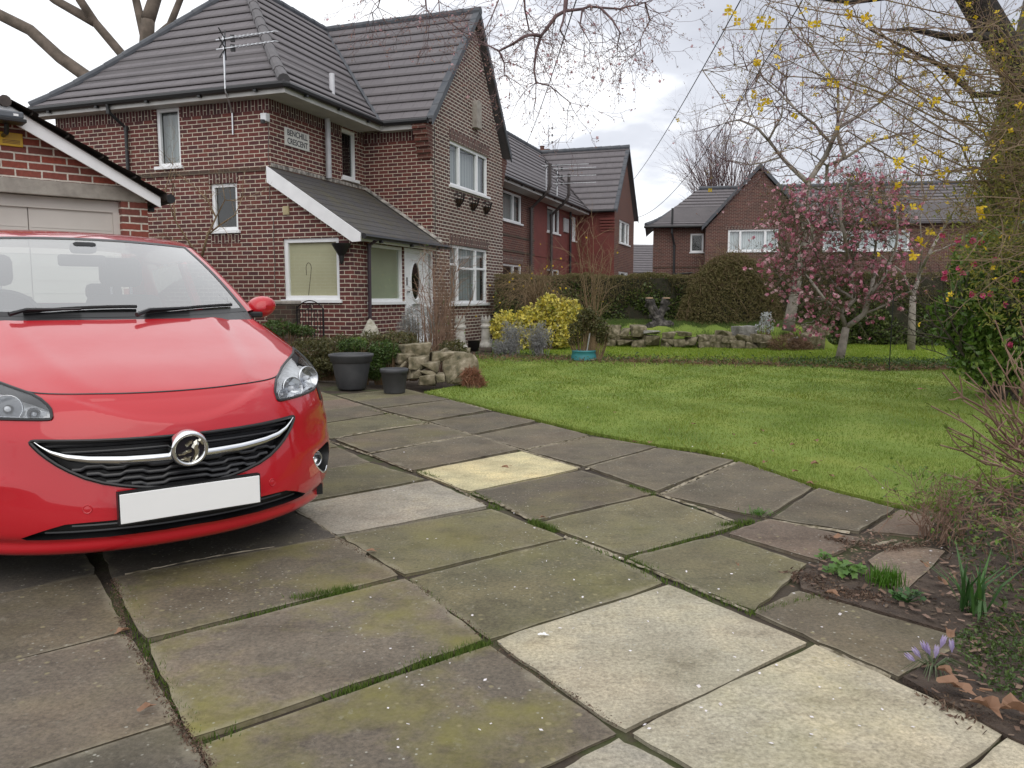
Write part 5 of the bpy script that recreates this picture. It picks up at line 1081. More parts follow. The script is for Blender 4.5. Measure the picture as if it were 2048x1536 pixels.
def ball(c, r, n, hollow=.45):
    d = rng.normal(size=(n, 3)); d /= np.linalg.norm(d, axis=1)[:, None]; k = rng.uniform(hollow, 1, n) ** .5; k *= 1 + .16 * np.sin(d[:, 0] * 7 + c[0] * 3) * np.cos(d[:, 2] * 6 + d[:, 1] * 5); return np.array(c) + d * k[:, None] * np.array(r)
def around(tips, k, s, m=1): return np.array([tuple(p + rv(s)) for p, d in tips for _ in range(k)][::m])
def flowers(C, s, petals=5):
    out_ = []
    for c in C:
        n = Vector(rng.normal(size=3)).normalized(); a = n.orthogonal().normalized(); b = n.cross(a); c = Vector(c)
        for k in range(petals): t = 2 * pi * k / petals; d = a * cos(t) + b * sin(t); e = -a * sin(t) + b * cos(t); out_.append([c, c + d * s * .6 + e * s * .4 + n * s * .3, c + d * s + n * s * .45, c + d * s * .6 - e * s * .4 + n * s * .3])
    return np.array([[tuple(p) for p in q] for q in out_])
SP_TWIG = [(5, .55, .6, .12, .02), (5, .55, .7, .16, .0), (4, .5, .8, .2, 0), (0, .5, .8, .25, 0)]
PINKB = leafmat('pale_pink_blossom', [(.62, .33, .38), (.75, .50, .52), (.5, .22, .28)], .6, .35); PINK = leafmat('deep_pink_flower', [(.56, .13, .23), (.70, .27, .37), (.42, .07, .15), (.76, .44, .50)], .6, .3); BUD = leafmat('rosy_bud', [(.28, .14, .12), (.4, .22, .19), (.22, .16, .1)], .7, .2)
YEL = leafmat('yellow_flower', [(.75, .50, .01), (.82, .60, .02), (.66, .42, .01)], .6, .3)
G_PRIV = leafmat('privet_leaf', [(.045, .075, .014), (.075, .12, .022), (.12, .16, .035), (.055, .09, .018), (.18, .21, .05)], .5); G_BRN = leafmat('winter_hedge_top', [(.15, .13, .045), (.20, .16, .065), (.12, .115, .035), (.24, .19, .085)], .8)
G_MID = leafmat('mid_green_leaf', [(.03, .065, .012), (.06, .11, .02), (.10, .16, .03), (.04, .08, .015)], .5); G_OLV = leafmat('olive_leaf', [(.07, .075, .02), (.12, .11, .03), (.05, .055, .018), (.16, .13, .05)], .6)
G_EUO = leafmat('gold_variegated_leaf', [(.68, .56, .06), (.85, .72, .14), (.50, .46, .06), (.90, .80, .25), (.16, .22, .03)], .5); G_SIL = leafmat('silver_leaf', [(.27, .27, .26), (.38, .38, .37), (.20, .21, .20)], .8)
G_BRIGHT = leafmat('fresh_green_leaf', [(.12, .22, .02), (.18, .30, .04), (.09, .17, .02), (.22, .32, .06)], .5, .35); DEAD = leafmat('dead_brown_stems', [(.16, .08, .045), (.24, .14, .08), (.11, .055, .035), (.30, .20, .12)], .85, .1)
OAKL = leafmat('fallen_leaf_brown', [(.24, .12, .07), (.32, .18, .11), (.19, .08, .045)], .7, .15)
# ---- hedge
def hedge(name, P0, P1, dep, h, n, label, topf=.72, seed=1):
    P0, P1 = Vector(P0), Vector(P1); e = (P1 - P0); L_ = e.length; e.normalize(); nn = Vector((e.y, -e.x, 0)); root = E(name, P0, 0, label, 'hedge'); z0 = 0
    def pts(n, shell): 
        u = rng.uniform(0, L_, n); w_ = rng.uniform(0, 1, n); side = rng.uniform(0, 1, n); y = np.where(side < .62, np.abs(rng.normal(0, .055, n)), rng.uniform(0, dep, n)); z = np.where(side < .62, rng.uniform(.0, h, n), h - np.abs(rng.normal(0, .05, n)))
        bump_ = .07 * np.sin(u * 2.1) + .05 * np.sin(u * 5.3 + z * 3); y = y + bump_ + .06 * np.sin(z * 6 + u * 3); z = z + .03 * np.sin(u * 3.7) + .015 * np.sin(u * 17); return u, y, z
    u, y, z = pts(n, 0); fr = z / h; brn = fr + .12 * np.sin(u * 2.7) + rng.normal(0, .08, len(u)) > topf
    W = np.c_[u * e.x - y * nn.x, u * e.y - y * nn.y, z]
    mb = MB(); mb.quads(leafq(W[~brn], .034, .6)); mb.build('foliage', G_PRIV, root)
    mb = MB(); B_ = W[brn]; mb.quads(leafq(B_, .026, .35)); tw = []
    for i in range(0, len(B_), 14): p = Vector(B_[i]); mb.tube([p - Vector((0, 0, .18)), p + Vector((random.gauss(0, .04), random.gauss(0, .04), .05))], .004, 3, cap=False)
    mb.build('top_growth', G_BRN, root)
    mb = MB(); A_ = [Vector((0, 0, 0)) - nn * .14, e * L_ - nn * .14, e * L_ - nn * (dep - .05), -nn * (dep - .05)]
    mb.add([(p.x, p.y, zz_) for zz_ in (.0, h - .10) for p in A_], [(0, 1, 2, 3), (4, 5, 6, 7), (0, 1, 5, 4), (1, 2, 6, 5), (2, 3, 7, 6), (3, 0, 4, 7)]); mb.build('dark_core', nmat('hedge_inner', [(.4, (.02, .022, .010)), (.7, (.045, .035, .022))], 8, .9, .5), root); return root  # solid dark box added inside the leaves to block the view through
H0 = at(988, 595, 20.1); H0.z = 0; H1 = at(1860, 595, 18.0); H1.z = 0; dr = (H1 - H0); H2 = H0 + dr * 1.45
Hm = H0 + dr * .33
hedge('privet_hedge', H0, H2, 1.0, 1.66, 68000, 'long clipped privet hedge with a brown top running across the back of the garden')
# ---- brown overgrown mound in the hedge
def mound(c, r, n, label, name='overgrown_shrub'):
    root = E(name, (c[0], c[1], 0), 0, label, 'shrub'); mb = MB()
    for i in range(520):
        a = random.uniform(0, 2 * pi); b = random.uniform(.15, 1.0); top = Vector((r[0] * b * cos(a), r[1] * b * sin(a), r[2] * (1 - .75 * b ** 2.6) * random.uniform(.9, 1.05))); p0 = Vector((random.gauss(0, .35), random.gauss(0, .2), 0)); end = top + rv(.22)
        m1 = p0.lerp(top, .5) + Vector((cos(a) * .25, 0, .15)) + rv(.18); mb.tube([p0, m1, top, end], [.006, .005, .004, .002], 3, cap=False)
    mb.build('stems', TWIGB, root); d = rng.normal(size=(n, 3)); d /= np.linalg.norm(d, axis=1)[:, None]; d[:, 2] = np.abs(d[:, 2]); k = rng.uniform(.86, 1.0, n); C = d * k[:, None] * np.array(r); C = C[(C[:, 2] > .55) | (rng.uniform(0, 1, n) < .5)]; C += rng.normal(0, .035, C.shape)
    mb = MB(); mb.quads(leafq(C, .030, .35)); mb.build('leaves', G_BRN, root)
    mb = MB(); mb.lathe([(0.02, r[2] * .84), (r[0] * .35, r[2] * .78), (r[0] * .66, r[2] * .55), (r[0] * .8, .7), (r[0] * .6, .0)], 16, (0, 0, 0), X=lambda p: Vector((p.x, p.y * r[1] / r[0], p.z))); mb.build('dark_core', bpy.data.materials['hedge_inner'], root, smooth=True)  # dark solid core added to fill the middle of the mound
mc = at(1462, 595, 18.7); mound((mc.x, mc.y), (1.28, .7, 2.12), 46000, 'large rounded brown overgrown shrub bulging over the hedge behind the stones')
# ---- stones
STN = nmat('mossy_sandstone', [(.30, (.05, .048, .025)), (.43, (.14, .12, .07)), (.55, (.23, .195, .13)), (.72, (.38, .33, .245))], 9, .9, .9, bsc=22, d=.02)
STG = nmat('grey_stone', [(.3, (.16, .155, .14)), (.5, (.26, .25, .23)), (.75, (.36, .35, .33))], 6, .9, .9, bsc=25, d=.02)
def stone(name, c, s, rz, label, mat=STN, group=None, seed=0, cat='stone', tilt=0, n=14):
    rr_ = random.Random(seed * 77 + 5); bm = bmesh.new()
    for i in range(n):
        v = Vector([rr_.choice((-1, 1)) * rr_.uniform(.55, 1) for _ in range(3)]); v.x *= s[0] / 2; v.y *= s[1] / 2; v.z *= s[2] / 2; bm.verts.new(v)
    bmesh.ops.convex_hull(bm, input=bm.verts); [bm.verts.remove(v) for v in [v for v in bm.verts if not v.link_faces]]
    bmesh.ops.bevel(bm, geom=bm.edges[:], offset=min(s) * .035, segments=1, affect='EDGES', profile=.6); bmesh.ops.subdivide_edges(bm, edges=bm.edges[:], cuts=1, use_grid_fill=True)
    for v in bm.verts: q = v.co * 14 + Vector((seed, 0, 0)); v.co += v.co.normalized() * min(s) * .018 * (sin(q.x) * cos(q.y * 1.3) + sin(q.z * 1.7 + q.x))
    me = bpy.data.meshes.new(name); bm.to_mesh(me); bm.free(); me.materials.append(mat); me.polygons.foreach_set('use_smooth', [False] * len(me.polygons)); o = bpy.data.objects.new(name, me); COL.objects.link(o); o.location = c; o.rotation_euler = (tilt, rr_.uniform(-.08, .08), rz); return T(o, label, cat, group)
def pstone(px, Y, depth, label, mat=STN, group=None, seed=0, tilt=0, name='stone'):
    """px = (u0, v0, u1, v1) extent in the photo"""
    a, b = at(px[0], px[1], Y), at(px[2], px[3], Y); return stone(name, ((a.x + b.x) / 2, Y + depth * .4, (a.z + b.z) / 2), (abs(b.x - a.x) * 1.18, depth, abs(a.z - b.z) * 1.25), random.uniform(-.3, .3), label, mat, group, seed, tilt=tilt)
RG = 'sandstone pieces of the rockery beside the driveway'
rock = [((795, 688, 856, 712), 10.0, 'flat topped stone crowning the rockery behind the small pot'), ((790, 709, 822, 728), 9.9, 'squarish stone at the left end of the rockery course'), ((818, 716, 852, 740), 9.8, 'pale blocky stone in the middle left of the rockery'), ((858, 698, 890, 714), 10.1, 'small flat slab on the rockery beside the dead twigs'), ((860, 706, 903, 724), 10.0, 'wide flat stone laid over the rockery centre'), ((842, 727, 876, 746), 9.75, 'small block stone in the middle of the rockery'), ((840, 742, 870, 756), 9.7, 'low narrow stone under the rockery centre'), ((883, 712, 948, 770), 9.8, 'biggest wedge shaped boulder at the right end of the rockery'), ((812, 738, 842, 760), 9.75, 'shadowed stone low in the rockery behind the small pot'), ((835, 752, 870, 772), 9.65, 'bottom stone at the foot of the rockery by the lawn'), ((905, 700, 938, 712), 10.6, 'small far stone behind the wedge boulder'), ((868, 750, 886, 764), 9.65, 'little round cobble at the foot of the wedge boulder'), ((790, 725, 818, 752), 9.9, 'dark lower stone at the left of the rockery')]
for i, (b, Y, lb) in enumerate(rock): pstone(b, Y, .34 if i != 7 else .45, lb, STN, RG, i + 3)
WG_ = 'stones of the dry stone edging below the hedge'
wl = [(1217, 652, 1243, 676), (1210, 668, 1233, 684), (1243, 656, 1263, 672), (1264, 652, 1292, 672), (1232, 670, 1264, 682), (1264, 668, 1290, 680), (1233, 680, 1266, 692), (1266, 680, 1296, 694), (1290, 672, 1322, 690), (1326, 678, 1350, 692), (1324, 664, 1352, 676), (1326, 686, 1350, 702), (1398, 670, 1420, 686), (1420, 670, 1446, 686), (1438, 662, 1466, 676), (1444, 672, 1472, 686), (1472, 670, 1505, 688), (1508, 670, 1544, 686), (1395, 684, 1430, 696), (1430, 684, 1460, 698), (1462, 682, 1494, 700), (1492, 684, 1520, 700), (1520, 684, 1545, 696), (1212, 680, 1232, 692), (1350, 680, 1372, 694), (1372, 676, 1396, 690)]
for i, b in enumerate(wl): pstone(b, 17.6 - (b[0] - 1200) * .0022, .32, 'weathered sandstone in the low dry stone edging below the hedge', STN, WG_, i + 40)
pstone((1473, 652, 1515, 674), 17.1, .4, 'rounded grey stone on top of the dry stone edging left of the silver plant', STG, None, 91); pstone((1612, 668, 1652, 704), 16.6, .4, 'tall triangular stone leaning at the right end of the stone edging', STN, None, 92, .3); pstone((1614, 650, 1660, 672), 16.9, .4, 'flat capping stone behind the triangular stone', STN, None, 93); pstone((1290, 662, 1322, 668), 17.3, .35, 'thin flat slate lying on the edging left of the stump', STG, None, 94); pstone((1358, 664, 1386, 674), 17.2, .35, 'tilted pale flat stone on the edging right of the stump', STN, None, 95); pstone((1582, 676, 1604, 698), 16.7, .3, 'half buried stone in the dried grass mound', STG, None, 96)
bm = bmesh.new(); cB = at(740, 676, 11.6); cB.z = .25
for q in ((-.17, 0, .24), (-.15, .2, .1), (-.2, .0, -.25), (.16, 0, .30), (.2, .1, .1), (.19, -.1, -.2), (-.02, .05, .56), (.03, .12, .52), (-.05, -.12, .36), (.05, -.16, .1), (-.1, -.15, -.25), (.1, .2, -.25), (.12, -.06, .42)): bm.verts.new(q)
bmesh.ops.convex_hull(bm, input=bm.verts); bmesh.ops.bevel(bm, geom=bm.edges[:], offset=.012, segments=1, affect='EDGES'); me = bpy.data.meshes.new('boulder'); bm.to_mesh(me); bm.free(); me.materials.append(nmat('lichened_boulder', [(.3, (.20, .18, .12)), (.5, (.36, .34, .28)), (.7, (.50, .47, .40))], 14, .9, .9, bsc=40, d=.02)); o = bpy.data.objects.new('boulder', me); COL.objects.link(o); o.location = cB; T(o, 'pointed pale boulder standing on end in front of the porch pillar', 'stone')
# raised bed earth behind the edging
mb = MB(); L0, L1 = at(1205, 690, 17.9), at(1670, 700, 16.9); L0.z = 0; L1.z = 0; nrow = 30; V = []
for j, (dy, z) in enumerate(((0, 0), (.06, .22), (.35, .42), (1.0, .5), (2.2, .5))):
    for i in range(nrow + 1): p = L0.lerp(L1, i / nrow); V.append((p.x, p.y + dy, z * (1 if 0 < i < nrow else .3) + .03 * sin(i * 1.7)))
mb.add(V, [(j * (nrow + 1) + i, j * (nrow + 1) + i + 1, (j + 1) * (nrow + 1) + i + 1, (j + 1) * (nrow + 1) + i) for j in range(4) for i in range(nrow)]); T(mb.build('bank', LAWNM, None, smooth=True), kind='structure')
mb = MB(); x = rng.uniform(0, 1, 9000); q = rng.uniform(0, 1, 9000); bx_ = L0.x + (L1.x - L0.x) * x; by_ = L0.y + (L1.y - L0.y) * x + q * 1.5 + .1; bz_ = .25 + .25 * np.minimum(q * 2, 1); hh = rng.uniform(.03, .12, 9000)
A = np.zeros((9000, 3, 3)); A[:, 0] = np.c_[bx_ - .008, by_, bz_]; A[:, 1] = np.c_[bx_ + .008, by_, bz_]; A[:, 2] = np.c_[bx_ + rng.normal(0, .03, 9000), by_, bz_ + hh]; mb.tris(A); T(mb.build('bank_grass', leafmat('bank_grass_blades', [(.06, .12, .015), (.11, .18, .03), (.14, .16, .05)], .7, .3)), kind='stuff')
# ---- tree helper from traced limbs
def traced(name, limbs, Y, label, mat, sp, tl, tr, *a_, stp=.35, **k_):
    return traced_(name, limbs, Y, label, mat, sp, tl, tr, *a_, stp=stp, **k_)
def traced_(name, limbs, Y, label, mat, sp, tl, tr, every=.3, flowers_=None, cat='tree', trunk_mat=None, group=None, hang=0, seed=1, jy=.5, nmax=9999, stp=.35):
    random.seed(seed); base = at(*limbs[0][0][0], Y); root = E(name, (0, 0, 0), 0, label, cat, group); mb = MB(); tips = []; cr2_ = MB()
    root.location = (base.x, base.y, 0); off = Vector((base.x, base.y, 0)); dy = {}
    for L_, r0, r1, twg in limbs:
        P = []
        for i, q in enumerate(L_):
            k = (round(q[0]), round(q[1])); yy = dy.setdefault(k, Y if (L_ is limbs[0][0]) else Y + random.uniform(-jy, jy)); P.append(at(q[0], q[1], yy) - off)
        Q_ = path(mb, P, r0, r1, 8, .012 if r0 < .06 else .0, stp)
        if twg:
            for i in range(1, len(Q_)):
                d = (Q_[i] - Q_[i - 1]).normalized()
                for _ in range(twg if random.random() < every else 0):
                    a = rv(); a = (a - d * a.dot(d)).normalized(); dd = (d * .5 + a + Vector((0, 0, hang))).normalized(); grow(cr2_, Q_[i], dd, tl * random.uniform(.6, 1.3), tr, 1, sp, tips)
            grow(cr2_, Q_[-1], (Q_[-1] - Q_[-2]), tl, r1 * .9, 1, sp, tips)
    mb.build('trunk', trunk_mat or mat, root, smooth=True); c_ = cr2_.build('crown', mat, root)
    for (m_, dens, s_, nm, pet) in (flowers_ or ()):
        tt = [t for t in tips if random.random() < dens]; mb = MB()
        if tt: mb.quads(flowers(around(tt, 1, .01), s_) if pet else leafq(around(tt, 2, .012), s_, .45)); o2_ = mb.build(nm, m_, root); o2_['kind'] = 'stuff'
    return root, tips
SPB = [(4, .6, .6, .1, .02), (4, .62, .55, .14, .02), (4, .6, .65, .17, .02), (3, .6, .7, .2, .02), (0, .5, .8, .25, .0)]
# bare cherry behind the pink shrub
traced('cherry_tree', [([(1575, 662), (1589, 592), (1600, 520), (1610, 440), (1616, 365)], .13, .045, 0), ([(1600, 520), (1654, 413), (1654, 332), (1690, 316), (1738, 285), (1800, 268)], .06, .02, 2), ([(1690, 316), (1676, 270), (1676, 175), (1668, 155), (1629, 102), (1585, 62)], .04, .012, 2), ([(1616, 365), (1650, 314), (1676, 256), (1756, 208), (1800, 165), (1830, 118)], .06, .012, 2), ([(1616, 365), (1563, 314), (1537, 281), (1563, 234), (1567, 190)], .055, .012, 2), ([(1537, 281), (1515, 256), (1479, 240), (1440, 250)], .03, .008, 2), ([(1661, 285), (1629, 248), (1592, 219), (1537, 168), (1505, 124)], .035, .01, 2), ([(1592, 219), (1560, 180), (1520, 150), (1470, 130)], .02, .008, 2), ([(1676, 256), (1700, 200), (1720, 140), (1750, 80)], .03, .01, 2), ([(1563, 314), (1500, 330), (1460, 320)], .02, .006, 2), ([(1654, 332), (1610, 300), (1580, 290)], .02, .006, 1)], 17.2,
       'tall bare cherry tree with spreading twiggy crown rising behind the pink flowering shrub', TWIG, SPB[1:], .80, .011, 1.0, [(BUD, .5, .016, 'buds', False), (PINKB, .05, .03, 'blossom', True)], trunk_mat=BARKP, seed=4, stp=.26)
traced('young_tree', [([(1822, 704), (1824, 640), (1826, 592)], .085, .06, 0), ([(1826, 592), (1838, 550), (1858, 508), (1885, 460), (1915, 410), (1950, 380)], .045, .014, 1), ([(1826, 592), (1806, 545), (1775, 522), (1755, 505)], .03, .01, 2), ([(1838, 550), (1844, 500), (1840, 440), (1850, 400)], .025, .008, 1), ([(1858, 508), (1900, 490), (1930, 480)], .02, .008, 1)], 16.5, 'slender young tree with grey trunk forking before the hedge at the right', TWIG, SPB[2:], .5, .008, .5, [(PINKB, .15, .022, 'blossom', True)], trunk_mat=BARKP, seed=8)
# pink flowering shrub in the lawn
random.seed(12)
rt, tp = traced('pink_flowering_shrub', [([(1678, 724), (1684, 695), (1692, 655)], .085, .065, 0), ([(1692, 655), (1728, 628), (1740, 590), (1748, 540), (1752, 470), (1745, 400)], .05, .012, 4), ([(1692, 655), (1682, 625), (1708, 600), (1700, 540), (1690, 470), (1680, 400), (1700, 365)], .045, .012, 4), ([(1682, 625), (1650, 600), (1620, 560), (1590, 520), (1560, 490)], .03, .01, 4), ([(1708, 600), (1660, 560), (1630, 500), (1620, 450), (1610, 410)], .03, .01, 4), ([(1740, 590), (1770, 550), (1790, 500), (1795, 450), (1790, 410)], .03, .01, 4), ([(1650, 600), (1600, 590), (1565, 560), (1540, 530)], .02, .008, 2), ([(1728, 628), (1770, 610), (1800, 590), (1830, 580)], .02, .008, 2), ([(1660, 560), (1600, 540), (1560, 545)], .02, .008, 2), ([(1700, 540), (1720, 480), (1730, 420), (1720, 370)], .02, .008, 4), ([(1690, 470), (1650, 430), (1640, 380)], .015, .006, 4), ([(1752, 470), (1775, 430), (1770, 385)], .015, .006, 4), ([(1620, 450), (1585, 440), (1560, 420)], .015, .006, 4), ([(1650, 600), (1640, 640), (1600, 650)], .015, .006, 1)], 13.9,
       'large shrub covered in deep pink blossom on a forked pale trunk in the lawn', nmat('mossy_brown_twig', [(.3, (.06, .05, .03)), (.7, (.14, .12, .07))], 9, .8, .3), [(4, .6, .6, .1, .02), (4, .66, .6, .14, .0), (3, .62, .7, .17, .0), (0, .58, .7, .2, .0)], .28, .009, 1.0, [(PINK, .10, .042, 'blossom', True), (PINKB, .04, .042, 'pale_blossom', True), (G_OLV, .4, .018, 'young_leaves', False)], trunk_mat=BARKP, cat='shrub', seed=12, jy=.7, stp=.17)
# overhanging cherry branches close to the camera
for (limbs, Yb, lb, sd_) in (([([(1132, -60), (1130, 22), (1112, 32), (1095, 55), (1082, 72), (1072, 105), (1068, 140), (1072, 165)], .020, .006, 3), ([(1082, 72), (1050, 72), (1025, 88), (998, 102), (972, 88)], .014, .005, 2), ([(998, 102), (1008, 125), (1010, 150)], .008, .004, 2), ([(1130, 22), (1165, 18), (1200, 15), (1240, 18), (1290, 5)], .012, .004, 4), ([(1200, 15), (1225, 40), (1240, 65), (1235, 90)], .010, .004, 2), ([(1072, 165), (1100, 172), (1140, 205)], .006, .003, 2), ([(1165, 18), (1160, 50), (1180, 85)], .008, .003, 2), ([(1290, 5), (1300, 40), (1280, 100)], .007, .003, 2), ([(1130, 22), (1120, 60), (1130, 80)], .010, .004, 1)], 6.2, 'overhanging bare cherry branch with hanging twigs at the top centre of the view', 21), ([([(1180, -120), (1042, -60), (1010, -40), (870, -30), (848, -40), (770, -50)], .02, .008, 0), ([(1042, -60), (1050, 20), (1058, 60), (1075, 72)], .010, .005, 2), ([(848, -40), (852, 10), (865, 35)], .008, .003, 2), ([(770, -50), (760, 0), (745, 25)], .006, .003, 3), ([(1010, -40), (985, 30), (960, 75)], .007, .003, 2), ([(870, -30), (880, 30), (920, 60), (960, 80)], .005, .003, 2)], 6.6, 'fine hanging cherry twigs with pale blossom in front of the gable roof', 22)):
    traced('cherry_branch', limbs, Yb, lb, TWIG, [(4, .6, .6, .1, 0), (3, .62, .65, .16, -.05), (3, .6, .7, .2, -.05), (0, .55, .7, .25, -.05)], .27, .0032, .9, [(BUD, .8, .008, 'buds', False), (PINKB, .04, .014, 'blossom', True)], cat='branch', seed=sd_, jy=.25, hang=-.25, stp=.13)
# twiggy background trees
def fan_tree(base, Y, h, wd_, label, n=26, seed=3, mat=TWIG):
    random.seed(seed); b = at(base[0], 600, Y); b.z = 0; root = E('bare_tree', b, 0, label, 'tree', 'bare trees beyond the houses'); mb = MB(); tips = []
    mb2 = MB(); path(mb2, [Vector((0, 0, 0)), Vector((0, 0, h * .4))], .25, .16, 8); mb2.build('trunk', BARKD, root)
    for i in range(n):
        a = random.uniform(0, 2 * pi); d = Vector((cos(a) * wd_, sin(a) * wd_, 1)) ; grow(mb, Vector((0, 0, h * random.uniform(.25, .45))), d, h * .42 * random.uniform(.8, 1.15), .07, 0, [(6, .55, .35, .06, .05), (5, .55, .45, .09, .05), (3, .5, .5, .1, .05), (0, .5, .5, .1, .05)], tips)
    mb.build('crown', mat, root)
fan_tree((1448, 400), 62, 13.5, .42, 'round twiggy bare tree above the left roof of the far house', 26, 5); fan_tree((1790, 400), 75, 14.0, .75, 'spreading bare tree behind the ridge of the far house at the right', 26, 9)
# big pollarded tree behind the corner house
traced('pollarded_tree', [([(300, 420), (293, 90), (296, 40)], .45, .28, 0), ([(296, 40), (322, -40), (340, -120)], .28, .2, 0), ([(293, 90), (272, 0), (262, -60)], .2, .14, 0), ([(293, 90), (340, 50), (368, -20)], .16, .12, 0), ([(300, 420), (190, 165), (120, 115), (60, 60), (-10, 25), (-120, -30)], .30, .2, 0), ([(300, 420), (245, 110), (190, 45), (160, 0), (130, -60)], .25, .15, 0), ([(190, 45), (110, 0), (60, -40)], .2, .14, 0)], 34, 'big pollarded tree with thick bare limbs rising behind the corner house roof', nmat('greenish_bark', [(.3, (.075, .06, .045)), (.7, (.16, .125, .10))], 2.5, .9, .8), SPB, .8, .02, .4, seed=2, jy=.4)
# ---- fountain-like shrubs
def fountain(name, base, h, r, n, droop, label, mat=TWIGB, rad=.006, side=3, extra=None, seed=1, Z0=0, cat='shrub', fl=0, flm=None, nside=3):
    random.seed(seed); root = E(name, (base.x, base.y, Z0), 0, label, cat); mb = MB(); tips = []
    for i in range(n):
        a = random.uniform(0, 2 * pi); b = random.uniform(.2, 1) * r; hh = h * random.uniform(.65, 1.05); P = [Vector((random.gauss(0, .06), random.gauss(0, .06), 0))]; d = Vector((cos(a), sin(a), 0)); m = 8
        for k in range(1, m + 1):
            t = k / m; P.append(P[0] + d * b * t ** 1.3 + Vector((0, 0, hh * (t * (1 + droop) - droop * t * t * 1.6 if droop else t))) + rv(.012))
        mb.tube(P, [rad * (1 - .75 * k / m) for k in range(m + 1)], 4, cap=False)
        for _ in range(side):
            k = random.randint(2, m); dd = (P[k] - P[k - 1]).normalized(); grow(mb, P[k], (dd + rv(.4) + Vector((0, 0, -droop * .5))), h * .2, rad * .45, 2, [(0,) * 5, (0,) * 5, (nside, .6, .6, .15, -.08 * droop), (0, .5, .6, .2, -.05)], tips)
        tips.append((P[-1], d))
    mb.build('stems', mat, root)
    if fl: mb = MB(); tt = [t for t in tips if random.random() < fl]; mb.quads(flowers(around(tt, 1, .02), .024) if flm is YEL else leafq(around(tt, 3, .012), .011)); mb.build('flowers' if flm in (YEL, PINK, PINKB) else 'leaves', flm, root)
    return root
def gat(u, Y, z=0): p = at(u, 600, Y); p.z = z; return p
fountain('weeping_shrub', gat(1075, 17.6), 2.55, 1.0, 70, .75, 'straw coloured weeping shrub in front of the red painted house', TWIGB, .008, 5, seed=3, fl=.03, flm=YEL)
fountain('upright_bare_shrub', gat(1188, 17.2), 2.7, .62, 14, .1, 'upright bare straw coloured shrub right of the weeping shrub', TWIGB, .012, 6, seed=5, fl=.02, flm=YEL)
fountain('bare_shrub', gat(868, 10.9), 1.62, .55, 15, .05, 'leafless brown shrub with tangled stems in front of the porch door', TWIGR, .010, 6, seed=6, fl=.03, flm=G_BRIGHT); fountain('dead_flower_stems', gat(890, 11.3), 1.62, .16, 34, .0, 'tall dead brown flower stems against the gable wall', TWIGR, .006, 4, seed=16)
fountain('climbing_shrub', hw(-1.55, -1.35), 2.35, .7, 30, .3, 'sprawling bare climbing shrub with tiny yellow buds between garage and house', TWIGB, .010, 6, seed=7, fl=.05, flm=G_OLV)
o_, t_ = traced('bare_twisted_shrub', [([(402, 520), (415, 470), (432, 435), (415, 400), (395, 380)], .022, .008, 2), ([(415, 470), (440, 450), (470, 430), (485, 395)], .014, .006, 2), ([(432, 435), (450, 400), (445, 370)], .010, .005, 2), ([(402, 520), (375, 480), (350, 440), (345, 380)], .016, .006, 2), ([(350, 440), (330, 380), (345, 330)], .010, .004, 2)], 12.2, 'twisted bare shrub with dark stems in front of the small ground floor window', TWIGB, [(3, .6, .6, .1, 0), (3, .62, .65, .16, .03), (3, .6, .7, .2, .02), (0, .5, .7, .2, 0)], .42, .005, .7, None, cat='shrub', seed=31, jy=.15)
# creeper heap on the shed
C = ball((0, 0, 0), (.55, .25, .36), 5000, .2); mb = MB(); mb.quads(leafq(C, .035, .18)); root = E('dead_creeper', hw(-2.35, -1.95, 1.72), 0, 'heap of dead brown creeper hanging on the shed roof beside the garage', 'creeper'); mb.build('stems', DEAD if 0 else leafmat('dry_creeper', [(.16, .12, .06), (.11, .09, .045), (.22, .17, .09), (.09, .085, .03)], .9, .15), root)
C = ball((0, 0, 0), (.42, .22, .55), 2600, .2) + np.array([-.1, 0, -.4]); mb = MB(); mb.quads(leafq(C, .04, .12)); mb.build('hanging_stems', bpy.data.materials['dry_creeper'], root)
# ---- leafy clumps
def clump(name, label, blobs, Y, leaf, s, n, cat='shrub', stem=None, asp=.5, core=True, flat=0, group=None, z0=0, dy=.8):
    c0 = at(blobs[0][0], blobs[0][1], Y); root = E(name, (c0.x, Y, z0), 0, label, cat, group); C = []; tot = sum(b[2] * b[3] for b in blobs); mbk = MB(); sm = MB()
    for (u, v, ru, rv_) in blobs:
        p = at(u, v, Y); sc = Y / 1609; rx, rz = ru * sc, rv_ * sc; c = (p.x - c0.x, random.uniform(-.1, .1), p.z - z0); C.append(ball(c, (rx, min(rx, .7) * dy, rz), int(n * ru * rv_ / tot), .3))
        for _ in range(int(6 + ru / 4)): q = Vector(c) + Vector((random.uniform(-.8, .8) * rx, random.uniform(-.4, .4) * rx, random.uniform(-.2, .9) * rz)); sm.tube([Vector((q.x * .5 + c[0] * .2, 0, 0)), Vector((q.x * .85, q.y * .5, q.z * .5)), q], [.010, .007, .003], 4, cap=False)
    C = np.concatenate(C); C = C[C[:, 2] > .01]; mb = MB(); mb.quads(leafq(C, s, asp, flat)); sm.build('stems', stem or TWIGB, root); mb.build('foliage', leaf, root); return root
clump('golden_shrub', 'bright yellow and green variegated shrub beside the gable wall', [(1012, 655, 34, 34), (1060, 645, 36, 34), (1100, 625, 34, 34), (1135, 632, 34, 38), (1120, 668, 46, 30), (1040, 680, 50, 26), (1098, 605, 20, 18)], 16.8, G_EUO, .04, 9000)
SILS = nmat('grey_lavender_stem', [(.3, (.18, .17, .165)), (.7, (.33, .325, .32))], 8, .9, .3)
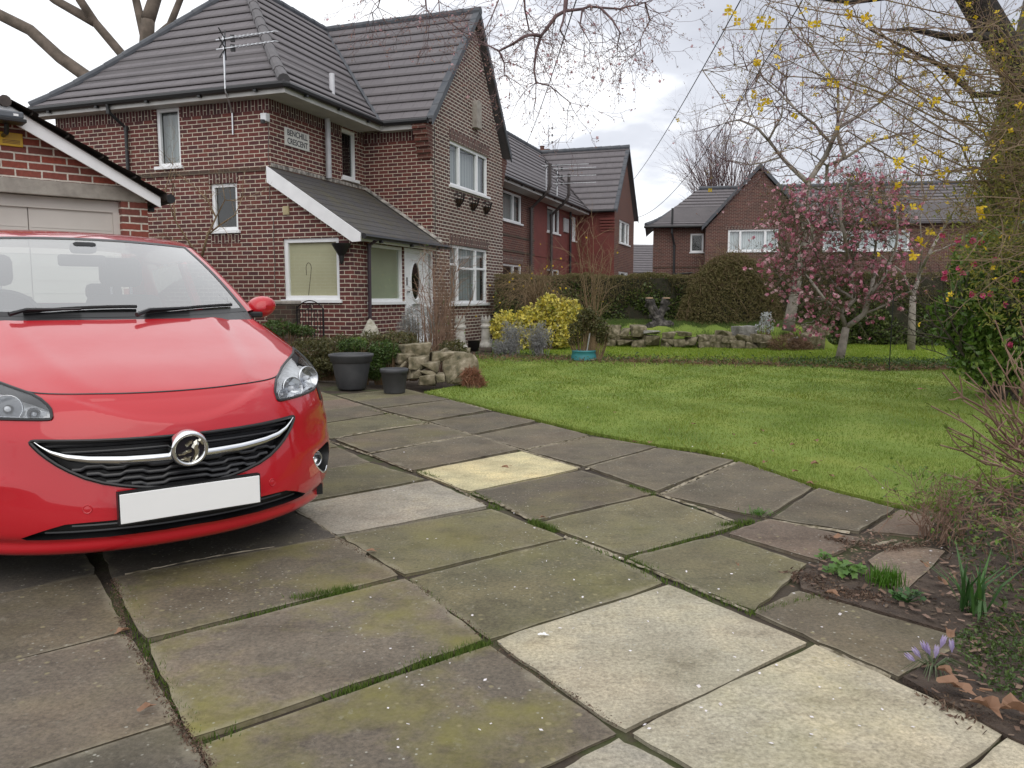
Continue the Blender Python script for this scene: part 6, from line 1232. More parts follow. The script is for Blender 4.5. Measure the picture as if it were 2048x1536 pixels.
for u, Yv, h, r, lb, sd in ((1025, 15.2, .52, .16, 'left of the two grey lavender bushes in front of the golden shrub', 61), (1076, 15.2, .50, .20, 'right of the two grey lavender bushes in front of the golden shrub', 62), (1003, 15.0, .26, .14, 'low grey tuft at the foot of the golden shrub near the chimney pots', 63)): fountain('lavender_bush', gat(u, Yv), h, r, 70, .0, lb, SILS, .005, 3, seed=sd, fl=.9, flm=G_SIL)
rp = clump('potted_shrub', 'small dark olive shrub growing out of the teal ring planter', [(1176, 640, 24, 24), (1154, 660, 20, 18), (1198, 656, 22, 20), (1176, 628, 14, 14), (1148, 682, 14, 10), (1205, 676, 16, 12)], 13.9, G_OLV, .024, 3000)
clump('grey_bush', 'soft grey silvery bush below the porch door', [(840, 640, 38, 34), (815, 660, 26, 26), (878, 650, 20, 22)], 12.4, G_SIL, .022, 6500, asp=.12)
clump('rockery_bed_plants', 'low tangled heather and evergreen growing over the rockery bed behind the grey pots', [(620, 700, 50, 26), (680, 692, 56, 24), (740, 690, 50, 26), (790, 684, 50, 22), (690, 720, 70, 22), (775, 716, 40, 26), (905, 700, 30, 22), (640, 735, 40, 26)], 10.6, G_OLV, .024, 15000, cat='ground cover', asp=.3, dy=1.3); clump('evergreen_cushion', 'dark green cushion plant right of the large grey pot', [(768, 704, 34, 24), (752, 735, 22, 24), (705, 690, 30, 14)], 10.1, G_MID, .016, 5200, cat='plant')
clump('yellow_heath', 'yellow green cushion behind the large grey pot', [(716, 684, 22, 10)], 10.4, G_BRIGHT, .014, 700, cat='plant'); clump('border_plants', 'fresh green and dull leaves sprouting between car and low brick wall', [(560, 655, 40, 16), (600, 662, 30, 12)], 12.6, G_MID, .03, 1500, cat='plant', asp=.3)
clump('silver_plant', 'white leaved plant with pale stalks on the stone edging', [(1530, 655, 20, 12), (1532, 636, 12, 14)], 17.0, leafmat('white_leaf', [(.5, .52, .52), (.65, .66, .67)], .7, .2), .035, 420, asp=.3, cat='plant')
clump('straw_mound', 'mound of dried grass and cut stalks at the end of the stone edging', [(1575, 690, 40, 22), (1600, 695, 30, 18)], 16.5, DEAD, .07, 2600, asp=.06, cat='dried grass', z0=0); clump('dried_fern', 'clump of dead red brown fern at the edge of the lawn beside the wedge boulder', [(942, 758, 22, 22), (955, 768, 16, 14)], 9.6, leafmat('dead_fern', [(.20, .07, .035), (.28, .12, .07), (.36, .2, .13)], .85, .1), .07, 900, asp=.05, cat='fern')
# border strip between the two lawns
random.seed(77)
mb = MB(); C = []
for i in range(5200): u = random.uniform(940, 2020); v = 716 + (u - 940) * .022 + random.gauss(0, 4.0); p = gp(u, v); C.append((p.x, p.y, random.uniform(0, .05)))
mb.quads(leafq(C, .05, .12)); T(mb.build('dead_border_stalks', DEAD), kind='stuff')
mb = MB(); C = []
for i in range(5000): u = random.choice((random.uniform(1560, 1920), random.uniform(950, 1900))); v = (728 if u > 1560 else 716 + (u - 940) * .02) + random.gauss(0, 4.5) + (u - 1560) * .012 * (u > 1560); p = gp(u, v); C.append((p.x, p.y, random.uniform(0, .10)))
mb.quads(leafq(C, .028, .3)); T(mb.build('border_greenery', G_MID), kind='stuff')
# ================================================================ garden objects
# grey pots
def pot(name, c, prof, label, mat=GPLAS, holes=0):
    root = E(name, c, 0, label, 'plant pot'); mb = MB(); mb.lathe(prof, 48); mb.build('body', mat, root, smooth=True); r = prof[-1][0]; zt = prof[-1][1]
    mb = MB(); mb.lathe([(0, zt + .0), (r * .5, zt + .01), (r + .005, zt)], 32); mb.build('compost', bpy.data.materials['soil'], root)
    return root
pA = gp(697, 782); R_ = 44 * pA.y / 1609
pot('large_plant_pot', (pA.x, pA.y + .2, 0), [(.0, 0), (R_ * .60, 0), (R_ * .66, .02), (R_ * .80, .20), (R_ * .88, .32), (R_ * .89, .33), (R_ * .97, .335), (R_ * .98, .385), (R_ * 1.05, .40), (R_ * 1.05, .425), (R_ * .96, .43), (R_ * .90, .42), (R_ * .86, .36)], 'large bell shaped dark grey plastic plant pot with a wide rim beside the car')
pB = gp(786, 788); q = 29 * pB.y / 1609
pot('small_plant_pot', (pB.x, pB.y + .12, 0), [(0, .0), (q * .72, 0), (q * .75, .01), (q * .92, .235), (q * .99, .24), (q * 1.0, .28), (q * .93, .285), (q * .90, .22)], 'smaller round dark grey plastic plant pot left of the rockery')
# teal ring planter
TEAL = plain('teal_plastic', (.035, .20, .22), .45); tc_ = gp(1168, 722); rt_ = E('ring_planter', (tc_.x, tc_.y + .05, .02), 0, 'low teal plastic ring planter around the small olive shrub', 'planter'); r = 26 * 14.0 / 1609
mb = MB(); mb.lathe([(r, 0), (r * .96, .08), (r * .9, .135), (r * .93, .14), (r * .93, .165), (r * .86, .17), (r * .82, .10)], 40); mb.build('ring', TEAL, rt_, smooth=True); mb = MB(); mb.lathe([(0, .11), (r * .83, .10)], 24); mb.build('compost', bpy.data.materials['soil'], rt_)
# crown topped chimney pots
CPOT = nmat('weathered_white_clay', [(.3, (.34, .32, .28)), (.55, (.52, .50, .46)), (.8, (.60, .59, .57))], 7, .85, .5)
def chpot(u, Y, h, label, base_v):
    c = at(u, base_v, Y); c.z = max(c.z, 0); root = E('chimney_pot', c, 0, label, 'chimney pot', 'salvaged clay chimney pots by the wall'); s = h / .72
    prof = [(.0, .0), (.15, .0), (.155, .03), (.15, .06), (.115, .12), (.105, .15), (.10, .42), (.125, .44), (.128, .48), (.10, .50), (.095, .51), (.10, .55), (.118, .57), (.118, .60)]
    mb = MB(); mb.lathe([(a * s, b * s) for a, b in prof[1:]], 32); mb.build('body', CPOT, root, smooth=False)
    mb = MB(); n = 8; k = 4
    for i in range(n):
        for j in range(k):
            a0, a1 = 2 * pi * (i + j / k) / n, 2 * pi * (i + (j + 1) / k) / n; f = lambda x: .12 * abs(1 - 2 * x)
            z0, z1 = .60 + f(j / k), .60 + f((j + 1) / k)
            for rr_ in (.118, .10): mb.add([(rr_ * s * cos(a0), rr_ * s * sin(a0), .58 * s), (rr_ * s * cos(a1), rr_ * s * sin(a1), .58 * s), (rr_ * s * cos(a1), rr_ * s * sin(a1), z1 * s), (rr_ * s * cos(a0), rr_ * s * sin(a0), z0 * s)], [(0, 1, 2, 3)])
    mb.build('crown_rim', CPOT, root); mb = MB(); mb.lathe([(0, .55 * s), (.1 * s, .55 * s)], 16); mb.build('hollow', DARKIN, root); return root  # flat dark disc closes the pot, standing for its shaded inside
chpot(921, 15.6, .66, 'left one of two white clay chimney pots with jagged rims standing by the gable wall', 698); chpot(972, 17.0, .68, 'right one of two white clay chimney pots with jagged rims standing by the gable wall', 694)
gb_ = pot('small_black_pot', gat(947, 16.4), [(0, 0), (.10, 0), (.13, .22), (.14, .23)], 'small black pot between the two chimney pots', BPLAS)
# low brick pier and dwarf wall, iron gate
pw = E('garden_wall', hw(.33, -1.0), HZ, 'mossy low brick wall stepping up to a short pier left of the iron gate', 'garden wall'); mb = MB()
a = at(572, 605, 13.3); b = at(628, 605, 13.3); hz_ = a.z
mb.box(.33, .80, -.15, .12, 0, hz_ - .03); mb.box(-1.2, .329, -.1, .08, 0, .52); mb.build('wall', BRICKW, pw, bevel=.01); mb = MB(); mb.box(.31, .82, -.17, .14, hz_ - .03, hz_ + .03); mb.build('coping', CONC, pw, bevel=.015)
gt = E('iron_gate', hw(1.16, -1.02), HZ, 'small black wrought iron gate with scrolled top leaning by the porch pillar', 'gate'); W_ = .50; mb = MB(); z0, z1 = .22, .90
mb.tube([(.0, 0, z0), (.0, 0, z1 + .06)], .012, 6); mb.tube([(W_, 0, z0), (W_, 0, z1 + .02)], .018, 6); mb.tube([(0, 0, z1), (W_, 0, z1)], .011, 6); mb.tube([(0, 0, z0 + .03), (W_, 0, z0 + .03)], .011, 6); mb.tube([(0, 0, .62), (W_, 0, .62)], .009, 6)
mb.tube([(W_ * t, 0, z1 + .02 + .13 * sin(pi * t) ** .8) for t in np.linspace(0, 1, 14)], .009, 6); mb.build('frame', IRON, gt)
for i in range(1, 9): mb = MB(); x = W_ * i / 9; mb.tube([(x, 0, z0 + .03), (x, 0, z1)], .0065, 5); mb.build('bar', IRON, gt)
for s in (-1, 1):
    mb = MB(); mb.tube([(W_ / 2 + s * (.035 + .035 * cos(t)) , 0, z1 + .055 + .04 * sin(t)) for t in np.linspace(0, 5.2, 16)], .006, 5); mb.tube([(W_ / 2 + s * (.05 + .045 * cos(t)), 0, .48 + .05 * sin(t)) for t in np.linspace(0, 5, 14)], .006, 5); mb.tube([(W_ / 2 + s * .05, -.005, .55), (W_ / 2 + s * .13, -.005, .35)], .008, 5); mb.build('scroll', IRON, gt)
# tree stump with two arms on the bank
random.seed(5); st = E('tree_stump', at(1316, 640, 18.3), 0, 'gnarled old tree stump with two sawn arms in front of the hedge', 'tree stump'); st.location.z = .45
STM = nmat('grey_dead_wood', [(.3, (.02, .018, .016)), (.5, (.06, .053, .05)), (.72, (.20, .18, .165))], 9, .95, 1.0, bsc=20, d=.04)
def gn(mb, P, r): mb.tube(P, r, 10); [mb.tube([Vector(p) + rv(.02), Vector(p) + rv(.07)], [rr_ * .8, rr_ * .35], 7) for p, rr_ in zip(P, r) for _ in range(3)]
mb = MB(); gn(mb, [(0, 0, -.15), (.02, 0, .1), (-.03, 0, .25)], [.24, .15, .13]); gn(mb, [(-.02, 0, .2), (-.14, 0, .42), (-.2, 0, .58)], [.11, .10, .11]); gn(mb, [(.02, 0, .2), (.12, 0, .42), (.17, 0, .60)], [.10, .08, .10]); gn(mb, [(0, -.05, 0), (-.22, -.08, .0)], [.12, .1]); gn(mb, [(0, -.05, 0), (.26, -.08, .04)], [.12, .1]); mb.build('stump_wood', STM, st)
for x in (-.21, .18): mb = MB(); mb.lathe([(0, .0), (.08, 0), (.085, -.03)], 12, (x, -.02, .655)); mb.build('sawn_face', plain('sawn_wood', (.38, .26, .18), .9), st)
# garden stake
sk = gp(1778, 742); mb = MB(); mb.tube([sk, sk + Vector((.01, 0, 1.15))], .008, 6); T(mb.build('garden_stake', BPLAS), 'thin black upright garden stake in the border right of the pink shrub', 'garden stake')
sk = at(1176, 705, 13.85); mb = MB(); mb.tube([sk - Vector((.04, 0, .1)), sk + Vector((.03, 0, .33))], .012, 6); T(mb.build('garden_stake', plain('grey_stake', (.3, .3, .3))), 'short grey stake leaning in the teal ring planter', 'garden stake')
# ================================================================ right hand thicket
# leaning trunk and ivy clad trunk
rt5, tt5 = traced('leaning_tree', [([(2380, 1000), (2290, 600), (2180, 370), (2060, 185), (1995, 75), (1940, -20), (1880, -140)], .20, .13, 0), ([(2060, 185), (2090, 40), (2120, -80)], .10, .07, 0), ([(1995, 75), (1900, 75), (1840, 62), (1790, 60)], .05, .01, 2), ([(2060, 185), (1950, 190), (1880, 130), (1800, 90), (1740, 60)], .035, .008, 2), ([(1940, -20), (1800, -10), (1700, 5), (1620, -5)], .05, .01, 2)], 7.6, 'dark leaning tree trunk with long bare branches at the upper right', TWIG, [(4, .6, .6, .1, 0), (3, .62, .65, .16, -.02), (3, .6, .7, .2, -.02), (0, .55, .7, .25, 0)], .42, .005, .45, [(BUD, .5, .009, 'buds', False)], trunk_mat=nmat('mossy_backlit_bark', [(.3, (.010, .008, .006)), (.6, (.026, .02, .015)), (.8, (.035, .038, .012))], 5, .95, 1.0, d=.03), seed=41)  # trunk bark colour darkened to stand for backlight, with a moss tint
ct = at(2060, 400, 10.5); iv = E('ivy_clad_tree', (ct.x, 10.5, 0), 0, 'tall dark ivy covered trunk at the right edge behind the yellow forsythia', 'tree'); mb = MB(); path(mb, [Vector((0, 0, 0)), Vector((.05, 0, 2.2)), Vector((-.1, 0, 4.2)), Vector((.3, 0, 6.5))], .3, .2, 10); mb.build('trunk', BARKD, iv)
C = np.concatenate([ball((.0 + .1 * sin(z * 2), 0, z), (.52, .5, .45), 2600, .4) for z in np.arange(.6, 3.9, .35)]); mb = MB(); mb.quads(leafq(C, .035, .6)); mb.build('ivy', leafmat('ivy_leaf', [(.05, .07, .015), (.10, .12, .025), (.15, .14, .04), (.07, .06, .02)], .5), iv)
# camellia with pink blooms
random.seed(9); cm = E('camellia_bush', gat(2010, 8.6), 0, 'glossy green camellia bush with bright pink blooms at the right edge', 'shrub'); mb = MB(); tips = []
for i in range(16): grow(mb, Vector((random.gauss(0, .1), random.gauss(0, .1), 0)), Vector((random.gauss(0, .55), random.gauss(0, .4), 1)), 1.25, .02, 0, [(5, .5, .6, .1, .02), (4, .5, .7, .12, 0), (0, .5, .7, .2, 0)], tips)
mb.build('stems', BARKD, cm); C = np.concatenate([ball((x, y, z), (rx, .4, rz), n, .25) for x, y, z, rx, rz, n in ((.0, 0, 1.35, .62, .5, 3800), (-.28, 0, .85, .5, .38, 2500), (.35, 0, .9, .6, .5, 2500), (-.15, -.1, .45, .42, .3, 1600), (.45, 0, 1.7, .5, .35, 2000), (.5, -.1, .4, .6, .35, 1500))])
CAM = leafmat('camellia_leaf', [(.05, .11, .015), (.10, .19, .03), (.17, .28, .045), (.07, .15, .02), (.26, .34, .07)], .35); mb = MB(); mb.quads(leafq(C, .042, .42)); mb.build('foliage', CAM, cm)
for i, (u, v) in enumerate([(1886, 470), (1945, 482), (1962, 484), (1904, 497), (1948, 528), (1918, 538), (1983, 588), (1943, 588), (1966, 592), (2020, 690), (1915, 480), (1925, 548), (1888, 555), (1990, 520), (2030, 560), (1890, 545), (2010, 610)]):
    p = at(u, v, 8.15) - Vector(cm.location); mb = MB(); mb.quads(np.concatenate([flowers([tuple(p + Vector((0, 0, dz)))], s_, 7) for s_, dz in ((.036, 0), (.03, .006), (.02, .01), (.03, -.004))])); mb.build('bloom', leafmat('camellia_pink', [(.72, .08, .22), (.80, .14, .30), (.6, .05, .16)], .5, .25) if 'camellia_pink' not in bpy.data.materials else bpy.data.materials['camellia_pink'], cm)
# forsythia: arching canes carrying yellow flowers
random.seed(19); fs_ = E('forsythia', (6.3, 7.6, 0), 0, 'huge arching forsythia thicket with yellow flowers filling the right side', 'shrub'); mb = MB(); tips = []; canes = []
ends = [(1405, 140, 6.6), (1450, 60, 6.4), (1490, 200, 6.8), (1530, 10, 6.2), (1560, 240, 6.6), (1600, 60, 6.0), (1640, 160, 6.7), (1690, 20, 6.1), (1700, 300, 6.4), (1760, 60, 5.8), (1730, 390, 6.6), (1770, 200, 6.2), (1800, 320, 6.0), (1810, 470, 6.3), (1840, 120, 5.7), (1850, 240, 6.1), (1850, 400, 5.9), (1880, 330, 6.4), (1890, 60, 5.6), (1900, 180, 5.9), (1920, 420, 6.2), (1950, 260, 5.8), (1960, 350, 6.3), (1980, 120, 5.6), (2000, 430, 5.9), (2010, 300, 5.7), (1475, -20, 6.4), (1620, -40, 6.2), (1820, 0, 5.7), (1745, 110, 6.2), (1580, 120, 6.5), (1520, 90, 6.6), (1670, 90, 6.3), (1780, 270, 6.4), (1830, 180, 6.0), (1870, 460, 6.2), (1930, 520, 5.9), (1990, 560, 5.8), (1940, 90, 5.8), (2020, 200, 5.8)]
for (u, v, Y) in ends:
    e_ = at(u, v, Y); b = Vector((6.3 + random.gauss(0, .4), 7.6 + random.gauss(0, .4), random.uniform(.6, 2.4))); apex = b.lerp(e_, .55) + Vector((random.gauss(.2, .45), random.gauss(0, .3), max(.4, (e_.z - b.z) * random.uniform(.2, .6)))); P = []
    for k in range(11): t = k / 10; P.append(b * (1 - t) ** 2 + apex * 2 * t * (1 - t) + e_ * t * t + (rv(.07) if 0 < k < 10 else Vector((0, 0, 0))))
    P = [p - Vector(fs_.location) for p in P]; mb.tube(P, [.013 * (1 - .8 * k / 10) for k in range(11)], 5, cap=False); canes.append(P)
    for k in range(2, 11):
        for _ in range(2): d = (P[k] - P[k - 1]).normalized(); grow(mb, P[k], d * .4 + rv(.6), random.uniform(.25, .6), .0042, 2, [(0,) * 5, (0,) * 5, (4, .55, .7, .12, .0), (0, .5, .7, .2, .0)], tips)
mb.build('canes', nmat('olive_brown_cane', [(.3, (.12, .075, .045)), (.7, (.24, .17, .10))], 7, .75, .3), fs_)
mb = MB(); mb.quads(leafq(around([t for t in tips if random.random() < .8], 2, .012), .011, .35)); mb.build('buds', leafmat('olive_bud', [(.20, .17, .03), (.3, .25, .04), (.16, .12, .05)], .7, .2), fs_)
fl_px = [(1462, 18), (1465, 38), (1505, 55), (1525, 45), (1612, 22), (1620, 48), (1735, 40), (1552, 103), (1550, 125), (1510, 125), (1512, 190), (1525, 208), (1530, 200), (1596, 230), (1930, 132), (1928, 155), (1895, 160), (1870, 200), (1875, 315), (1865, 330), (1790, 330), (1800, 370), (1805, 415), (1822, 410), (1858, 465), (1840, 488), (1833, 510), (1885, 340), (2040, 210), (1985, 315), (1960, 420), (1830, 290), (1700, 30), (1670, 160), (1760, 90)]
C = []
for u, v in fl_px:
    p = at(u, v, random.uniform(5.8, 6.4)) - Vector(fs_.location); C += [tuple(p + rv(.02)) for _ in range(random.choice((2, 3, 4)))]
nr = [t for t in tips if random.random() < .06]; mb = MB(); mb.quads(flowers(C, .034, 4)); mb.quads(flowers(around(nr, 1, .01), .022, 4)); mb.build('flowers', YEL, fs_)
mb = MB(); C = np.concatenate([ball((x, y, z), (rx, .45, rz), n, .15) for x, y, z, rx, rz, n in ((-2.1, -.9, 1.3, .45, .5, 1500), (-2.15, -.8, 2.0, .45, .6, 2200), (-2.1, -.8, 2.8, .5, .7, 2000), (-2.45, -.8, 1.7, .3, .5, 500))]); mb.quads(leafq(C, .022, .3)); mb.build('leaf_buds', leafmat('yellow_green_leaf', [(.16, .20, .03), (.30, .30, .05), (.12, .12, .04), (.42, .36, .05)], .6, .3), fs_)
# foreground shrub with opening green buds
random.seed(27); hy = E('budding_shrub', (3.05, 4.35, 0), 0, 'low spreading shrub with pale brown twigs and fat green buds at the right edge', 'shrub'); mb = MB(); bt = []
ends = [(1885, 745, 4.0), (1862, 812, 3.9), (1880, 890, 4.0), (1905, 870, 4.1), (1930, 745, 4.2), (1955, 735, 4.3), (1925, 800, 4.2), (1945, 830, 4.0), (1980, 700, 4.4), (2010, 690, 4.4), (1980, 780, 4.2), (2020, 800, 4.1), (1890, 950, 3.9), (1930, 970, 3.8), (1960, 920, 3.9), (2000, 880, 4.0), (2030, 740, 4.3), (2045, 900, 4.0), (1910, 1000, 3.6), (1990, 1000, 3.7), (2040, 980, 3.7), (1960, 1040, 3.5), (2020, 850, 4.2), (1895, 855, 4.1), (1970, 850, 4.0), (1940, 900, 3.9), (1880, 1020, 3.6), (1915, 1060, 3.4), (1970, 1090, 3.3), (2030, 1060, 3.4), (2060, 820, 4.0), (2080, 700, 4.2), (2100, 600, 4.3), (2040, 640, 4.5), (1990, 640, 4.6)]
for (u, v, Y) in ends:
    e_ = at(u, v, Y) - Vector(hy.location); b = Vector((random.gauss(0, .12), random.gauss(0, .1), 0)); mid = b.lerp(e_, .5) + Vector((.08, 0, -.03 + random.uniform(-.05, .06))); P = [b * (1 - t) ** 2 + mid * 2 * t * (1 - t) + e_ * t * t for t in np.linspace(0, 1, 8)]
    P = [p + (rv(.01) if 0 < i < 7 else Vector((0, 0, 0))) for i, p in enumerate(P)]; mb.tube(P, [.0085 * (1 - .55 * k / 7) for k in range(8)], 6, cap=False); bt.append((P[-1], (P[-1] - P[-2]).normalized()))
    for k in (3, 4, 5, 6):
        for _ in range(2):
            d = (P[k] - P[k - 1]).normalized(); q2 = P[k] + (d * .6 + rv(.4) + Vector((0, 0, .3))).normalized() * random.uniform(.05, .16); mb.tube([P[k], P[k].lerp(q2, .5) + rv(.006), q2], [.004, .0035, .003], 5, cap=False); bt.append((q2, (q2 - P[k]).normalized()))
mb.build('stems', TWIGR, hy)
mb = MB()
for p, d in bt:
    a = d.orthogonal().normalized(); b = d.cross(a)
    for k in range(4): t = k * pi / 2 + random.random(); s_ = random.uniform(.010, .022); o2 = a * cos(t) + b * sin(t); mb.add([p, p + d * s_ * .8 + o2 * s_ * .5 + b * s_ * .2, p + d * s_ * 1.7 + o2 * s_ * .5, p + d * s_ * .8 + o2 * s_ * .5 - b * s_ * .2], [(0, 1, 2, 3)])
mb.build('buds', leafmat('opening_bud_green', [(.16, .24, .04), (.24, .32, .07), (.12, .17, .03)], .5, .3), hy)
# ---- foreground border: soil, litter, plants
soilp = [gp(*p) for p in [(1595, 1150), (1640, 1128), (1725, 1122), (1795, 1202), (1900, 1108), (1886, 1072), (1905, 1010), (2048, 960), (2500, 900), (2700, 1400), (2300, 1600), (2022, 1480), (1930, 1428), (1805, 1358), (1865, 1328), (1945, 1280), (1800, 1238), (1640, 1192), (1603, 1180)]]
mb = MB(); mb.add([(p.x, p.y, .008) for p in soilp], [tuple(range(len(soilp)))]); n_ = len(soilp); mb.add([(p.x, p.y, z) for z in (.008, -.03) for p in soilp], [(i, (i + 1) % n_, n_ + (i + 1) % n_, n_ + i) for i in range(n_)]); T(mb.build('flower_bed', nmat('crumbly_soil', [(.3, (.04, .027, .02)), (.55, (.075, .052, .038)), (.75, (.12, .088, .065))], 14, .95, 1.0, bsc=70, d=.02)), kind='structure')
crumbs(soilp, 9000, .007, leafmat('soil_crumb', [(.05, .033, .022), (.09, .06, .04), (.13, .09, .065), (.2, .14, .1)], .95, 0), 'soil_crumbs', .010)
crumbs(soilp, 5200, .012, leafmat('leaf_litter', [(.12, .07, .05), (.20, .12, .085), (.28, .18, .13), (.09, .05, .035), (.34, .22, .17)], .9, .1), 'leaf_litter', .013)
crumbs([gp(*p) for p in [(1640, 1120), (1700, 1085), (1740, 1060), (1800, 1080), (1890, 1068), (1900, 1100), (1780, 1090), (1725, 1125)]], 900, .006, bpy.data.materials['leaf_litter'], 'leaf_litter', .005)
def strip(pts, n, s): xs = []; [xs.extend([(gp(*pts[i]).lerp(gp(*pts[i + 1]), random.random()) + Vector((random.gauss(0, s), random.gauss(0, s), .006))) for _ in range(n)]) for i in range(len(pts) - 1)]; return np.array([tuple(p) for p in xs])
mb = MB(); mb.quads(leafq(strip([(1600, 1150), (1680, 1190), (1760, 1200)], 700, .035), .011, .3)); mb.quads(leafq(strip([(1650, 1075), (1760, 1100), (1850, 1090)], 260, .02), .008, .3)); mb.quads(leafq(strip([(228, 1160), (250, 1262), (350, 1440), (420, 1536)], 420, .009), .005, .35)); mb.quads(leafq(strip([(672, 1080), (815, 1157), (975, 1280)], 160, .008), .004, .35)); mb.quads(leafq(strip([(985, 1290), (1250, 1465)], 260, .010), .004, .35)); mb.quads(leafq(strip([(1870, 1390), (1960, 1440)], 200, .035), .010, .3))
T(mb.build('dead_plant_debris', leafmat('debris', [(.09, .05, .035), (.15, .085, .06), (.05, .03, .02), (.24, .16, .11)], .9, .05)), kind='stuff')
mb = MB(); P = []
for i in range(150): u, v = random.uniform(700, 1950), random.uniform(790, 1500); P.append(tuple(gp(u, v, .008 if v > 1000 else .026)))
mb.quads(leafq(P, .0055, .7, .9)); T(mb.build('fallen_petals', plain('white_petal', (.72, .68, .70), .6)), kind='stuff')
# fallen oak leaves, each its own object
def leaf_obj(sz):
    mb = MB(); n = 18; P = []
    for i in range(n): t = 2 * pi * i / n; r_ = 1 + .22 * cos(5 * t); P.append(((cos(t) * r_) * sz, sin(t) * r_ * sz * .55, .0 + .35 * sz * (sin(t) ** 2) * random.uniform(.5, 1.2)))
    mb.add([(0, 0, .08 * sz)] + P, [(0, 1 + i, 1 + (i + 1) % n) for i in range(n)]); mb.tube([(sz * 1.1, 0, .01), (sz * 1.7, .1 * sz, .01)], sz * .03, 4); return mb
lf = leaf_obj(.022).build('fallen_leaf', OAKL); T(lf, 'curled brown fallen leaf lying on the driveway slabs or lawn edge', 'leaf', 'brown leaves scattered on slabs and lawn')
lps = [(742, 1102, .8), (245, 1263, 1.1), (293, 1417, 1.1), (1010, 935, .9), (1300, 885, .8), (1268, 884, .6), (1590, 943, 1.0), (1530, 925, .7), (1620, 967, .7), (1387, 848, .7), (1525, 862, .6), (1467, 870, .6), (1510, 888, .6), (1545, 902, .6), (1632, 882, .7), (1585, 890, .6), (1085, 1035, .5), (1475, 1130, .4), (1630, 928, .8), (1663, 952, .6), (1230, 825, .5), (1340, 860, .4), (1900, 1268, 1.6), (1850, 1130, 1.4), (1885, 1165, .9), (1665, 1188, .8), (1680, 1075, .9), (2030, 1425, 2.2), (1978, 1420, 1.8), (1900, 1370, 1.6), (1925, 1380, 1.5), (1960, 1410, 1.4), (1890, 1345, 1.2)]
lf.location = gp(lps[0][0], lps[0][1], .01)
for i, (u, v, s_) in enumerate(lps[1:]): k_ = 1.5 if s_ < 1 else 1.0; dup(lf, gp(u, v, .014 if v > 960 and u < 1650 else .03), random.uniform(0, 6.28), (s_ * k_, s_ * k_ * random.uniform(.7, 1.1), s_ * k_ * random.uniform(1.2, 2.4)))
for (u, v, s_, lb) in ((1842, 778, 1.0, 'pink fallen petal lying on the lawn left of the budding shrub'), (1912, 786, .9, 'pink fallen petal on the lawn behind the budding twigs')):
    mb = leaf_obj(.035 * s_); o = mb.build('fallen_petal', bpy.data.materials['camellia_pink']); o.location = gp(u, v, .04); T(o, lb, 'petal')
# white chipped patch on slab, paper scrap
mb = leaf_obj(.018); o = mb.build('white_scrap', plain('white_scrap', (.75, .75, .74), .6)); o.location = gp(1086, 1270, .006); T(o, 'small white petal scrap on the pale front slab', 'petal')
def tuft(name, c, n, h, spread, wd_, mat, label, cat='plant', lean=.35):
    root_mb = MB(); A = []
    for i in range(n):
        a = random.uniform(0, 2 * pi); b = Vector((random.gauss(0, spread), random.gauss(0, spread), 0)); hh = h * random.uniform(.6, 1.1); d = Vector((cos(a), sin(a), 0)) * hh * random.uniform(.1, lean * 2); s_ = Vector((-sin(a), cos(a), 0)) * wd_
        p1 = b + d * .35 + Vector((0, 0, hh * .55)); p2 = b + d + Vector((0, 0, hh)); root_mb.add([b - s_ * .7, b + s_ * .7, p1 + s_, p1 - s_, p2], [(0, 1, 2, 3), (3, 2, 4)])
    o = root_mb.build(name, mat); o.location = c; return T(o, label, cat)
GT = leafmat('tuft_green', [(.07, .17, .012), (.10, .24, .02), (.05, .12, .012)], .45, .35); GD = leafmat('bulb_leaf_green', [(.03, .08, .02), (.05, .13, .03), (.07, .17, .03)], .4, .3)
tuft('grass_tuft', gp(1772, 1168, .01), 190, .075, .032, .0022, GT, 'bright green grass tuft growing in the slab gap', 'grass tuft', .25); tuft('daffodil_leaves', gp(1945, 1225, .01), 34, .19, .028, .006, GD, 'clump of dark strappy bulb leaves in the soil border', lean=.5)
tuft('joint_grass', gp(1522, 1028, 0), 110, .02, .028, .002, GT, 'small flat weed rooted in the joint at the lawn side of the slabs', 'weed', 1.6)
def lobed(name, c, n, r_, s_, mat, label):
    mb = MB()
    for i in range(n):
        a = random.uniform(0, 2 * pi); q = random.uniform(.2, 1) * r_; p = Vector((cos(a) * q, sin(a) * q * .7, random.uniform(.015, .05))); mb.tube([(0, 0, 0), p], .0012, 3, cap=False); nrm_ = (Vector((0, -.3, 1)) + rv(.3)).normalized(); x = nrm_.orthogonal().normalized(); y = nrm_.cross(x); m = 15
        mb.add([p] + [p + (x * cos(t) + y * sin(t)) * s_ * (1 + .28 * cos(5 * t)) * random.uniform(.9, 1.1) for t in [2 * pi * k / m for k in range(m)]], [(0, 1 + k, 1 + (k + 1) % m) for k in range(m)])
    o = mb.build(name, mat); o.location = c; return T(o, label, 'plant')
lobed('geranium_leaves', gp(1690, 1150, .01), 46, .085, .014, leafmat('lobed_green', [(.08, .18, .03), (.14, .26, .05), (.10, .2, .04)], .5, .3), 'patch of soft lobed green leaves left of the grass tuft'); lobed('ivy_seedling', gp(1815, 1205, .01), 30, .06, .011, GD, 'small dark green leafy seedling below the grass tuft'); lobed('ivy_seedling', gp(1645, 1122, .005), 14, .04, .009, bpy.data.materials['lobed_green'], 'tiny sprig of lobed leaves at the corner of the soil patch')
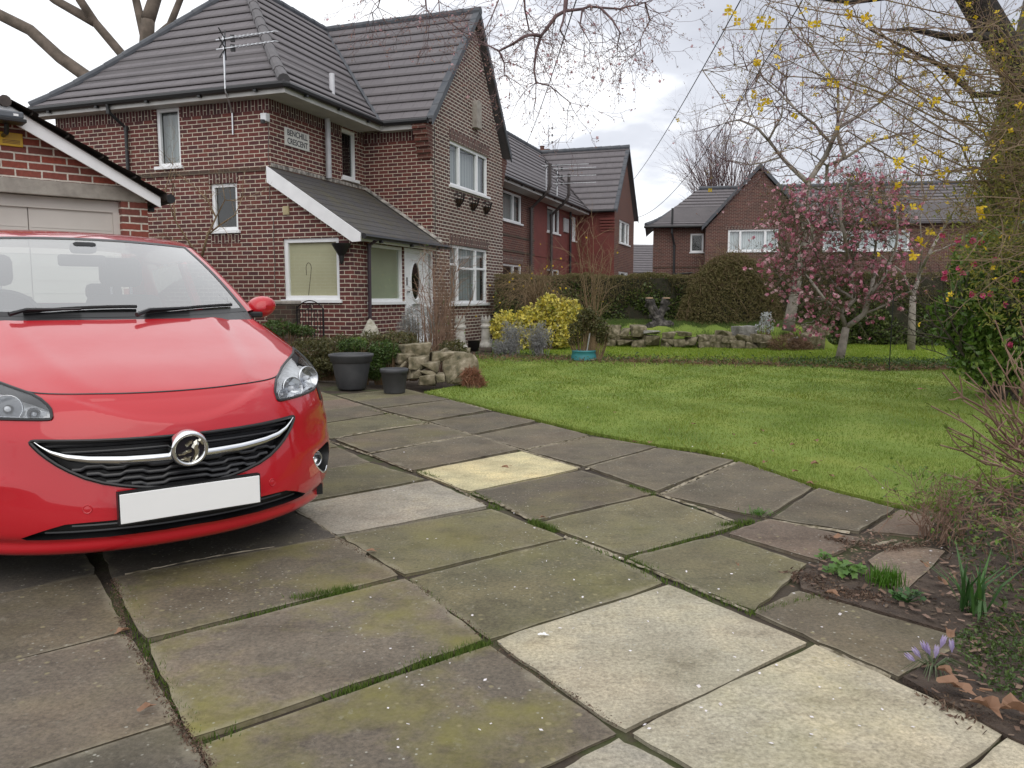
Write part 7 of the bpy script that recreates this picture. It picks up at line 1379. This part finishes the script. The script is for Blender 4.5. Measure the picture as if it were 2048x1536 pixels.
# crocus
cc = gp(1852, 1335, .0); cr3 = E('crocus_clump', cc, 0, 'clump of pale lilac crocuses flopping over the slab edge', 'crocus'); mb = MB(); CRO = leafmat('lilac_petal', [(.46, .36, .62), (.60, .50, .74), (.72, .66, .82), (.36, .26, .54)], .5, .3)
for (dx, dz, lx_) in ((-.035, .02, -1.2), (-.02, .032, -.8), (.0, .045, -.4), (.012, .035, -.5), (.022, .03, .1), (.05, .05, .3), (.075, .045, -.1)):
    b = Vector((dx, random.uniform(-.02, .02), dz)); d = Vector((lx_, 0, 1)).normalized()
    for k in range(6): a = d.orthogonal().normalized(); q = d.cross(a); t = k * pi / 3; o2 = a * cos(t) + q * sin(t); e2 = -a * sin(t) + q * cos(t); mb.add([b, b + d * .022 + o2 * .006 + e2 * .005, b + d * .044 + o2 * .007, b + d * .022 + o2 * .006 - e2 * .005], [(0, 1, 2, 3)])
mb.build('petals', CRO, cr3); mb = MB()
for i in range(40): a = random.uniform(0, 2 * pi); L_ = random.uniform(.06, .13); d = Vector((cos(a), sin(a), 0)); mb.tube([(0.02, 0, 0), Vector((.02, 0, .03)) + d * L_ * .5, Vector((.02, 0, .006)) + d * L_], [.0014, .0014, .0006], 3, cap=False)
mb.build('leaves', leafmat('crocus_leaf', [(.06, .10, .03), (.12, .16, .07), (.2, .22, .14)], .5, .2), cr3)
# ground cover and dry stalks under the shrubs
def cover(P, n, s, z, mat, name, asp=.4): 
    xs = [p.x for p in P]; ys = [p.y for p in P]; x = rng.uniform(min(xs), max(xs), n); y = rng.uniform(min(ys), max(ys), n); k = inside(P, x, y); C = np.c_[x[k], y[k], rng.uniform(.005, z, k.sum()) * (.4 + .6 * np.sin(x[k] * 9) ** 2 * np.cos(y[k] * 7) ** 2 + .2)]; mb = MB(); mb.quads(leafq(C, s, asp)); return T(mb.build(name, mat), kind='stuff')
cover([gp(*p) for p in [(1900, 1290), (1960, 1250), (2100, 1230), (2400, 1300), (2300, 1480), (2060, 1420), (1960, 1380)]], 9000, .008, .05, G_MID, 'ground_cover'); cover([gp(*p) for p in [(1860, 1050), (1900, 1000), (2100, 960), (2500, 900), (2500, 1200), (2000, 1250), (1900, 1120)]], 16000, .012, .12, G_MID, 'ground_cover'); cover([gp(*p) for p in [(1840, 1040), (1900, 990), (2100, 960), (2500, 900), (2500, 1250), (2000, 1300), (1880, 1150)]], 5000, .03, .12, DEAD, 'dry_stalks', .06)
fountain('dry_stems', Vector((1.95, 3.55, 0)), .30, .28, 46, .1, 'low dry pinkish stems at the corner of the soil border', TWIGR, .0028, 3, seed=51, fl=.25, flm=G_BRIGHT, nside=2); fountain('dry_stems', Vector((2.1, 3.0, 0)), .34, .35, 46, .1, 'taller dry pinkish stems standing behind the dark bulb leaves', TWIGR, .0028, 3, seed=52, fl=.25, flm=G_BRIGHT, nside=2)
bpy.context.view_layer.update()
